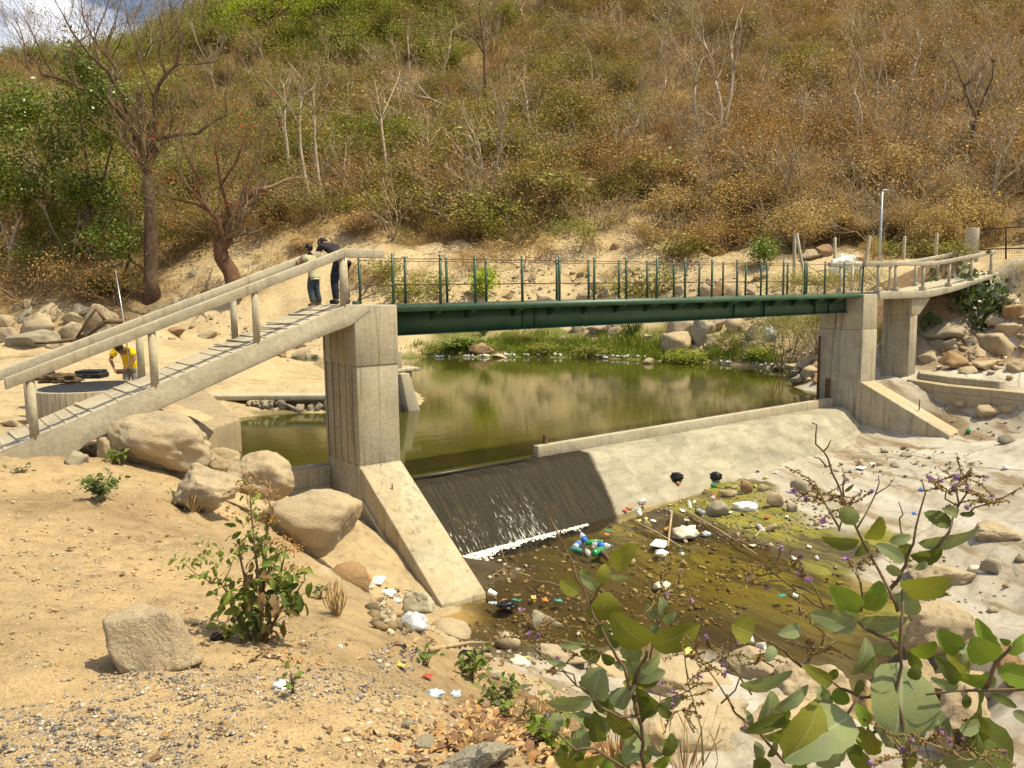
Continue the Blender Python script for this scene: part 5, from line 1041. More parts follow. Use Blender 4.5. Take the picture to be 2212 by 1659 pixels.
# leafy green trees of the left bank
tree("round leafy dark green tree with a thin trunk at the left edge", 64, [
    ([(207, 640), (203, 590), (196, 540), (196, 500), (190, 440)], .26, .18), ([(196, 500), (160, 440), (120, 380), (90, 310), (80, 250)], .14, .04), ([(190, 440), (190, 370), (180, 300), (170, 220), (165, 180)], .14, .04), ([(190, 440), (225, 380), (240, 320), (235, 260)], .11, .04), ([(160, 440), (100, 430), (50, 420), (20, 400)], .10, .04), ([(120, 380), (60, 350), (20, 300), (0, 260)], .08, .03), ([(180, 300), (220, 240), (215, 190)], .07, .03), ([(196, 540), (220, 520), (250, 518), (262, 530)], .10, .05)],
    B_DARK, B_DARK, (1.5, 1.4, 2, 1.1, .12), (L_DEEP, 10, .32, .5, 1.0), 21, flowers=(L_GREEN, 6, .28, .5, .8))
tree("small leafy tree with a leaning pale trunk at the far left edge", 66, [
    ([(18, 650), (20, 590), (22, 540), (40, 480), (60, 440)], .2, .12), ([(22, 540), (5, 490), (-10, 440)], .12, .05), ([(40, 480), (30, 430), (20, 390)], .08, .04)],
    B_PALE, B_DARK, (1.1, 1.6, 2, 1.0, .3), (L_GREEN, 11, .26, .45, 1.), 23)
tree("slim dark tree with bent low limbs beside the dark understory", 63, [
    ([(262, 640), (268, 590), (280, 560), (276, 520), (284, 490)], .13, .08), ([(280, 560), (300, 575), (330, 590)], .07, .05), ([(284, 490), (270, 430), (250, 390), (200, 350)], .06, .03)],
    B_DARK, B_TWIG, (1.0, 1.5, 2, .8, .4), (L_OLIVE, 2, .16, .2, .6), 25)
# bright green acacias along the upper left
AC = [(600, 112, [([(607, 122), (598, 85), (583, 55), (560, 45)], .30, .18), ([(583, 55), (545, 66), (500, 62)], .14, .05), ([(560, 45), (530, 15), (505, -15)], .14, .05), ([(583, 55), (610, 25), (640, 5)], .14, .05), ([(598, 85), (550, 95), (515, 92)], .10, .05)], "bright green acacia with dark level limbs at the top of the picture"),
      (690, 100, [([(692, 100), (688, 65), (680, 35)], .22, .14), ([(680, 35), (650, 15), (620, -10)], .12, .04), ([(680, 35), (710, 10), (740, -15)], .12, .04), ([(688, 65), (720, 50), (745, 42)], .08, .04)], "bright green acacia at the top, right of the one with level limbs"),
      (793, 50, [([(795, 52), (794, 20), (790, -15)], .2, .12), ([(794, 20), (760, 5), (730, -15)], .1, .04), ([(790, -15), (820, -40)], .1, .04)], "bright green acacia with paired dark stems at the top edge"),
      (1180, 40, [([(1182, 48), (1180, 15), (1176, -20)], .18, .1), ([(1180, 15), (1210, -5)], .08, .04)], "light green treetop at the top edge above the middle of the span"),
      (2150, 60, [([(2160, 70), (2155, 30), (2150, -10)], .2, .1), ([(2155, 30), (2190, 5), (2210, -20)], .1, .04), ([(2155, 30), (2120, 5)], .1, .04)], "light green tree in the upper right corner")]
for i, (x, y, lb, l) in enumerate(AC): tree(l, None, lb, B_DARK, B_DARK, (1.0, 2.2, 2, 1.0, .25), (L_BRIGHT, 16, .26, .6, 1.0), 31+i, "bright green trees along the top of the hill")
# pale slender bare trees on the slope (traced)
PT = [(q2_((582, 1660), (520, 1400), (490, 1100), (490, 900)), [q2_((490, 900), (560, 760), (600, 640)), q2_((490, 900), (470, 720), (520, 560), (540, 470)), q2_((490, 1100), (570, 900), (650, 780))], "slim pale tree forking high, right of the twisted tree", B_PALE),
      (q2_((480, 1655), (420, 1430), (375, 1150), (370, 1000), (385, 760)), [q2_((385, 760), (390, 620), (330, 550), (290, 500)), q2_((385, 760), (470, 700), (520, 580)), q2_((370, 1000), (300, 850), (200, 740), (100, 620)), q2_((385, 760), (400, 600), (460, 480))], "slim pale tree with a broad open fork above the ramp rail", B_PALE),
      (q2_((300, 1500), (280, 1250), (250, 1000), (255, 850)), [q2_((250, 1000), (180, 850), (120, 780)), q2_((255, 850), (300, 700))], "thin pale sapling left of the broad forked tree", B_PALE),
      (q2_((1075, 1560), (1040, 1200), (1015, 1000), (1010, 930)), [q2_((1010, 930), (1080, 780), (1140, 640), (1160, 560)), q2_((1010, 930), (940, 830), (880, 740)), q2_((1010, 930), (985, 760), (960, 620)), q2_((1015, 1000), (960, 900), (930, 830))], "pale tree with a vase shaped crown left of the sandy slope", B_PALE),
      (q2_((1645, 1020), (1560, 860), (1400, 780), (1230, 735)), [q2_((1400, 780), (1310, 680), (1290, 600)), q2_((1560, 860), (1540, 760))], "pale tree leaning far over to the left on the mid slope", B_PALE),
      (q2_((1838, 890), (1835, 650), (1825, 420), (1800, 200)), [q2_((1825, 420), (1860, 330), (1850, 300)), q2_((1800, 200), (1780, 60), (1800, -20)), q2_((1825, 420), (1770, 330), (1720, 280))], "straight dark stemmed tree on the slope left of centre", B_DARK),
      (q2_((1530, 700), (1500, 560), (1540, 450), (1555, 350)), [q2_((1500, 560), (1430, 430), (1420, 330)), q2_((1540, 450), (1490, 380))], "white forked small tree above the middle of the slope", B_PALE),
      (q2_((1222, 635), (1235, 480), (1222, 290)), [q2_((1235, 480), (1250, 350))], "thin white pole-like tree left of centre", B_PALE),
      (q2_((2172, 340), (2140, 180), (2110, 60)), [q2_((2110, 60), (2070, 10), (2060, -40)), q2_((2110, 60), (2140, -20))], "white forked tree at the top edge left of centre", B_PALE),
      (q2_((1290, 230), (1230, 130), (1200, 20)), [q2_((1230, 130), (1290, 40))], "pale slanting tree at the top edge right of the acacias", B_PALE),
      (q3_((1712, 1190), (1702, 900), (1685, 760), (1655, 640)), [q3_((1655, 640), (1630, 480), (1600, 410), (1530, 290), (1470, 180), (1475, 80)), q3_((1655, 640), (1700, 560), (1725, 470)), q3_((1600, 410), (1560, 300))], "tall white tree with a crooked twin fork above the span, left stem", B_PALE),
      (q3_((1718, 1180), (1745, 900), (1775, 760), (1790, 600), (1782, 420)), [q3_((1790, 600), (1830, 380), (1855, 250), (1850, 130)), q3_((1782, 420), (1785, 320), (1830, 150), (1870, 60))], "tall white tree with a straight stem, right stem of the twin pair", B_PALE),
      (q3_((1552, 1170), (1530, 1030), (1490, 850), (1495, 660)), [q3_((1495, 660), (1465, 500), (1460, 340)), q3_((1495, 660), (1540, 620), (1620, 590))], "thin pale tree left of the tall white twin trees", B_PALE),
      (q3_((575, 1055), (610, 980), (630, 900)), [q3_((630, 900), (600, 850), (560, 780)), q3_((630, 900), (670, 860), (720, 790)), q3_((610, 980), (700, 930))], "small black forked tree under an olive crown in mid slope", B_DARK),
      (q3_((200, 1170), (190, 1050), (175, 950), (170, 800)), [q3_((200, 1080), (240, 960), (250, 850)), q3_((175, 950), (140, 820))], "small pale V-shaped tree in mid slope left of the olive crown", B_PALE),
      (q4_((1775, 1360), (1800, 1150), (1815, 1000), (1840, 920)), [q4_((1840, 920), (1790, 830), (1740, 680), (1690, 560), (1640, 440)), q4_((1840, 920), (1890, 780), (1960, 620), (1970, 480)), q4_((1740, 680), (1850, 560), (1940, 460), (2040, 400)), q4_((1970, 480), (1930, 430))], "bare tree with a dark V-shaped fork on the right hillside", B_DARK),
      (q4_((1312, 850), (1290, 760), (1330, 600), (1360, 480)), [q4_((1360, 480), (1380, 380), (1420, 300)), q4_((1330, 600), (1400, 520), (1300, 460)), q4_((1312, 850), (1440, 660), (1530, 480), (1590, 300)), q4_((1440, 660), (1600, 560)), q4_((1360, 480), (1280, 380), (1200, 340))], "spreading multi-stemmed pale bare tree on the right hillside", B_PALE),
      (q4_((918, 1255), (935, 1080), (925, 900), (900, 790), (870, 730)), [q4_((925, 1150), (860, 1150), (800, 1110)), q4_((870, 730), (890, 700)), q4_((930, 1140), (1010, 1200))], "pale tree with an S-bent top above the left fence posts", B_PALE),
      (q4_((1190, 1370), (1120, 1280), (1050, 1240)), [q4_((1120, 1280), (1100, 1200))], "dead leaning pale trunk above the lamp pole", B_PALE),
      (q4_((1560, 830), (1545, 760), (1580, 690)), [q4_((1560, 830), (1600, 770))], "small dark crooked tree right of the spreading pale one", B_DARK),
      (q4_((380, 90), (400, 20), (420, -40)), [q4_((400, 20), (370, -40))], "pale stem cut by the top edge above the right half", B_PALE),
      (q3_((960, 1060), (975, 960), (1010, 880)), [q3_((975, 960), (930, 880))], "thin pale sapling right of the black forked tree", B_PALE),
      (q3_((500, 640), (505, 480), (560, 420)), [q3_((505, 480), (480, 380))], "thin white stem above the olive crown", B_PALE)]
for i, (tr, lb, l, bk) in enumerate(PT):
    w0 = .17 if bk is B_PALE else .20; n_ = len(tr)
    if 'tall white' in l: w0 = .2
    tree(l, None, [(tr, w0, w0*.55)]+[(b, w0*.5, w0*.13) for b in lb], bk, B_TWIG if i % 2 else B_GREY, (.8, 1.7, 3, .8, .35), (L_DRY, 1, .12, .2, .25) if i % 3 else (L_OLIVE, 1, .14, .25, .4), 60+i, "slender bare trees on the hillside")
# shrub-like small trees low on the bank (bare, pale twigs)
for i, (tr, lb, l) in enumerate([([(1610, 430+60), (1609, 460), (1612, 420)], [[(1609, 460), (1585, 440), (1560, 425)], [(1612, 420), (1635, 400), (1655, 385)], [(1609, 460), (1640, 450)]], "small bare white-limbed tree among straw shrubs"),
        ([(1408, 538), (1410, 505), (1412, 490)], [[(1412, 490), (1385, 475), (1362, 460)], [(1412, 490), (1425, 475), (1432, 455)], [(1410, 505), (1380, 498)]], "small bare tree with white limbs above the sandy slope")]):
    tree(l, None, [(tr, .09, .06)]+[(b, .05, .02) for b in lb], B_PALE, B_TWIG, (.9, 1.1, 2, .8, .35), (L_STRAW, 3, .12, .2, .6), 120+i, "slender bare trees on the hillside")
for i, (x, y, h) in enumerate([(740, 440, 120), (930, 400, 130), (1110, 250, 90), (1290, 240, 100), (1370, 330, 90), (1430, 260, 110), (1640, 250, 100), (1790, 220, 90), (1920, 260, 100), (2030, 300, 110), (2170, 260, 110), (860, 180, 80), (760, 260, 100), (620, 360, 120), (1480, 170, 80), (1900, 130, 80), (1060, 150, 70), (1330, 110, 70)]):
    r_ = RS(500+i); l_ = r_.uniform(-12, 12); tr = [(x, y), (x+l_*.3+r_.normal()*2, y-h*.3), (x+l_*.7+r_.normal()*2, y-h*.58), (x+l_, y-h*.8)]; br = [[tr[2], (tr[2][0]+r_.uniform(8, 18), y-h*.75), (tr[2][0]+r_.uniform(12, 30), y-h*.95)], [tr[1], (tr[1][0]-r_.uniform(6, 16), y-h*.5), (tr[1][0]-r_.uniform(10, 26), y-h*.75)]]
    tree("thin pale sapling on the hillside"+(" near the picture top" if y < 190 else " in the upper scrub" if y < 270 else " low above the bank"), None, [(tr, .10, .06)]+[(b, .05, .02) for b in br], B_PALE, B_GREY, (.8, 1.3, 2, .8, .35), (L_DRY, 1, .10, .2, .3), 600+i, "bare saplings on the hillside", name="sapling")
for i, (x, y, h) in enumerate([(375, 165, 130), (300, 178, 120), (440, 130, 120), (150, 185, 100), (60, 190, 110), (510, 110, 90), (235, 180, 140)]):
    r_ = RS(800+i); tr = [(x, y), (x+4, y-h*.35), (x+r_.uniform(-8, 8), y-h*.6), (x+r_.uniform(-14, 14), y-h*.85)]; br = [[tr[1], (x+22, y-h*.6), (x+38, y-h*.9)], [tr[1], (x-20, y-h*.55), (x-34, y-h*.85)], [tr[2], (x+14, y-h*.85), (x+18, y-h*1.05)]]
    tree("bare grey-brown tree with twig haze on the far ridge line", None, [(tr, .26, .14)]+[(b, .12, .04) for b in br], B_DARK, B_BRN, (.9, 2.6, 3, .8, .3), (L_OLIVE, 1, .22, .3, .35), 800+i, "bare trees on the ridge")
# ---------------------------------------------------------------- broad leaves near the viewer
def bigleaf_mat(name, top, under, vein):
    m, t, b = newmat(name); uv = N(t, "UVMap").outputs[0]; sep = N(t, "SeparateXYZ"); L(t, uv, sep.inputs[0]); v = N(t, "NewGeometry")
    au = math_(t, 'ABSOLUTE', math_(t, 'SUBTRACT', sep.outputs[0], .5))
    rib = ramp(t, au, [(0., 1.), (.018, .6), (.04, 0.)])
    sv = math_(t, 'FRACT', math_(t, 'SUBTRACT', math_(t, 'MULTIPLY', sep.outputs[1], 7), math_(t, 'MULTIPLY', au, 5.5))); sv = ramp(t, sv, [(0., .7), (.06, 0.), (.95, 0.), (1., .7)])
    n = noise(t, v.outputs['Position'], 30, 4, .6); n2 = noise(t, v.outputs['Position'], 9, 3, .6)
    isl = v.outputs['Random Per Island']
    c = mixc(t, isl, top, tuple(x*.7 for x in top)); c = mixc(t, ramp(t, n2, [(.4, 0.), (.7, .5)]), c, (top[0]*1.3, top[1]*1.15, top[2]*.6)); c = mixc(t, ramp(t, n, [(.66, 0.), (.74, .7)]), c, (.16, .10, .04))
    c = mixc(t, math_(t, 'MINIMUM', math_(t, 'ADD', rib, math_(t, 'MULTIPLY', sv, .55)), .8), c, vein)
    c = mixc(t, v.outputs['Backfacing'], c, mixc(t, .6, c, under))
    L(t, c, b.inputs['Base Color']); b.inputs['Roughness'].default_value = .6; b.inputs['Specular IOR Level'].default_value = .25
    tr = N(t, "BsdfTranslucent"); ms = N(t, "MixShader"); ms.inputs[0].default_value = .28; L(t, mixc(t, .6, c, (.24, .30, .03)), tr.inputs[0])
    L(t, b.outputs[0], ms.inputs[1]); L(t, tr.outputs[0], ms.inputs[2]); L(t, ms.outputs[0], t.nodes['Material Output'].inputs[0])
    bump(t, b, math_(t, 'SUBTRACT', n, math_(t, 'MULTIPLY', math_(t, 'ADD', rib, sv), .8)), .35, .004); return m
LM = [bigleaf_mat("grey green broad leaf", (.22, .275, .14), (.21, .25, .15), (.32, .36, .22)), bigleaf_mat("olive broad leaf", (.20, .215, .03), (.16, .17, .05), (.24, .24, .07)), bigleaf_mat("dark broad leaf", (.085, .115, .025), (.07, .09, .03), (.12, .14, .04)), bigleaf_mat("fresh broad leaf", (.17, .28, .03), (.14, .21, .05), (.22, .28, .07))]
def leaf_geo(B, T, wid, side, nrm, rs, droop=.12, fold=.18, nu=7, nv=12, rag=.055, shape=.8):
    """ovate blade from B to T; side = width direction, nrm = face normal"""
    u = np.linspace(-1, 1, nu); v = np.linspace(0, 1, nv); ln = np.linalg.norm(T-B); V = []; UV = []
    ph = rs.rand()*6
    for b in v:
        hw = wid*.5*(np.sin(PI*min(1, b**shape*.98+.02))**.5)*(1+rag*math.sin(b*40+ph)+rag*rs.normal()*.5)
        if b > .985: hw = wid*.5*.16
        if b < .001: hw *= .12
        c = B+(T-B)*b+nrm*ln*droop*4*b*(1-b)
        for a in u:
            wv = math.sin(b*9+ph+a*2)*.012*ln
            V.append(c+side*a*hw+nrm*(fold*abs(a)**1.3*hw+wv*abs(a))); UV.append((.5+a*.5, b))
    I = np.arange(nu*nv).reshape(nv, nu); F = np.stack([I[:-1, :-1], I[:-1, 1:], I[1:, 1:], I[1:, :-1]], -1).reshape(-1, 4)
    return np.array(V), F, np.array(UV)
class Foliage:
    def __init__(s, seed): s.V = []; s.F = []; s.UV = []; s.mi = []; s.n = 0; s.rs = RS(seed)
    def add(s, B, T, wid, side, nrm, m, **k):
        V, F, UV = leaf_geo(B, T, wid, side, nrm, s.rs, **k); s.V.append(V); s.F.append(F+s.n); s.UV.append(UV); s.mi += [m]*len(F); s.n += len(V)
    def px(s, b, t, wpx, m, D, dt=None, tilt=None, **k):
        rs = s.rs; Db = D+rs.normal(0, .06); B = atD(*b, Db); k_ = KP/2850*D; lp = math.hypot(t[0]-b[0], t[1]-b[1])*k_
        T = atD(*t, Db+(rs.normal(-.05, .35)*lp if dt is None else dt)); ax = (T-B)/np.linalg.norm(T-B); vd = CF; sd = np.cross(ax, vd); sd /= np.linalg.norm(sd); nm = np.cross(sd, ax)
        if nm@vd > 0: nm = -nm; sd = -sd
        th = rs.normal(0, .35) if tilt is None else tilt; sd2 = sd*math.cos(th)+nm*math.sin(th); nm2 = np.cross(ax, sd2)*-1
        if nm2@CF > 0: nm2 = -nm2
        s.add(B, T, wpx*k_/max(.45, abs(math.cos(th))), sd2, nm2, m, **k)
    def build(s, name, mats, parent, origin):
        V = np.concatenate(s.V)-np.array(origin); F = np.concatenate(s.F); o = npobj(name, V, F, mats, parent, s.mi, True)
        uv = np.concatenate(s.UV)[F.ravel()]; l = o.data.uv_layers.new(name="UVMap")
        if len(l.data) == len(uv): l.data.foreach_set("uv", uv.astype(np.float32).ravel())
        return o
S_BR = simple("brown green stem", (.14, .095, .055), .8, .3, 14); S_GR = simple("olive stem", (.20, .18, .07), .8, .3, 14)
F_BROWN = leafmat("dry flower spikes", (.20, .12, .05), .35, .1, .9); F_PURP = leafmat("purple florets", (.33, .20, .50), .3, .3); F_SEED = leafmat("dry brown flower heads", (.33, .19, .07), .35, .1, .9)
def q7(x, y): return (1091.6+x/3.648, 1204.4+y/3.648)
def q8(x, y): return (1605.8+x/3.648, 1204.4+y/3.648)
def q3b(x, y): return (1091.6+x/3.648, 818.7+y/3.648)
def q4b(x, y): return (1605.8+x/3.648, 818.7+y/3.648)
def broad_plant(label, D, conv, stems, lvs, spikes, seed, base_px, fill=()):
    org = atD(*base_px, D); g = org.copy(); t = empty("broad_leaved_plant", tuple(org), label, "plant", "broad-leaved plants at the front"); rs = RS(seed); m = MB(); fo = Foliage(seed)
    for pts, r0, r1, Ds in stems:
        P = [atD(*p, Ds+.03*rs.normal()) for p in pts]; k = len(P)
        fine = [];
        for a, b in zip(P[:-1], P[1:]): fine += [a, (a+b)/2+rs.normal(0, .006, 3)]
        fine.append(P[-1]); m.tube(fine, [r0+(r1-r0)*i/(len(fine)-1) for i in range(len(fine))], 7)
    m.V = [tuple(np.array(v)-org) for v in m.V]; m.build("stem", S_BR, t, smooth=True)
    for b, tp, wpx, mt in lvs: fo.px(b, tp, wpx, mt, D)
    for x0, x1, y0, y1, cnt in fill:
        for _ in range(cnt):
            b = (rs.uniform(x0, x1), rs.uniform(y0, y1)); a = rs.uniform(-2.9, -.2) if rs.rand() < .75 else rs.uniform(0, 6.28); ln = rs.uniform(28, 68); fo.px(b, (b[0]+ln*math.cos(a), b[1]+ln*math.sin(a)), ln*rs.uniform(.5, .8), [0, 0, 1, 2, 3][rs.randint(5)], D+rs.uniform(-.1, .35))
    fo.build("foliage", LM, t, org)
    for a, b, nsp, ds in spikes:
        V = []; F = []; mi = []; n = 0; m = MB()
        A = atD(*a, D+ds); Bp = atD(*b, D+ds+rs.normal(0, .05)); mid = (A+Bp)/2+rs.normal(0, .012, 3); m.tube([A, mid, Bp], [.0035, .0028, .002], 5)
        for k in range(nsp):
            p = Bp+(A-Bp)*rs.rand()*.35; d = rs.normal(size=3); d[2] = abs(d[2])*.6+.25; d /= np.linalg.norm(d); o2 = np.cross(d, rs.normal(size=3)); o2 /= np.linalg.norm(o2); ln = rs.uniform(.05, .11); pts = []
            for j in range(8):
                q = p+d*ln*j/7+o2*ln*.5*(j/7)**2+np.array([0, 0, -.25*ln*(j/7)**2]); pts.append(q)
            m.tube(pts, [.0022]*7+[.001], 4); Pn = np.array(pts[2:]); Pn = np.repeat(Pn, 5, 0)+rs.normal(0, .0035, (5*len(pts[2:]), 3)); LV, LF = leaves(Pn, .011, rs, .3, .6); V.append(LV); F.append(LF+n); mi += [0]*len(LF); n += len(LV)
            if rs.rand() < .28:
                Pn = pts[-1]+rs.normal(0, .004, (7, 3)); LV, LF = leaves(Pn, .015, rs, .3, .8); V.append(LV); F.append(LF+n); mi += [1]*len(LF); n += len(LV)
        m.V = [tuple(np.array(v)-org) for v in m.V]; st = m.build("flower_stalk", S_GR, t, smooth=True); npobj("flower_spike", np.concatenate(V)-org, np.concatenate(F), [F_BROWN, F_PURP], st, mi)
    return t
Q = lambda c, L_: [(c(a, b), c(d, e), w_/3.648, m) for a, b, d, e, w_, m in L_]
lv1 = Q(q7, [(740, 490, 800, 270, 290, 1), (1130, 680, 840, 440, 240, 1), (1150, 690, 1530, 520, 215, 1), (1050, 810, 930, 610, 165, 0), (1060, 900, 1215, 760, 110, 0), (1000, 930, 1260, 900, 135, 0), (690, 1110, 760, 865, 220, 0), (985, 1010, 930, 1200, 165, 0), (1030, 1030, 1230, 1190, 125, 2), (1210, 1160, 1395, 1090, 110, 0), (690, 1115, 340, 1140, 125, 0), (810, 1210, 1015, 1390, 150, 1), (840, 1335, 520, 1230, 120, 0), (1060, 1250, 1215, 1175, 60, 0), (1200, 1175, 1315, 1262, 80, 2), (560, 1650, 790, 1560, 95, 1), (745, 790, 590, 740, 115, 2), (720, 610, 805, 515, 115, 2), (740, 240, 590, 140, 95, 0), (745, 205, 790, 50, 115, 1), (840, 75, 1030, -110, 155, 1), (580, 280, 435, 175, 135, 1), (650, 170, 590, 95, 80, 2), (830, 150, 975, 155, 48, 0), (600, 690, 420, 690, 60, 0), (480, 855, 320, 800, 55, 0), (1180, 490, 1120, 360, 95, 0), (1240, 450, 1220, 310, 95, 0), (1250, 515, 1345, 430, 70, 0), (1160, 520, 1200, 600, 80, 0), (1030, 1490, 940, 1630, 120, 0), (600, 1520, 600, 1330, 150, 0), (400, 1560, 590, 1660, 110, 1), (1115, 1490, 1245, 1560, 65, 0), (420, 1220, 380, 1380, 100, 0), (370, 1370, 280, 1330, 100, 3), (790, 1210, 680, 1060, 110, 2), (860, 830, 760, 760, 90, 2), (900, 700, 820, 620, 80, 2), (1000, 860, 850, 830, 85, 0), (700, 700, 560, 640, 60, 0), (480, 1480, 400, 1590, 90, 2), (250, 1300, 170, 1350, 70, 3), (450, 1420, 520, 1520, 80, 3), (980, 1420, 900, 1320, 90, 3)])
st1 = [([q7(1110, 1750), q7(1075, 1560), q7(1070, 1320), q7(1040, 1200), q7(1010, 1020)], .0075, .0055, 2.75), ([q7(1010, 1020), q7(1060, 880), q7(1110, 780), q7(1130, 680)], .008, .005, 2.75), ([q7(1040, 1180), q7(960, 950), q7(880, 790), q7(800, 650), q7(700, 470), q7(640, 330), q7(560, 160), q3b(470, 1340), q3b(430, 1260), q3b(370, 1130), q3b(310, 970)], .0065, .002, 2.75), ([q3b(430, 1250), q3b(460, 1180)], .003, .0015, 2.75), ([q7(660, 370), q7(720, 250), q7(760, 150), q7(830, 70)], .005, .003, 2.75), ([q7(1060, 1260), q7(900, 1260), q7(790, 1200), q7(690, 1110), q7(560, 1010), q7(470, 900), q7(330, 760)], .006, .002, 2.7), ([q7(1070, 1300), q7(1200, 1170), q7(1260, 1130)], .005, .003, 2.75), ([q7(1080, 1450), q7(1000, 1350), q7(860, 1330)], .005, .003, 2.75), ([q7(1000, 1700), q7(700, 1500), q7(560, 1520), q7(420, 1390), q7(240, 1330)], .006, .003, 2.65), ([q7(440, 230), q7(330, 190), q7(200, 165), q7(110, 105)], .003, .0015, 2.8), ([q7(1110, 950), q7(1180, 620), q7(1190, 480), q7(1230, 350)], .004, .002, 2.85)]
sp1 = [(q7(700, 700), q7(330, 640), 5, .05), (q7(560, 760), q7(200, 530), 6, .05), (q7(560, 1010), q7(300, 880), 5, .03), (q7(1180, 600), q7(1260, 300), 6, .1), (q7(1190, 480), q7(1160, 330), 5, .1), (q7(1230, 350), q7(1350, 260), 4, .1), (q7(200, 165), q7(30, 100), 3, .05), (q7(700, 560), q7(560, 560), 3, .05), (q7(1250, 230), q7(1220, 130), 4, .1), (q7(330, 780), q7(80, 620), 5, .05), (q7(800, 900), q7(620, 780), 3, .02), (q7(240, 1330), q7(60, 1250), 3, .02)]
broad_plant("broad-leaved plant with large olive leaves and a long bare shoot, front centre", 2.75, q7, st1, lv1, sp1, 11, q7(1110, 1700), [(1290, 1440, 1470, 1660, 14), (1190, 1300, 1560, 1660, 8)])
lv2 = Q(q8, [(1225, 825, 1160, 1500, 560, 0), (960, 625, 850, 920, 250, 0), (695, 1000, 460, 845, 105, 1), (330, 1590, 590, 1150, 330, 1), (130, 1335, 220, 1050, 225, 0), (245, 1200, 510, 1005, 110, 0), (-30, 1010, 385, 890, 130, 0), (700, 1060, 835, 1140, 125, 3), (690, 1075, 605, 1095, 60, 2), (905, 490, 700, 420, 135, 0), (900, 490, 1295, 480, 150, 0), (890, 540, 525, 445, 165, 0), (915, 420, 690, 220, 190, 3), (965, 410, 1080, 185, 190, 3), (1240, 235, 1630, 165, 215, 1), (1250, 250, 1615, 285, 60, 2), (1190, 290, 1390, 430, 165, 0), (1215, 710, 975, 690, 100, 0), (1160, 600, 1255, 650, 60, 3), (1975, 810, 1800, 630, 215, 3), (1995, 810, 1835, 480, 130, 3), (2080, 750, 2220, 610, 120, 3), (1995, 965, 1650, 915, 115, 3), (2010, 880, 2330, 980, 175, 3), (1690, 990, 1510, 765, 115, 2), (1690, 1035, 1480, 945, 80, 0), (1850, 1065, 1720, 1350, 275, 2), (1960, 1080, 2155, 1185, 65, 2), (1460, 1190, 1620, 1410, 150, 0), (850, 1250, 320, 1600, 270, 0), (580, 1640, 770, 1400, 225, 0), (1720, 1310, 2120, 1640, 270, 2), (1560, 1610, 1860, 1555, 135, 0), (900, 1700, 980, 1560, 130, 1), (60, 1330, 20, 1200, 60, 0), (740, 880, 640, 960, 80, 2), (930, 960, 880, 1080, 70, 2), (1040, 780, 920, 900, 90, 2), (1770, 760, 1700, 830, 60, 0), (1820, 800, 1690, 720, 70, 0), (2100, 680, 2020, 640, 60, 3), (330, 1250, 20, 1370, 110, 2), (80, 1600, 210, 1660, 130, 2), (500, 1640, 380, 1690, 120, 3), (450, 560, 270, 600, 110, 0), (80, 600, -90, 530, 190, 1), (1400, 1640, 1560, 1600, 100, 0), (240, 700, 180, 820, 85, 0)])
lv2 += Q(q4b, [(800, 1145, 850, 1010, 145, 2), (990, 1265, 1085, 1085, 140, 1), (905, 1290, 615, 1245, 110, 2), (985, 1280, 880, 1395, 90, 2), (1605, 1180, 1440, 1045, 150, 2), (1690, 1065, 1565, 1020, 85, 0), (1700, 1062, 1825, 1060, 42, 2), (1370, 1290, 1845, 1185, 125, 0), (1265, 1440, 1045, 1305, 110, 0), (1310, 1400, 1215, 1320, 130, 1), (1320, 1405, 1565, 1340, 160, 2), (1150, 1280, 1320, 1240, 80, 0), (800, 890, 870, 830, 26, 2), (1130, 1470, 1240, 1540, 75, 0), (1450, 1440, 1350, 1500, 60, 0)])
st2 = [([q8(1290, 1750), q8(1255, 1300), q8(1245, 860), q8(1240, 560), q8(1250, 260)], .0068, .004, 2.45), ([q8(1215, 420), q8(1150, 255), q8(1080, 120), q4b(970, 1340), q4b(880, 1150), q4b(780, 920), q4b(700, 740), q4b(640, 580), q4b(570, 440), q4b(540, 345)], .0055, .002, 2.5), ([q8(1155, 250), q8(1220, 180), q8(1280, 60), q4b(1340, 1300), q4b(1390, 1050), q4b(1405, 790)], .007, .002, 2.5), ([q4b(630, 570), q4b(690, 480)], .003, .0015, 2.5), ([q4b(655, 690), q4b(555, 615)], .003, .0015, 2.5), ([q4b(790, 920), q4b(795, 780), q4b(780, 700)], .003, .0015, 2.5), ([q8(1240, 720), q8(1160, 640), q8(1000, 580), q8(890, 490)], .007, .004, 2.5), ([q8(890, 490), q8(930, 420), q8(930, 250), q8(880, 120)], .004, .002, 2.5), ([q8(905, 1090), q8(800, 1040), q8(700, 980)], .006, .003, 2.5), ([q8(1220, 860), q8(1000, 1100), q8(900, 1100)], .006, .004, 2.5), ([q8(2300, 1030), q8(1900, 1045), q8(1440, 1080)], .006, .003, 2.4), ([q8(1900, 1040), q8(1960, 900), q8(2040, 780), q8(2110, 690)], .007, .004, 2.4), ([q8(460, 860), q8(330, 740), q8(240, 680), q8(80, 590)], .005, .003, 2.6), ([q8(640, 400), q8(470, 290), q8(310, 180), q4b(30, 1360), q4b(-100, 1250)], .004, .002, 2.7), ([q4b(1470, 1400), q4b(1560, 1280), q4b(1640, 1140), q4b(1700, 990), q4b(1760, 780)], .005, .0025, 2.5), ([q4b(1265, 1290), q4b(1230, 1100), q4b(1225, 970)], .003, .0015, 2.5), ([q4b(900, 1170), q4b(1040, 910), q4b(1065, 760)], .003, .0015, 2.5), ([q4b(1040, 910), q4b(1195, 780)], .002, .001, 2.5), ([q8(330, 1620), q8(100, 1350), q8(-60, 1230), q8(-130, 1080)], .005, .003, 2.5), ([q8(700, 1650), q8(760, 1400), q8(900, 1110)], .005, .004, 2.45)]
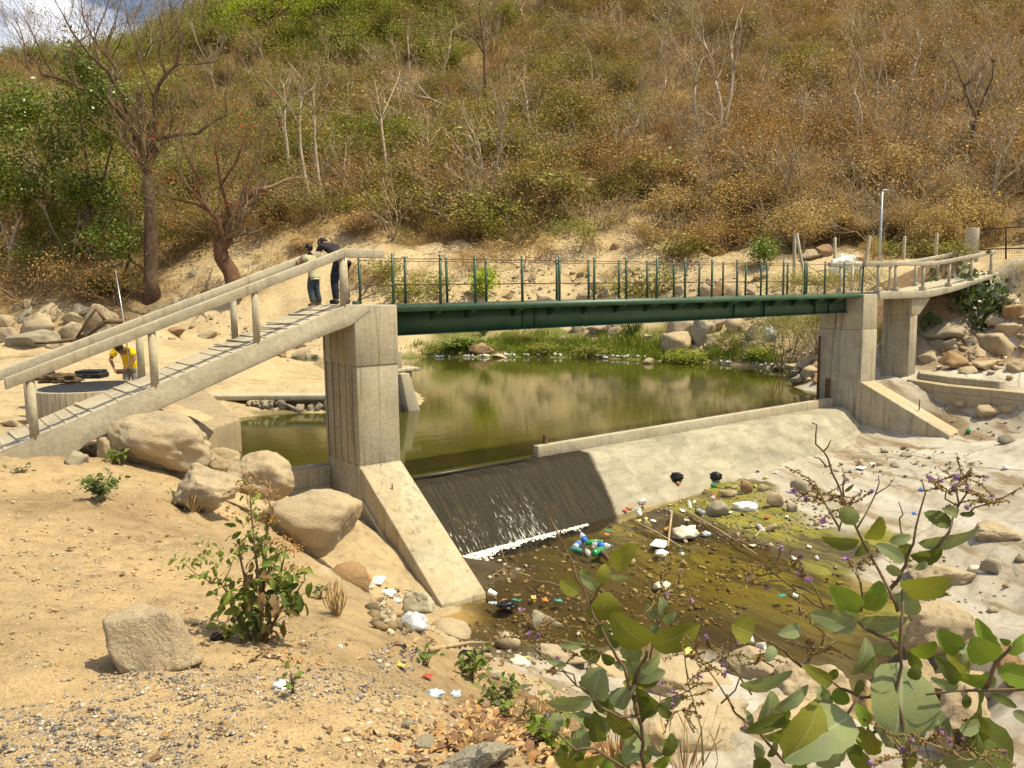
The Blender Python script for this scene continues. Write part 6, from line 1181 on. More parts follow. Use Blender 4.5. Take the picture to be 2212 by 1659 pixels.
sp2 = [(q4b(1700, 990), q4b(1770, 740), 9, 0), (q4b(1690, 1000), q4b(1600, 860), 6, 0), (q4b(1790, 1050), q4b(1970, 970), 7, 0), (q4b(760, 1180), q4b(600, 900), 8, .1), (q4b(760, 1180), q4b(560, 800), 5, .1), (q4b(750, 1200), q4b(850, 960), 6, .1), (q8(640, 400), q8(380, 60), 6, .15), (q8(470, 290), q8(150, 60), 6, .2), (q8(310, 180), q8(20, 200), 5, .2), (q8(690, 640), q8(480, 480), 5, .1), (q8(730, 660), q8(560, 760), 6, .1), (q8(690, 700), q8(500, 720), 5, .1), (q8(930, 250), q8(870, 20), 4, 0), (q8(240, 860), q8(50, 800), 4, .1), (q8(1480, 1640), q8(1420, 1430), 5, -.1), (q8(1420, 1430), q8(1180, 1400), 4, -.1), (q8(1420, 1450), q8(1780, 1480), 6, -.1), (q8(1450, 1600), q8(1250, 1580), 6, -.1), (q8(1500, 1640), q8(1900, 1580), 5, -.1), (q7(1560, 1640), q7(1430, 960), 8, .1), (q7(1490, 1380), q7(1400, 1200), 5, .1), (q7(1800, 1190), q7(1520, 780), 7, .15), (q7(1940, 1080), q7(1620, 700), 6, .2), (q7(1700, 1150), q7(1900, 800), 4, .2), (q7(1440, 960), q7(1410, 740), 5, .1)]
broad_plant("tall broad-leaved plant with one huge hanging grey leaf and bare upright shoots, front right", 2.48, q8, st2, lv2, sp2, 12, q8(1290, 1700), [(1640, 1820, 1530, 1660, 12), (1840, 2212, 1560, 1665, 18), (1860, 2000, 1380, 1520, 5), (2060, 2212, 1400, 1560, 7)])
# ---------------------------------------------------------------- flowering bush on the dirt bank
FLM = [bigleaf_mat("bush leaf", (.13, .19, .04), (.16, .2, .07), (.2, .24, .08)), bigleaf_mat("young bush leaf", (.20, .25, .045), (.2, .24, .08), (.26, .3, .1)), bigleaf_mat("withered leaf", (.19, .115, .055), (.22, .15, .08), (.25, .17, .1)), bigleaf_mat("dark bush leaf", (.06, .095, .022), (.08, .1, .04), (.12, .15, .05))]
def flowering_bush():
    base = hit(560, 1386); D = float((base-CAM)@CF); t = empty("flowering_bush", tuple(base), "waist-high leafy bush with dried brown flower heads on the dirt bank", "bush"); rs = RS(40); m = MB(); fo = Foliage(41)
    S = [[(560, 1390), (566, 1330), (562, 1270), (552, 1200), (545, 1130), (538, 1050)], [(562, 1390), (585, 1330), (600, 1270), (610, 1220), (620, 1180)], [(556, 1390), (520, 1350), (500, 1310), (490, 1270)], [(566, 1340), (610, 1310), (640, 1280), (660, 1250)], [(560, 1300), (530, 1250), (520, 1210), (515, 1180)], [(552, 1200), (575, 1160), (585, 1100), (575, 1060)], [(556, 1390), (540, 1370), (490, 1360), (455, 1378)]]
    for i, s_ in enumerate(S):
        P = [np.array(base)-np.array([0, 0, .05]) if k == 0 else atD(*p, D+.10*(i % 3-1)*k/4) for k, p in enumerate(s_)]; m.tube(P, [.012-.009*k/(len(P)-1) for k in range(len(P))], 6)
    # the thin lobed-leaf shoot on the left
    e = hit(505, 1330); P = [e-np.array([0, 0, .03])]+[atD(x, y, D+.12) for x, y in ((498, 1290), (478, 1262), (460, 1235))]; m.tube(P, [.007, .006, .005, .003], 6); m.tube([P[2], atD(492, 1240, D+.1), atD(505, 1205, D+.1)], [.004, .003, .002], 5); m.tube([P[2], atD(450, 1255, D+.15), atD(420, 1238, D+.15), atD(395, 1215, D+.15)], [.004, .003, .003, .002], 5)
    m.V = [tuple(np.array(v)-base) for v in m.V]; m.build("stem", S_BR, t, smooth=True)
    C = [(510, 1340, 42, 26, 0, 30), (545, 1350, 40, 24, 3, 30), (495, 1285, 36, 26, 1, 26), (530, 1290, 40, 26, 0, 34), (560, 1310, 36, 24, 0, 24), (575, 1250, 40, 24, 0, 28), (605, 1235, 32, 24, 1, 22), (640, 1262, 34, 28, 0, 22), (655, 1245, 22, 22, 1, 12), (600, 1200, 28, 22, 0, 16), (545, 1180, 30, 22, 0, 22), (520, 1150, 26, 20, 3, 16), (560, 1140, 28, 20, 0, 18), (548, 1090, 26, 18, 1, 16), (530, 1060, 20, 16, 0, 9), (605, 1290, 34, 32, 3, 18), (630, 1310, 26, 32, 3, 12), (600, 1330, 28, 30, 2, 14), (570, 1290, 28, 30, 2, 16), (555, 1230, 26, 30, 2, 14), (575, 1360, 26, 26, 2, 14), (560, 1180, 18, 28, 2, 9), (470, 1375, 22, 24, 1, 9), (500, 1370, 24, 24, 3, 12), (575, 1105, 18, 20, 2, 10), (430, 1225, 34, 17, 1, 22), (400, 1205, 24, 14, 1, 14), (480, 1205, 28, 16, 1, 16), (505, 1200, 20, 15, 1, 10), (450, 1190, 26, 14, 1, 12), (470, 1240, 22, 16, 0, 10), (440, 1170, 20, 13, 1, 8)]
    k_ = KP/2850*D
    for x, y, rad, lp, mt, n in C:
        for j in range(n):
            a = rs.rand()*6.28; r = rad*rs.rand()**.5; c = atD(x+r*math.cos(a), y+r*math.sin(a), D+rs.normal(0, .10)); d = rs.normal(size=3); d[2] -= .5 if mt != 2 else 1.8; d /= np.linalg.norm(d); ln = lp*k_*rs.uniform(.6, 1.3)
            nm = rs.normal(size=3)*.7+np.array([0, 0, 1.]); sd = np.cross(d, nm); sd /= np.linalg.norm(sd); nm = np.cross(sd, d); nm = nm if nm[2] > 0 else -nm
            if c[2] < gz(c[0], c[1])+.02: continue
            fo.add(c, c+d*ln, ln*rs.uniform(.45, .6), sd, nm, mt if rs.rand() > .12 else 1, nu=5, nv=6, droop=.1, rag=.02, fold=.3)
    fo.build("foliage", FLM, t, base)
    V = []; F = []; n = 0
    for x, y, rad, cnt in ((540, 1045, 22, 90), (580, 1065, 24, 110), (525, 1050, 14, 50), (600, 1170, 26, 130), (615, 1190, 20, 90), (640, 1180, 16, 50), (560, 1125, 22, 80), (600, 1255, 20, 80), (640, 1225, 20, 60), (520, 1185, 14, 40), (585, 1120, 16, 60)):
        P = np.array([atD(x+rs.normal()*rad*.6, y+rs.normal()*rad*.45, D+rs.normal(0, .03)) for _ in range(cnt)]); LV, LF = leaves(P, .016, rs, .5, .8); V.append(LV); F.append(LF+n); n += len(LV)
    npobj("dried_flower_heads", np.concatenate(V)-base, np.concatenate(F), F_SEED, t)
flowering_bush()
# ---------------------------------------------------------------- small ground plants
def tuft(name, vx, vy, wpx, hpx, mats, label, n, lw, seed, cat="plant", arch=.5, group=None, lean=0):
    """tuft of blades or leafy shoots"""
    P = hit(vx, vy); D = float((P-CAM)@CF); k_ = KP/2850*D; rs = RS(seed); fo = Foliage(seed); t = empty(name, tuple(P), label, cat, group)
    for j in range(n):
        a = rs.rand()*6.28; r = wpx*.5*k_*rs.rand()**.6; h = hpx*k_*rs.uniform(.5, 1.05); b = P+np.array([math.cos(a), math.sin(a), 0])*r*.25; b[2] = gz(b[0], b[1])-.01; e = P+np.array([math.cos(a), math.sin(a), 0])*r*1.1+np.array([0, 0, h]); d = e-b; sd = np.cross(d, rs.normal(size=3)); sd /= np.linalg.norm(sd); nm = np.cross(sd, d); nm /= np.linalg.norm(nm)
        fo.add(b, e, lw*k_*rs.uniform(.7, 1.3), sd, nm, rs.randint(len(mats)), nu=3, nv=6, droop=arch*rs.uniform(-.3, .5), rag=0, fold=.2, shape=.9)
    fo.build("blades", mats, t, P); return t
def leafy(name, vx, vy, wpx, hpx, mats, label, n, lpx, seed, cat="plant", group=None, shoots=9):
    P = hit(vx, vy); D = float((P-CAM)@CF); k_ = KP/2850*D; rs = RS(seed); fo = Foliage(seed); t = empty(name, tuple(P), label, cat, group); m = MB(); nodes = []
    for j in range(shoots):
        a = rs.rand()*6.28; r = wpx*.5*k_*rs.uniform(.4, 1.0); h = hpx*k_*rs.uniform(.45, 1.05); e = np.array([math.cos(a)*r, math.sin(a)*r, h]); mid = e*.5+np.array([0, 0, h*.22]); m.tube([(0, 0, -.02), mid, e], [.004, .003, .0015], 5); nodes += [mid, e, (mid+e)/2, mid*.5]
    m.build("stem", S_BR, t)
    for j in range(n):
        c = P+nodes[rs.randint(len(nodes))]+rs.normal(0, lpx*k_*.4, 3); d = rs.normal(size=3); d[2] = d[2]*.5+.1; d /= np.linalg.norm(d); ln = lpx*k_*rs.uniform(.6, 1.3); nm = rs.normal(size=3)*.5+np.array([0, 0, 1.]); sd = np.cross(d, nm); sd /= np.linalg.norm(sd); nm = np.cross(sd, d); nm = nm if nm[2] > 0 else -nm
        if c[2] < gz(c[0], c[1]): c[2] = gz(c[0], c[1])+.01
        fo.add(c, c+d*ln, ln*.55, sd, nm, rs.randint(len(mats)), nu=3, nv=5, droop=.1, rag=0, fold=.3)
    fo.build("foliage", mats, t, P); return t
G_LOW = bigleaf_mat("dusty low leaf", (.13, .16, .075), (.16, .18, .1), (.2, .22, .12)); G_STRAW = simple("dry straw", (.42, .29, .13), .9, .3, 12); G_BLADE = simple("green blade", (.15, .19, .045), .7, .3, 10)
leafy("low_bush", 225, 1078, 120, 52, [G_LOW, FLM[0]], "low dusty green bush on the dirt left of the flowering bush", 260, 12, 51, "bush")
leafy("low_bush", 395, 1098, 60, 46, [G_LOW], "thin grey-green weed in front of the broken boulder", 60, 10, 52, "weed")
leafy("low_bush", 255, 1002, 56, 34, [FLM[0], FLM[1]], "small green weed under the long pale boulder", 60, 13, 53, "weed")
leafy("low_bush", 88, 975, 50, 26, [FLM[3], G_LOW], "little dark weed at the foot of the ramp", 46, 12, 54, "weed")
leafy("low_bush", 40, 1022, 44, 12, [G_LOW], "flat sparse weed on the dirt at the left edge", 24, 10, 55, "weed")
leafy("seedling", 632, 1500, 26, 50, [FLM[1], FLM[0]], "two-stemmed seedling on the gravel below the flowering bush", 12, 20, 56, "seedling", None, 3)
leafy("seedling", 1020, 1470, 60, 60, [FLM[1], FLM[0]], "green creeper sprouting at the edge of the litter slope", 50, 22, 57, "weed", None, 7)
leafy("seedling", 920, 1440, 50, 40, [FLM[0]], "round-leaved creeper on the tan slab", 24, 16, 58, "weed", None, 6)
leafy("seedling", 1090, 1545, 120, 70, [FLM[1], FLM[0], G_LOW], "spreading green weeds above the dry leaves", 120, 20, 59, "weed", None, 12)
leafy("seedling", 1190, 1620, 110, 100, [FLM[0], FLM[1]], "leafy weeds left of the big-leaved plant", 110, 22, 60, "weed", None, 10)
leafy("seedling", 690, 1295, 30, 36, [G_LOW, FLM[0]], "small weed between tan boulder and dirt edge", 24, 12, 61, "weed", None, 5)
tuft("grass_clump", 728, 1330, 50, 80, [G_STRAW], "clump of dry straw grass at the dirt edge by the tan boulder", 60, 2.0, 62, "grass clump")
tuft("grass_clump", 420, 1105, 44, 50, [G_STRAW], "wisp of dry grass beside the broken boulder", 36, 2.0, 63, "grass clump")
tuft("grass_clump", 1330, 1665, 130, 170, [G_STRAW], "long dry straw stalks at the bottom between the plants", 34, 2.6, 64, "grass clump")
tuft("grass_clump", 1480, 1680, 180, 170, [G_STRAW], "crossed dry stalks under the olive leaf at the bottom", 26, 2.6, 65, "grass clump")
tuft("grass_clump", 1015, 1620, 90, 50, [G_STRAW], "short dry grass among the dead leaves", 60, 1.8, 66, "grass clump")
tuft("grass_clump", 1160, 1565, 90, 60, [G_STRAW, G_BLADE], "mixed dry and green grass on the litter slope", 60, 1.8, 67, "grass clump")
tuft("reed_clump", 1365, 725, 60, 46, [G_BLADE], "clump of green reeds on the far bank under the girder", 60, 2.2, 68, "reeds")
tuft("reed_clump", 1045, 722, 44, 36, [G_BLADE], "clump of green reeds just right of the left girder end", 44, 2.2, 69, "reeds")
def bank_grass():
    rs = RS(90); V = []; F = []; n = 0
    pts = []
    for x, y, rx, ry, c in ((1000, 752, 100, 14, 500), (1150, 752, 70, 16, 500), (1260, 757, 90, 12, 600), (1350, 745, 70, 24, 800), (1420, 755, 50, 24, 600), (1130, 730, 60, 14, 300), (1560, 760, 50, 14, 250), (1655, 775, 40, 10, 200), (1460, 775, 60, 8, 250), (1080, 742, 30, 10, 150), (1245, 740, 30, 8, 150)):
        for _ in range(c//9):
            p = hit(x+rs.normal()*rx*.55, y+rs.normal()*ry*.55, 25, 80)
            if p[2] > WZ+.03: pts.append(p)
    P = np.repeat(np.array(pts), 26, 0); P = P+rs.normal(0, .28, P.shape)*np.array([1, 1, .0]); d = rs.normal(0, .35, P.shape); d[:, 2] = 1; h = rs.uniform(.08, .34, len(P))[:, None]; s_ = np.cross(d, rs.normal(size=P.shape)); s_ /= np.linalg.norm(s_, axis=1)[:, None]; s_ *= .035
    V = np.stack([P-s_-[0, 0, .1], P+s_-[0, 0, .1], P+d*h+s_*.3, P+d*h-s_*.3], 1).reshape(-1, 3); F = np.arange(len(V)).reshape(-1, 4)
    props(npobj("bank_grass", V, F, L_GRASS), "green grass and creepers along the far waterline", "grass", None, "stuff")
bank_grass()
# ---------------------------------------------------------------- gravel, grit, dead leaves (beyond counting)
def pebble_mat():
    m, t, b = newmat("pebbles"); a = N(t, "Attribute", attribute_name="tint"); n = noise(t, N(t, "NewGeometry").outputs['Position'], 60, 3); L(t, mixc(t, 1, a.outputs['Color'], ramp(t, n, [(.3, .75), (.7, 1.2)]), 'MULTIPLY'), b.inputs['Base Color']); b.inputs['Roughness'].default_value = .85; b.inputs['Specular IOR Level'].default_value = .25; return m
M_PEB = pebble_mat()
def pebbles(name, zones, label, seed, palette, nmax):
    rs = RS(seed); bm = bmesh.new(); bmesh.ops.create_icosphere(bm, subdivisions=1, radius=1); bv = np.array([v.co[:] for v in bm.verts]); bf = np.array([[v.index for v in f.verts] for f in bm.faces]); bm.free()
    var = [bv*(1+.28*RS(k).normal(size=(len(bv), 1))).clip(.55, 1.4) for k in range(9)]
    P = []; S = []
    for x, y, rx, ry, c, smin, smax in zones:
        a = rs.rand(c)*6.28; r = rs.rand(c)**.5
        for j in range(c):
            vx, vy = x+rx*r[j]*math.cos(a[j]), y+ry*r[j]*math.sin(a[j]); P.append((vx, vy)); S.append(smin*(smax/smin)**(rs.rand()**2.2))
    # rays to ground, vectorised through a coarse march
    P = np.array(P); R = ((P[:, 0]-1106)*KP/2850)[:, None]*CR-((P[:, 1]-829.5)*KP/2850)[:, None]*CU+CF; lo = np.full(len(P), 1.2); alive = np.ones(len(P), bool); tcur = lo.copy()
    for k in range(70):
        q = CAM+R*tcur[:, None]; dz = q[:, 2]-terrain(q[:, 0], q[:, 1]); step = np.maximum(dz, 0)*.8+np.where(dz > .01, .01, 0); tcur = tcur+np.where(dz > .006, step, 0)
        if (dz <= .006).all(): break
    q = CAM+R*tcur[:, None]; q[:, 2] = terrain(q[:, 0], q[:, 1]); n = len(q); S = np.array(S); V = np.empty((n, len(bv), 3)); col = np.empty((n, len(bv), 3)); pal = np.array(palette)
    ang = rs.rand(n)*6.28
    for i in range(n):
        s = S[i]*np.array([rs.uniform(.8, 1.4), rs.uniform(.7, 1.1), rs.uniform(.45, .8)]); v = var[i % 9]*s; c, s_ = math.cos(ang[i]), math.sin(ang[i]); V[i] = v@np.array([[c, s_, 0], [-s_, c, 0], [0, 0, 1]])+q[i]+np.array([0, 0, S[i]*.2]); col[i] = pal[rs.randint(len(pal))]*rs.uniform(.75, 1.2)
    F = (bf[None]+np.arange(n)[:, None, None]*len(bv)).reshape(-1, 3)
    return props(npobj(name, V.reshape(-1, 3), F, M_PEB, None, None, False, col.reshape(-1, 3)), label, "gravel", None, "stuff")
GP = [(.17, .155, .14), (.30, .27, .235), (.09, .085, .085), (.42, .38, .32), (.25, .20, .14), (.36, .29, .20), (.20, .19, .19)]
pebbles("gravel", [(90, 1630, 330, 110, 2600, .004, .012), (330, 1560, 240, 60, 500, .004, .012), (520, 1480, 160, 50, 800, .003, .009), (760, 1480, 170, 40, 500, .004, .013), (700, 1400, 110, 50, 150, .004, .012), (330, 1470, 130, 24, 200, .005, .014), (860, 1420, 60, 30, 120, .008, .025)], "grey and pale gravel scattered over the dirt bank", 101, GP, 0)
pebbles("gravel", [(350, 1250, 420, 260, 1300, .004, .014), (500, 1560, 480, 110, 1400, .004, .011), (900, 1580, 160, 80, 350, .006, .02), (200, 1150, 260, 130, 500, .006, .02)], "tan grit and small clods on the dirt bank", 102, [(.42, .31, .185), (.33, .235, .135), (.48, .37, .24), (.28, .20, .12), (.40, .33, .25)], 0)
pebbles("gravel", [(1550, 1120, 260, 70, 800, .02, .06), (1350, 1270, 300, 110, 700, .02, .07), (1150, 1380, 160, 60, 350, .015, .06), (1950, 1010, 180, 40, 120, .02, .06), (1980, 1270, 200, 90, 110, .02, .06), (860, 1320, 60, 50, 250, .015, .06), (2120, 900, 100, 60, 60, .02, .07)], "small stones and grit strewn over the stream bed", 103, [(.20, .17, .12), (.32, .27, .19), (.12, .10, .06), (.40, .34, .25), (.17, .13, .07), (.30, .2, .11)], 0)
pebbles("gravel", [(1250, 640, 330, 70, 500, .05, .22), (1560, 660, 160, 60, 300, .06, .22), (300, 700, 260, 40, 160, .05, .2), (1680, 770, 110, 25, 160, .05, .16), (2130, 740, 100, 70, 260, .03, .18), (1000, 750, 120, 20, 120, .05, .15), (600, 740, 120, 40, 120, .05, .15), (1745, 800, 40, 26, 260, .04, .16)], "rubble and stones on the sandy far bank", 104, [(.40, .31, .20), (.33, .25, .15), (.46, .37, .25), (.27, .21, .14)], 0)
def dead_leaves():
    rs = RS(110); fo = Foliage(111); ms = [simple("dead leaf", (.30, .165, .065), .85, .35, 30), simple("pale dead leaf", (.42, .28, .14), .85, .3, 30), simple("dark dead leaf", (.15, .085, .045), .85, .3, 30)]
    for x, y, rx, ry, c, s in ((1120, 1590, 110, 55, 260, .05), (1040, 1560, 80, 40, 90, .045), (1000, 1620, 110, 30, 110, .05), (1180, 1500, 70, 40, 60, .05), (1250, 1640, 120, 30, 120, .06), (330, 1180, 300, 120, 40, .05), (600, 1420, 120, 30, 40, .04), (520, 1110, 70, 20, 30, .06), (200, 1350, 200, 100, 16, .04), (500, 1600, 400, 50, 24, .035), (900, 1380, 60, 40, 30, .05), (1050, 1440, 60, 30, 40, .06)):
        for j in range(c):
            p = hit(x+rs.normal()*rx*.55, y+rs.normal()*ry*.55, 1.5, 25); a = rs.rand()*6.28; d = np.array([math.cos(a), math.sin(a), rs.normal(0, .25)]); d /= np.linalg.norm(d); ln = s*rs.uniform(.6, 1.5); nm = np.array([rs.normal(0, .4), rs.normal(0, .4), 1.]); sd = np.cross(d, nm); sd /= np.linalg.norm(sd); nm = np.cross(sd, d); fo.add(p+np.array([0, 0, .008]), p+d*ln+np.array([0, 0, .012]), ln*.5, sd, nm if nm[2] > 0 else -nm, rs.randint(3), nu=3, nv=5, droop=.15, rag=.05, fold=.5)
    o = fo.build("dead_leaves", ms, None, (0, 0, 0)); props(o, "dry brown fallen leaves on the bank", "dead leaves", None, "stuff")
dead_leaves()
# ---------------------------------------------------------------- people
def skin_mesh(name, nodes, edges, mat, parent, sub=2, root=None, scale=1.0):
    """continuous surface grown round a skeleton: nodes {name: (pos, radius)}"""
    names = list(nodes); bm = bmesh.new(); me = bpy.data.meshes.new(name); lay = bm.verts.layers.skin.verify(); vs = {n: bm.verts.new(nodes[n][0]) for n in names}
    for a, b in edges: bm.edges.new((vs[a], vs[b]))
    for n in names:
        r = nodes[n][1]; r = r if hasattr(r, '__len__') else (r, r); vs[n][lay].radius = (r[0]*scale, r[1]*scale); vs[n][lay].use_root = n == (root or names[0])
    bm.to_mesh(me); bm.free(); o = bpy.data.objects.new(name, me); COL.objects.link(o)
    m = o.modifiers.new("skin", 'SKIN'); m.use_smooth_shade = True; m.branch_smoothing = .6
    s = o.modifiers.new("sub", 'SUBSURF'); s.levels = sub; s.render_levels = sub
    dg = bpy.context.evaluated_depsgraph_get(); dg.update(); nm = bpy.data.meshes.new_from_object(o.evaluated_get(dg)); o.modifiers.clear(); o.data = nm; nm.name = name; nm.materials.clear(); nm.materials.append(mat)
    for p in nm.polygons: p.use_smooth = True
    o.parent = parent; return o
SKIN = simple("tanned skin", (.21, .105, .055), .6, .12, 30, 0, .1); HAIR = simple("black hair", (.012, .010, .009), .5, .3, 60)
def cloth(name, c, var=.3):
    m, t, b = newmat(name); v = N(t, "NewGeometry").outputs['Position']; n = noise(t, v, 14, 5, .65, .6); L(t, ramp(t, n, [(.28, tuple(x*(1-var) for x in c)), (.72, tuple(min(1, x*(1+var)) for x in c))]), b.inputs['Base Color']); b.inputs['Roughness'].default_value = .95; b.inputs['Specular IOR Level'].default_value = .1; bump(t, b, n, .9, .03); return m
def person(label, loc, face, J, H, shirt, pants, shoe, hair, hands, sleeve=.55, head_dir=None, loose=1.16):
    """J joints in body frame (x right, y forward, z up, metres for a figure of height H=1)"""
    t = empty("person", tuple(loc), label, "person"); t.rotation_euler = (0, 0, math.atan2(-face[0], face[1])); h = H
    P = {k: Vector(v)*h for k, v in J.items()}; nd = {}; ed = []
    def add(n, p, r): nd[n] = (p, (r[0]*h, r[1]*h) if hasattr(r, '__len__') else r*h)
    add('pelvis', P['pelvis'], (.082, .066)); add('waist', P['waist'], (.076, .060)); add('chest', P['chest'], (.092, .066)); add('neckb', P['neckb'], .036); add('neck', P['neck'], .031); ed += [('pelvis', 'waist'), ('waist', 'chest'), ('chest', 'neckb'), ('neckb', 'neck')]
    hd = (P['head']-P['neck']).normalized(); fd = Vector(head_dir) if head_dir else Vector((0, 1, 0)); fd = (fd-hd*fd.dot(hd)).normalized(); rt = fd.cross(hd)
    add('jaw', P['neck']+hd*.032*h+fd*.014*h, (.040, .044)); add('skull', P['neck']+hd*.078*h+fd*.004*h, (.051, .058)); add('crown', P['neck']+hd*.118*h-fd*.006*h, (.040, .047)); ed += [('neck', 'jaw'), ('jaw', 'skull'), ('skull', 'crown')]
    for s in 'lr':
        add('sh'+s, P['sh'+s], .042); add('el'+s, P['el'+s], .029); add('wr'+s, P['wr'+s], .019); ed += [('chest', 'sh'+s), ('sh'+s, 'el'+s), ('el'+s, 'wr'+s)]
        hv = (P['wr'+s]-P['el'+s]).normalized(); pn = Vector(hands.get(s, (0, 0, -1))).normalized(); sv = hv.cross(pn).normalized()*(1 if s == 'r' else -1); palm = P['wr'+s]+hv*.045*h; add('pa'+s, palm, (.019, .012)); ed.append(('wr'+s, 'pa'+s))
        for j, (off, ln) in enumerate(((-.015, .036), (-.005, .042), (.005, .040), (.014, .032))):
            a = palm+hv*.018*h+sv*off*h; b = a+(hv*.8+pn*.45)*ln*.55*h; c = b+(hv*.35+pn*.9)*ln*.5*h; add('f%d%s' % (j, s), a, .0065); add('g%d%s' % (j, s), b, .0058); add('k%d%s' % (j, s), c, .005); ed += [('pa'+s, 'f%d%s' % (j, s)), ('f%d%s' % (j, s), 'g%d%s' % (j, s)), ('g%d%s' % (j, s), 'k%d%s' % (j, s))]
        th = palm-hv*.012*h-sv*.020*h; add('t0'+s, th, .0075); add('t1'+s, th+(hv*.7-sv*.5+pn*.3)*.03*h, .0062); ed += [('pa'+s, 't0'+s), ('t0'+s, 't1'+s)]
        add('hip'+s, P['hip'+s], .060); add('kn'+s, P['kn'+s], .039); add('an'+s, P['an'+s], .026); add('to'+s, P['to'+s], (.026, .017)); ed += [('pelvis', 'hip'+s), ('hip'+s, 'kn'+s), ('kn'+s, 'an'+s), ('an'+s, 'to'+s)]
    body = skin_mesh("body", nd, ed, SKIN, t, 2, 'pelvis')
    # face
    m = MB(); c0 = P['neck']+hd*.078*h
    M_EYE = simple("eyes and brows", (.02, .014, .01), .4)
    for s in (-1, 1):
        e = c0+fd*.053*h+rt*s*.021*h; m.lathe([(.001, -.003), (.008*h, 0), (.001, .003)], 8, Matrix.Translation(e)@Vector(fd).to_track_quat('Z', 'Y').to_matrix().to_4x4())
        m.beam(e+hd*.013*h-rt*.012*h, e+hd*.014*h+rt*.012*h, .005*h, .004*h, hd)
    m.beam(c0+fd*.055*h-hd*.045*h-rt*.018*h, c0+fd*.055*h-hd*.045*h+rt*.018*h, .005*h, .005*h, hd); m.build("eyes_and_mouth", M_EYE, t)
    m = MB(); m.tube([c0+fd*.052*h+hd*.008*h, c0+fd*.066*h-hd*.018*h, c0+fd*.055*h-hd*.024*h], [.005*h, .010*h, .008*h], 7)
    for s in (-1, 1): m.lathe([(.001, -.006*h), (.016*h, -.003*h), (.018*h, .003*h), (.002, .006*h)], 9, Matrix.Translation(c0+rt*s*.054*h-fd*.008*h-hd*.008*h)@Vector(rt*s).to_track_quat('Z', 'Y').to_matrix().to_4x4()@Matrix.Diagonal((1, 1.4, 1, 1)))
    m.build("nose_and_ears", SKIN, t, smooth=True)
    # hair: a rough shell over the skull
    bm = bmesh.new(); bmesh.ops.create_icosphere(bm, subdivisions=3, radius=1); V = np.array([v.co[:] for v in bm.verts]); F = np.array([[v.index for v in f.verts] for f in bm.faces]); bm.free(); rs = RS(4); V = V*(1+rs.normal(0, .035, (len(V), 1)))
    X = [Vector(v) for v in V]; B_ = Matrix((rt, fd, hd)).transposed(); cc = c0+hd*.014*h-fd*.007*h; ks = F[[not (V[f].mean(0)[2] < -.1 and V[f].mean(0)[1] > .15) and not V[f].mean(0)[2] < -.8 and not (V[f].mean(0)[1] > .55 and V[f].mean(0)[2] < .35) for f in F]]
    if hair: npobj("hair", [cc+B_@Vector((v[0]*.062*h, v[1]*.071*h, v[2]*.068*h*hair)) for v in X], ks, HAIR, t)
    # clothes
    k = loose; sn = {}
    for n in ('pelvis', 'waist', 'chest', 'neckb'): sn[n] = (nd[n][0], nd[n][1])
    sn['hem'] = (P['pelvis']-(P['waist']-P['pelvis'])*.45, (.082*h, .068*h)); se = [('hem', 'pelvis'), ('pelvis', 'waist'), ('waist', 'chest'), ('chest', 'neckb')]
    for s in 'lr':
        sn['sh'+s] = nd['sh'+s]; sn['sl'+s] = (P['sh'+s].lerp(P['el'+s], sleeve) if sleeve <= 1 else P['el'+s].lerp(P['wr'+s], sleeve-1), .040*h if sleeve <= 1 else .026*h); se.append(('chest', 'sh'+s))
        if sleeve > 1: sn['el'+s] = nd['el'+s]; se += [('sh'+s, 'el'+s), ('el'+s, 'sl'+s)]
        else: se.append(('sh'+s, 'sl'+s))
    skin_mesh("shirt", sn, se, shirt, t, 2, 'pelvis', k)
    pn_ = {'pelvis': (nd['pelvis'][0], (.086*h, .074*h)), 'top': (P['pelvis'].lerp(P['waist'], .7), (.076*h, .064*h))}; pe = [('pelvis', 'top')]
    for s in 'lr':
        pn_['hip'+s] = (P['hip'+s]-Vector((0, 0, .03*h)), .066*h); pn_['kn'+s] = (P['kn'+s], .043*h)
        pn_['an'+s] = (P['an'+s]+Vector((0, 0, .012*h)), .036*h); pe += [('pelvis', 'hip'+s), ('hip'+s, 'kn'+s), ('kn'+s, 'an'+s)]
    skin_mesh("trousers", pn_, pe, pants, t, 2, 'pelvis', 1.17 if loose < 1.2 else 1.3)
    if shoe:
        for s in 'lr':
            m = MB(); a, b = P['an'+s], P['to'+s]; d = (b-a); d.z = 0; d.normalize(); m.tube([Vector((a.x, a.y, .028*h))-d*.03*h, Vector((a.x, a.y, .03*h))+d*.03*h, Vector((a.x, a.y, .024*h))+d*.10*h, Vector((a.x, a.y, .018*h))+d*.125*h], [.026*h, .033*h, .030*h, .014*h], 9); m.build("shoe", shoe, t, smooth=True)
    return t
fr = np.array([-CR[0]*.75+CF[0]*.35, -CR[1]*.75+CF[1]*.35]); fr /= np.linalg.norm(fr)
bx_ = aty(680, 664, 1.02); bz = rz_(bx_[0])+.012 if bx_[0] < -1.06 else .03
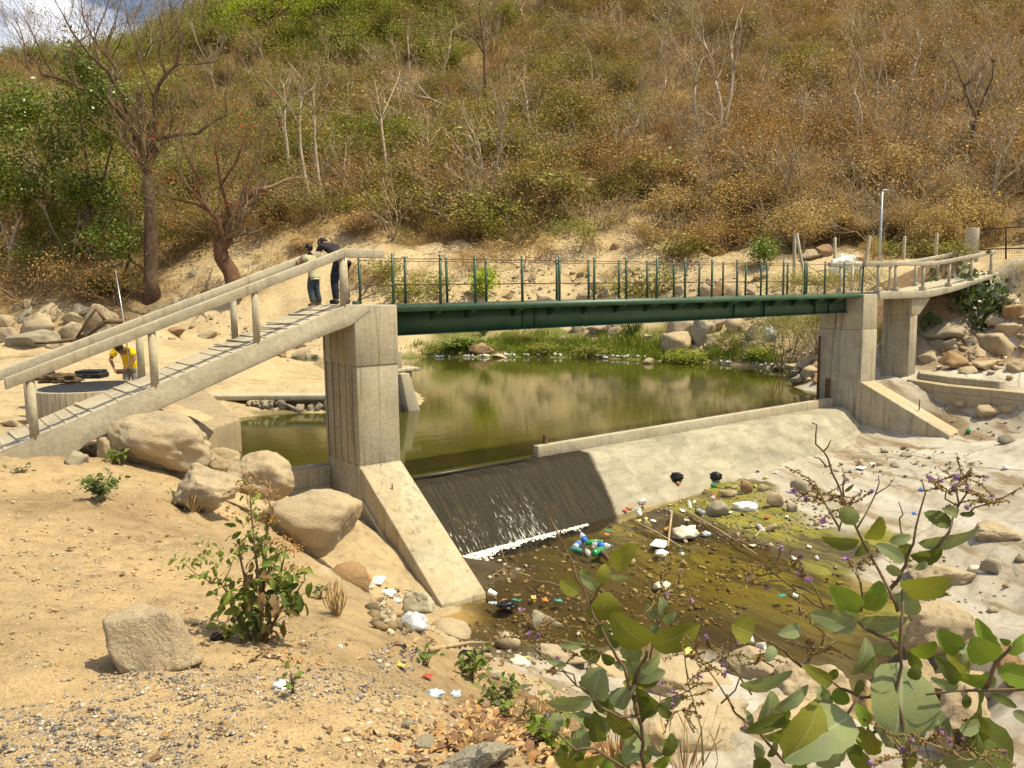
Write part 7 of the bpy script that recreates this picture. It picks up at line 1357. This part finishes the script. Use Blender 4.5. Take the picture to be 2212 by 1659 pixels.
person("boy in a pale green T-shirt and jeans, barefoot, leaning on the far ramp rail", (bx_[0], bx_[1], bz), fr, dict(pelvis=(0, 0, .50), waist=(0, .02, .60), chest=(0, .05, .73), neckb=(0, .055, .815), neck=(0, .065, .845), head=(0, .08, .93), shl=(-.105, .06, .785), shr=(.105, .06, .785), ell=(-.15, .14, .66), elr=(.15, .12, .64), wrl=(-.10, .24, .72), wrr=(.12, .22, .70), hipl=(-.052, 0, .49), hipr=(.052, 0, .49), knl=(-.055, .035, .27), knr=(.062, .0, .27), anl=(-.055, -.01, .04), anr=(.075, -.05, .04), tol=(-.06, .085, .012), tor=(.09, .045, .012)), 1.24, cloth("pale green cotton", (.42, .42, .26)), cloth("faded jeans", (.055, .075, .095), .5), None, 1.0, dict(l=(0, 0, -1), r=(0, .3, -1)), .6)
ax_ = aty(734, 654, .98); af = np.array([-.08, 1.0])
person("adult in a dark top and dark jeans bending over the far rail beside the boy", (ax_[0], ax_[1], .03), af, dict(pelvis=(0, -.05, .50), waist=(0, .03, .585), chest=(0, .17, .69), neckb=(0, .245, .73), neck=(0, .275, .738), head=(0, .36, .735), shl=(-.11, .21, .705), shr=(.11, .21, .705), ell=(-.15, .26, .57), elr=(.15, .26, .57), wrl=(-.06, .33, .545), wrr=(.04, .33, .545), hipl=(-.055, -.05, .49), hipr=(.055, -.05, .49), knl=(-.075, -.02, .27), knr=(.075, .02, .27), anl=(-.085, -.07, .04), anr=(.09, -.03, .04), tol=(-.095, .04, .015), tor=(.10, .08, .015)), 1.68, cloth("charcoal jersey", (.035, .032, .036), .4), cloth("dark denim", (.022, .030, .045), .6), simple("dark shoes", (.03, .028, .026), .6), 1.15, dict(l=(0, .4, -1), r=(0, .4, -1)), 1.3, (0, .35, -1))
mp = hit(283, 857, 15, 30); mf = -np.array([CF[0], CF[1]])/np.hypot(CF[0], CF[1])
person("man in a yellow T-shirt and grey trousers stooping over an instrument on the sand", tuple(mp), mf, dict(pelvis=(0, -.06, .50), waist=(0, -.01, .60), chest=(0, .10, .72), neckb=(0, .165, .78), neck=(0, .19, .79), head=(0, .275, .80), shl=(-.125, .14, .76), shr=(.125, .14, .76), ell=(-.19, .20, .61), elr=(.19, .19, .61), wrl=(-.12, .27, .51), wrr=(.10, .28, .50), hipl=(-.055, -.06, .49), hipr=(.055, -.06, .49), knl=(-.07, -.03, .27), knr=(.065, -.02, .27), anl=(-.07, -.05, .04), anr=(.07, -.05, .04), tol=(-.085, .06, .015), tor=(.085, .06, .015)), 1.70, cloth("yellow cotton", (.62, .43, .02), .2), cloth("grey denim", (.20, .21, .22), .35), simple("dark shoes", (.03, .028, .026), .6), 1.1, dict(l=(0, .3, -1), r=(0, .3, -1)), .75, (0, .3, -1), 1.42)
DB = float((mp-CAM)@CF)
props(MB().beam(atD(252, 803, DB-.42), atD(292, 801, DB-.46), .10, .13, (.1, 0, 1)).build("instrument_board", simple("drab plastic", (.10, .085, .05), .5, .3, 8), None, .02), "drab flat instrument held by the stooping man", "instrument")
props(MB().tube([atD(281, 796, DB-.50), atD(266, 683, DB-.40), atD(249, 582, DB-.2)], [.018, .014, .008], 6).build("antenna_rod", simple("pale metal rod", (.50, .52, .54), .35, .1, 5, .7)), "tall thin pale rod rising from the stooping man's instrument", "rod")
# ---------------------------------------------------------------- gear on the tank lid
def crumple(name, c, sz, mat, seed, label, cat, group=None, sub=3, amp=.4, rz=0, smooth=False):
    rs = RS(seed); bm = bmesh.new(); bmesh.ops.create_icosphere(bm, subdivisions=sub, radius=1); o_ = Vector(rs.rand(3)*40)
    for v in bm.verts:
        n = mnoise.fractal(v.co*1.7+o_, .8, 2.2, 4); q = abs(mnoise.noise(v.co*3.1+o_)); v.co *= 1+amp*n-amp*.55*(1-min(1, q*5)); v.co.z = max(v.co.z, -.55)
    V = np.array([v.co[:] for v in bm.verts])*np.array(sz)/2; F = np.array([[v.index for v in f.verts] for f in bm.faces]); bm.free()
    o = npobj(name, V, F, mat, None, None, smooth); o.location = (c[0], c[1], c[2]+sz[2]*.25); o.rotation_euler = (0, 0, rz); return props(o, label, cat, group)
def on_tank(vx, vy): return atz(vx, vy, ztop+.012)
M_BLK = simple("black plastic", (.018, .018, .02), .45, .3, 9); M_CAMO = cloth("mottled brown cloth", (.12, .085, .05), .7)
p = on_tank(193, 818); t = empty("equipment_case", (p[0], p[1], ztop+.012), "black rounded equipment case lying on the tank lid", "case"); t.rotation_euler = (0, 0, -YAW)
MB().box((0, .1, .075), (.66, .45, .14)).build("case_shell", M_BLK, t, .04); MB().box((0, .1, .17), (.60, .40, .05)).build("case_cover", M_BLK, t, .02); m = MB()
for k in range(5): m.box((-.22+k*.11, .1, .196), (.05, .34, .012))
m.build("cover_rib", M_BLK, t, .004); MB().tube([(-.1, -.13, .07), (-.1, -.17, .07), (.1, -.17, .07), (.1, -.13, .07)], .012, 6).build("handle", M_BLK, t)
p = on_tank(128, 826); crumple("jacket", p, (.95, .5, .28), M_CAMO, 5, "crumpled mottled brown jacket on the tank lid", "jacket", None, 4, .5, -YAW)
p = on_tank(95, 815); crumple("backpack", p, (.5, .4, .34), M_BLK, 6, "dark backpack on the tank lid left of the jacket, below the rail end", "backpack", None, 3, .3, -YAW)
p = on_tank(163, 819); props(MB().beam(p+np.array([0, 0, .03])-CR*.14, p+np.array([0, 0, .10])+CR*.2, .24, .02, (0, 0, 1)).build("clipboard", simple("grey board", (.10, .10, .11), .5, .2, 6), None, .004), "dark flat board propped between the jacket and the case", "board")
# ---------------------------------------------------------------- driftwood, tarpaulin, bags
D_ = 54
def dw(x, y): return (x/3.648, 424.5+y/3.648)
m = MB(); m.tube([atD(*dw(*p_), D_+d_) for p_, d_ in (((270, 1158), -.8), ((430, 1148), -.4), ((600, 1128), 0), ((700, 1082), .2), ((830, 985), .4), ((985, 990), .2))], [.07, .11, .15, .17, .19, .12], 7)
m.tube([atD(*dw(*p_), D_+d_) for p_, d_ in (((600, 1120), 0), ((645, 1050), -.2), ((700, 960), -.2), ((755, 885), 0), ((800, 940), .2), ((835, 985), .4))], [.08, .09, .10, .11, .12, .12], 7)
props(m.build("driftwood", simple("bleached driftwood", (.13, .085, .05), .95, .5, 3, 0, .9)), "forked brown driftwood branch lying before the boulder pile", "driftwood")
M_WHITE = simple("white plastic sheet", (.74, .72, .69), .5, .08, 6); M_SILV = simple("grey white plastic bag", (.42, .44, .47), .35, .55, 9)
p = atD(*R8(800, 505), 44.5); p[2] = gz(p[0], p[1])+.02; crumple("tarpaulin", p, (1.8, 1.1, 1.25), M_WHITE, 8, "heap of white plastic sheeting behind the right end of the span", "plastic sheet", None, 4, .5, -YAW)
p = atD(*R8(785, 515), 43.8); p[2] = gz(p[0], p[1]); crumple("tarpaulin", p, (.8, .5, .35), M_WHITE, 9, "small white plastic lump at the foot of the white sheeting", "plastic sheet", None, 3, .4, -YAW)
p = atD(1664, 738, 38.2); crumple("plastic_bag", p, (.62, .5, 1.0), M_SILV, 10, "grey-white plastic bag caught high in the willowy shrub", "plastic bag", None, 3, .4)
# ---------------------------------------------------------------- litter
M_CLEAR, t_, b_ = newmat("clear bottle plastic"); b_.inputs['Base Color'].default_value = (.75, .78, .78, 1); b_.inputs['Alpha'].default_value = .5; b_.inputs['Roughness'].default_value = .12
M_GRN, t_, b_ = newmat("green bottle plastic"); b_.inputs['Base Color'].default_value = (.03, .28, .10, 1); b_.inputs['Alpha'].default_value = .85; b_.inputs['Roughness'].default_value = .15
C_ = dict(w=M_WHITE, c=simple("cream plastic", (.58, .53, .42), .6, .15, 8), b=simple("blue label", (.03, .14, .55), .4, .2, 9), k=simple("black bag film", (.012, .012, .014), .35, .3, 9), o=simple("orange wrapper", (.45, .20, .06), .6, .35, 9), r=simple("red wrapper", (.45, .07, .05), .5, .3, 9), y=simple("yellow wrapper", (.58, .45, .12), .5, .25, 9), t=simple("teal plastic", (.04, .26, .22), .5, .25, 9), g=M_GRN, l=simple("pale blue film", (.42, .52, .62), .35, .3, 9))
def lit_pos(vx, vy, lift=.01):
    p = hit(vx, vy); sz_ = float(stream_z(np.array([p[0]]), np.array([p[1]]))[0])
    if -2.5 < p[0] < 14.5 and -12 < p[1] < -.3 and p[2] < sz_+.02 and p[2] > -6: p = atz(vx, vy, sz_)
    if p[2] < -3.9 and 0 < p[0] < 17.2 and -1.3 < p[1] < 1.0 and vy < 1130:
        q = [0.36-1.78*u for u in np.linspace(1, 0, 60)]; zz = [-3.805-1.62*u**1.12 for u in np.linspace(1, 0, 60)]
        for yy, z0 in zip(q, zz):
            a_ = aty(vx, vy, yy)
            if a_[2] <= z0: break
        if yy > -1.25: p = np.array([a_[0], a_[1], z0])
    return p+np.array([0, 0, lift])
def bottle(vx, vy, ln, mat, lab, label, rz, tilt=0., cap='b', group="plastic bottles in the stream"):
    p = lit_pos(vx, vy); t = empty("bottle", tuple(p+np.array([0, 0, ln*.15])), label, "bottle", group); R_ = Matrix.Rotation(PI/2-tilt, 4, 'Y'); r = ln*.16; t.rotation_euler = (0, 0, rz)
    MB().lathe([(r*.7, -ln*.5), (r, -ln*.46), (r*.95, -ln*.2), (r, 0), (r, ln*.18), (r*.8, ln*.28), (r*.35, ln*.4), (r*.33, ln*.46)], 14, R_).build("bottle_body", mat, t, smooth=True)
    if lab: MB().lathe([(r*1.03, -ln*.22), (r*1.03, ln*.12)], 14, R_).build("bottle_label", C_[lab], t, smooth=True)
    MB().lathe([(r*.40, ln*.44), (r*.40, ln*.51)], 10, R_).build("bottle_cap", C_[cap], t); return t
bottle(1247, 1184, .42, M_CLEAR, 'b', "clear bottle with a blue label at the left of the bottle raft", .6); bottle(1301, 1186, .42, M_CLEAR, 'b', "clear bottle with a blue label at the right of the bottle raft", -.9); bottle(1294, 1198, .46, M_GRN, None, "large green bottle under the bottle raft", .3, 0, 'g'); bottle(1283, 1177, .36, M_GRN, None, "green bottle behind the blue labelled one", -.4, 0, 'y'); bottle(1262, 1172, .40, M_CLEAR, 'b', "clear bottle with a blue label standing up from the raft", 1.4, .7); bottle(1270, 1198, .30, M_CLEAR, None, "small empty clear bottle without a label in the raft", 1.1, 0, 'w'); bottle(1243, 1192, .26, C_['t'], None, "teal plastic bottle at the near left of the raft", 2.0, 0, 't')
bottle(1541, 1080, .40, M_CLEAR, 'r', "clear bottle with a red label by the grey wedge stone", .5, 0, 'r'); bottle(1512, 1110, .34, M_SILV, None, "dull grey bottle left of the wedge stone", 1.3, 0, 'k'); bottle(1490, 1096, .30, M_CLEAR, None, "upright leaning clear bottle in the stream", 1.0, .8, 'l'); bottle(1541, 1053, .34, M_GRN, None, "flattened green bottle at the foot of the apron", .9, 0, 'g'); bottle(1643, 1146, .32, M_CLEAR, None, "clear bottle beside the tan broken stone", 1.2, .4, 'l')
bottle(1752, 880, .40, M_GRN, None, "green bottle lying on the apron against the parapet", -.5, 0, 'g', "green bottles on dry ground"); bottle(2093, 934, .40, M_GRN, None, "green bottle on the granite beyond the right buttress", .4, 0, 'g', "green bottles on dry ground")
def cup(vx, vy, s, label, rz=0, mat=None, group="foam cups and trays"):
    s *= .55
    p = lit_pos(vx, vy); o = MB().lathe([(s*.30, -s*.5), (s*.42, s*.45), (s*.45, s*.5), (s*.38, s*.5), (s*.27, -s*.42)], 14, Matrix.Rotation(1.35, 4, 'Y')).build("foam_cup", mat or M_WHITE, smooth=True); o.location = p+np.array([0, 0, s*.38]); o.rotation_euler = (0, 0, rz); return props(o, label, "foam cup", group)
def tray(vx, vy, a, b, label, rz=0, mat=None):
    p = lit_pos(vx, vy); m = MB(); m.box((0, 0, .012), (a*.86, b*.8, .016)); m.box((a*.46, 0, .028), (a*.10, b, .03)); m.box((-a*.46, 0, .028), (a*.10, b, .03)); m.box((0, b*.45, .027), (a*.82, b*.12, .028)); m.box((0, -b*.45, .027), (a*.82, b*.12, .028)); o = m.build("foam_tray", mat or M_WHITE, None, .012); o.location = p; o.rotation_euler = (.06, .04, rz); return props(o, label, "foam tray", "foam cups and trays")
def bag(vx, vy, s, mat, label, seed, flat=.5, cat="plastic bag", group="bags in and beside the stream", sub=3):
    return crumple("plastic_bag", lit_pos(vx, vy, 0), (s, s*.8, s*flat), mat, seed, label, cat, group, sub, .42, seed)
def wrap_(vx, vy, s, mat, label, seed, group="wrappers in and beside the stream"):
    rs = RS(seed); p = lit_pos(vx, vy, .012); n = 6; g = np.linspace(-.5, .5, n); X, Y = np.meshgrid(g, g, indexing='ij'); Z = .22*fbm(X.ravel()*2+seed, Y.ravel()*2, .7, 2).reshape(X.shape)+.25*X*X; I = np.arange(n*n).reshape(n, n); F = np.stack([I[:-1, :-1], I[1:, :-1], I[1:, 1:], I[:-1, 1:]], -1).reshape(-1, 4)
    o = npobj("wrapper", np.stack([X.ravel()*s, Y.ravel()*s*.65, (Z.ravel()-Z.min())*s], 1), F, mat, smooth=True); sm = o.modifiers.new("thick", 'SOLIDIFY'); sm.thickness = .004; o.location = p; o.rotation_euler = (0, 0, rs.rand()*6.28); return props(o, label, "wrapper", group)
tray(1425, 1178, .50, .30, "white foam tray between the cream bag and the bottle raft", .5); tray(1613, 1037, .42, .22, "white foam tray at the foot of the apron", -.3); tray(817, 1258, .36, .18, "white foam tray stuck in the gully beside the buttress", .9); tray(1860, 1013, .34, .2, "white foam tray on the dry rock by the tan stone", .2)
for a in ((1386, 1091, .30, "white cup lying beside orange wrappers at the apron foot"), (1381, 1116, .28, "white cup in the middle of the wrappers"), (1064, 1289, .26, "white cup floating at the end of the left buttress"), (1621, 1389, .24, "white square cup in the near stream beside the rock"), (1643, 1403, .24, "white tipped cup just right of the square one"), (1473, 1201, .16, "small white cup near the vertical stick"), (1636, 1024, .22, "white cup high at the right of the apron foot"), (1718, 1292, .16, "small white cup below the algae"), (1700, 1120, .14, "little white cup right of the white bag"), (1748, 1186, .16, "white cup fragment on yellow algae"), (1765, 1210, .14, "white crumb of foam at the algae edge"), (1742, 1072, .14, "white chip beyond the long brown-grey stone")): cup(a[0], a[1], a[2], a[3], a[0] % 6)
bag(1610, 1102, .62, M_WHITE, "large bright white plastic bag among the stones", 21, .45); bag(1481, 1160, .62, C_['c'], "cream torn plastic bag beyond the foam tray", 22, .5); bag(1427, 1197, .30, M_WHITE, "small white bag below the foam tray", 23, .4); bag(1525, 1157, .22, M_SILV, "little clear crumpled bag in open water", 24, .6); bag(1462, 1040, .36, C_['k'], "black and white bag stuck on the dry apron", 25, .8); bag(1464, 1048, .16, C_['o'], "orange scrap hanging from the bag on the apron", 26, .8, "wrapper"); bag(1545, 1037, .36, C_['k'], "black bag at the foot of the apron near stones", 27, .7); bag(1094, 1311, .36, C_['k'], "black plastic scrap by the end of the left buttress", 28, .4); bag(1018, 1433, .30, C_['k'], "black bag among dry sticks on the near bank", 29, .5); bag(894, 1360, .26, M_SILV, "pale plastic bag in the debris under the buttress", 30, .8); bag(838, 1286, .26, M_WHITE, "white bag scrap in the gully", 31, .5); bag(606, 1488, .085, M_WHITE, "broken white foam lump on the gravel under the bush", 32, .6, "foam lump"); bag(735, 1400, .035, M_WHITE, "tiny white foam ball on the dirt right of the bush", 33, .9, "foam lump"); bag(938, 1503, .11, C_['l'], "pale blue plastic film on the dry leaves", 34, .4); bag(984, 1503, .09, C_['l'], "second pale blue film scrap right of the first", 35, .4); bag(1121, 1433, .34, C_['c'], "cream rag twisted in the shallow near edge", 36, .3, "rag"); bag(470, 1382, .075, C_['k'], "black plastic bundle under the flowering bush beside the block of granite", 37, .7); bag(1430, 1268, .34, C_['c'], "yellowed plastic rag behind the purple flowers", 38, .3, "rag"); bag(787, 1256, .30, C_['o'], "orange and grey rubbish heap in the gully", 39, .5, "rubbish"); bag(1483, 1420, .25, C_['y'], "yellow-brown plastic behind the olive leaves", 40, .8); bag(1884, 1006, .24, M_WHITE, "white bag beside the dark oval stone", 41, .5); bag(2110, 1235, .30, C_['c'], "pale rag beside the dark hollow stone", 42, .5, "rag"); bag(2175, 1012, .2, M_WHITE, "white scrap on the right granite slope", 43, .4)
W_ = [(1360, 1102, 'o', "orange wrapper at the left of the wrapper patch"), (1350, 1106, 'r', "red and white wrapper at the apron foot"), (1389, 1097, 'o', "orange wrapper beside the lying white cup"), (1378, 1106, 'w', "white wrapper in the wrapper patch"), (1379, 1128, 'y', "yellow and white wrapper below the cups"), (1396, 1124, 'y', "yellow wrapper by the small grey stone"), (1412, 1128, 'w', "white crumpled paper beside the small grey stone"), (1314, 1150, 't', "teal lid floating behind the bottle raft"), (1312, 1158, 'o', "orange leaf-like scrap beside the teal lid"), (1116, 1300, 't', "teal wrapper at the end of the left buttress"), (1064, 1307, 'l', "blue-white wrapper against the buttress end"), (1088, 1304, 'o', "orange wrapper beside black plastic"), (1178, 1300, 'o', "large orange wrapper on the grey rock"), (1152, 1294, 'y', "lime-yellow wrapper near the grey rock"), (1206, 1301, 't', "teal wrapper right of the large orange one"), (1139, 1422, 'y', "yellow wrapper in the mossy near edge"), (925, 1467, 'r', "red and yellow wrapper among the weeds"), (866, 1444, 'y', "yellow scrap on the tan slab"), (1630, 1052, 'y', "yellow scrap near the round brown stone"), (1656, 1120, 'r', "red bottle cap in the stream"), (1484, 1127, 'c', "pale wrapper under the grey bottle"), (1450, 1094, 'y', "yellow scrap in front of the apron"), (1216, 1137, 'r', "red and white ball of litter in the foam"), (1226, 1004, 'w', "small white scrap on the wet sill"), (1804, 1300, 't', "teal and white wrapper behind the leaves"), (1690, 1290, 't', "teal film in the near stream"), (2010, 1322, 'r', "red and white scrap under the tall stem"), (1440, 1146, 'o', "brown orange scrap below the cup"), (1475, 1106, 'w', "white scrap by the leaning bottle"), (1500, 1086, 'w', "white scrap between bottles"), (1575, 1110, 'w', "white scrap right of the grey wedge stone"), (1600, 1068, 'l', "pale blue scrap behind the white bag"), (1654, 1034, 'y', "yellow scrap beside the high white cup"), (1676, 1022, 'w', "white scrap at the right end of the apron foot"), (1714, 1208, 'w', "white scrap on the algae"), (1625, 1180, 'c', "brownish stick-like wrapper on algae"), (800, 1270, 'w', "white scrap below the tray in the gully"), (860, 1300, 'w', "white scrap higher in the gully"), (1990, 1060, 'b', "blue scrap on the white granite"), (1975, 1112, 'b', "small blue scrap on the white granite"), (200, 966, 'r', "red and white packet at the ramp foot"), (2150, 746, 'c', "pale cup-like scrap on the right slope"), (2170, 775, 'w', "white scrap on the dry grass at right"), (2030, 795, 'w', "white scrap on the pale granite below the walkway")]
for i, (x, y, c, l) in enumerate(W_): wrap_(x, y, .14 if y > 900 and y < 1330 else .07 if y > 1400 else .22, C_[c], l, 300+i)
rs = RS(55)
for x0, x1, y0, n in ((945, 975, 771, 5), (1000, 1060, 770, 7), (1090, 1120, 768, 6), (1130, 1165, 768, 5), (1182, 1215, 768, 6), (1238, 1248, 768, 2), (1290, 1382, 771, 16), (1392, 1405, 775, 3), (1435, 1440, 777, 1), (1550, 1585, 784, 6), (1620, 1670, 790, 8), (1740, 1765, 796, 4)):
    for k in range(n):
        x = rs.uniform(x0, x1); p = hit(x, y0+rs.normal(0, 1.2), 30, 60)
        if p[2] < WZ+.02: p = atz(x, y0+1, WZ)
        crumple("litter_scrap", p, (rs.uniform(.2, .5), rs.uniform(.15, .35), rs.uniform(.10, .26)), M_WHITE, 400+k, "small white litter scrap washed up along the far waterline", "litter", "white litter along the far waterline", 1, .4, k)
# sticks
def stick(a, b, r, label, lift=.05, mat=None):
    A, B_2 = lit_pos(*a, lift), lit_pos(*b, lift); mid = (A+B_2)/2+np.array([0, 0, .03]); return props(MB().tube([A, mid, B_2], [r, r*.9, r*.6], 6).build("stick", mat or simple("bleached stick", (.36, .27, .15), .9, .3, 8)), label, "stick", "sticks in the stream")
stick((1371, 1132), (1473, 1187), .022, "pale straight stick above the foam tray"); stick((1483, 1110), (1634, 1202), .02, "long grey reed stalk lying across the algae"); stick((1451, 1113), (1443, 1186), .03, "thick grey stick pointing at the viewer", .06); stick((1630, 1165), (1655, 1143), .025, "short forked grey stick by the tan broken stone"); stick((1295, 1196), (1318, 1218), .06, "brown log end under the right bottle", .05, B_DARK); stick((930, 1416), (1060, 1395), .02, "curved dry stick by the pale lump of rock"); stick((1010, 1470), (1045, 1430), .016, "bent straw-coloured stick on the near edge"); stick((1100, 1500), (1150, 1490), .02, "grey stick at the near rock"); stick((1712, 1268), (1760, 1290), .02, "dark stick at the algae edge", .04, B_DARK); stick((305, 1420), (320, 1396), .004, "thin pale straw beside the block of granite", .01)
# ---------------------------------------------------------------- tell look-alikes apart by where they stand
def finish_labels():
    by = {}
    for o in COL.objects:
        if o.parent is None and 'label' in o and o.get('kind') is None: by.setdefault(o['label'], []).append(o)
    O = ['leftmost', 'second from left', 'third from left', 'fourth from left', 'fifth from left', 'sixth from left', 'seventh from left', 'eighth from left', 'ninth from left']
    for l, os_ in by.items():
        if len(os_) < 2 or len(os_) > 9 or os_[0].get('nosort'): continue
        def px(o):
            d = np.array(o.location)-CAM; return (d@CR)/(d@CF)
        os_.sort(key=px); n = len(os_)
        for i, o in enumerate(os_):
            w_ = ('left' if i == 0 else 'right')+' one of two' if n == 2 else (O[i] if i < n-1 else 'rightmost')+' of '+{3: 'three', 4: 'four', 5: 'five', 6: 'six', 7: 'seven', 8: 'eight', 9: 'nine'}[n]
            o['label'] = l+', '+w_
finish_labels()
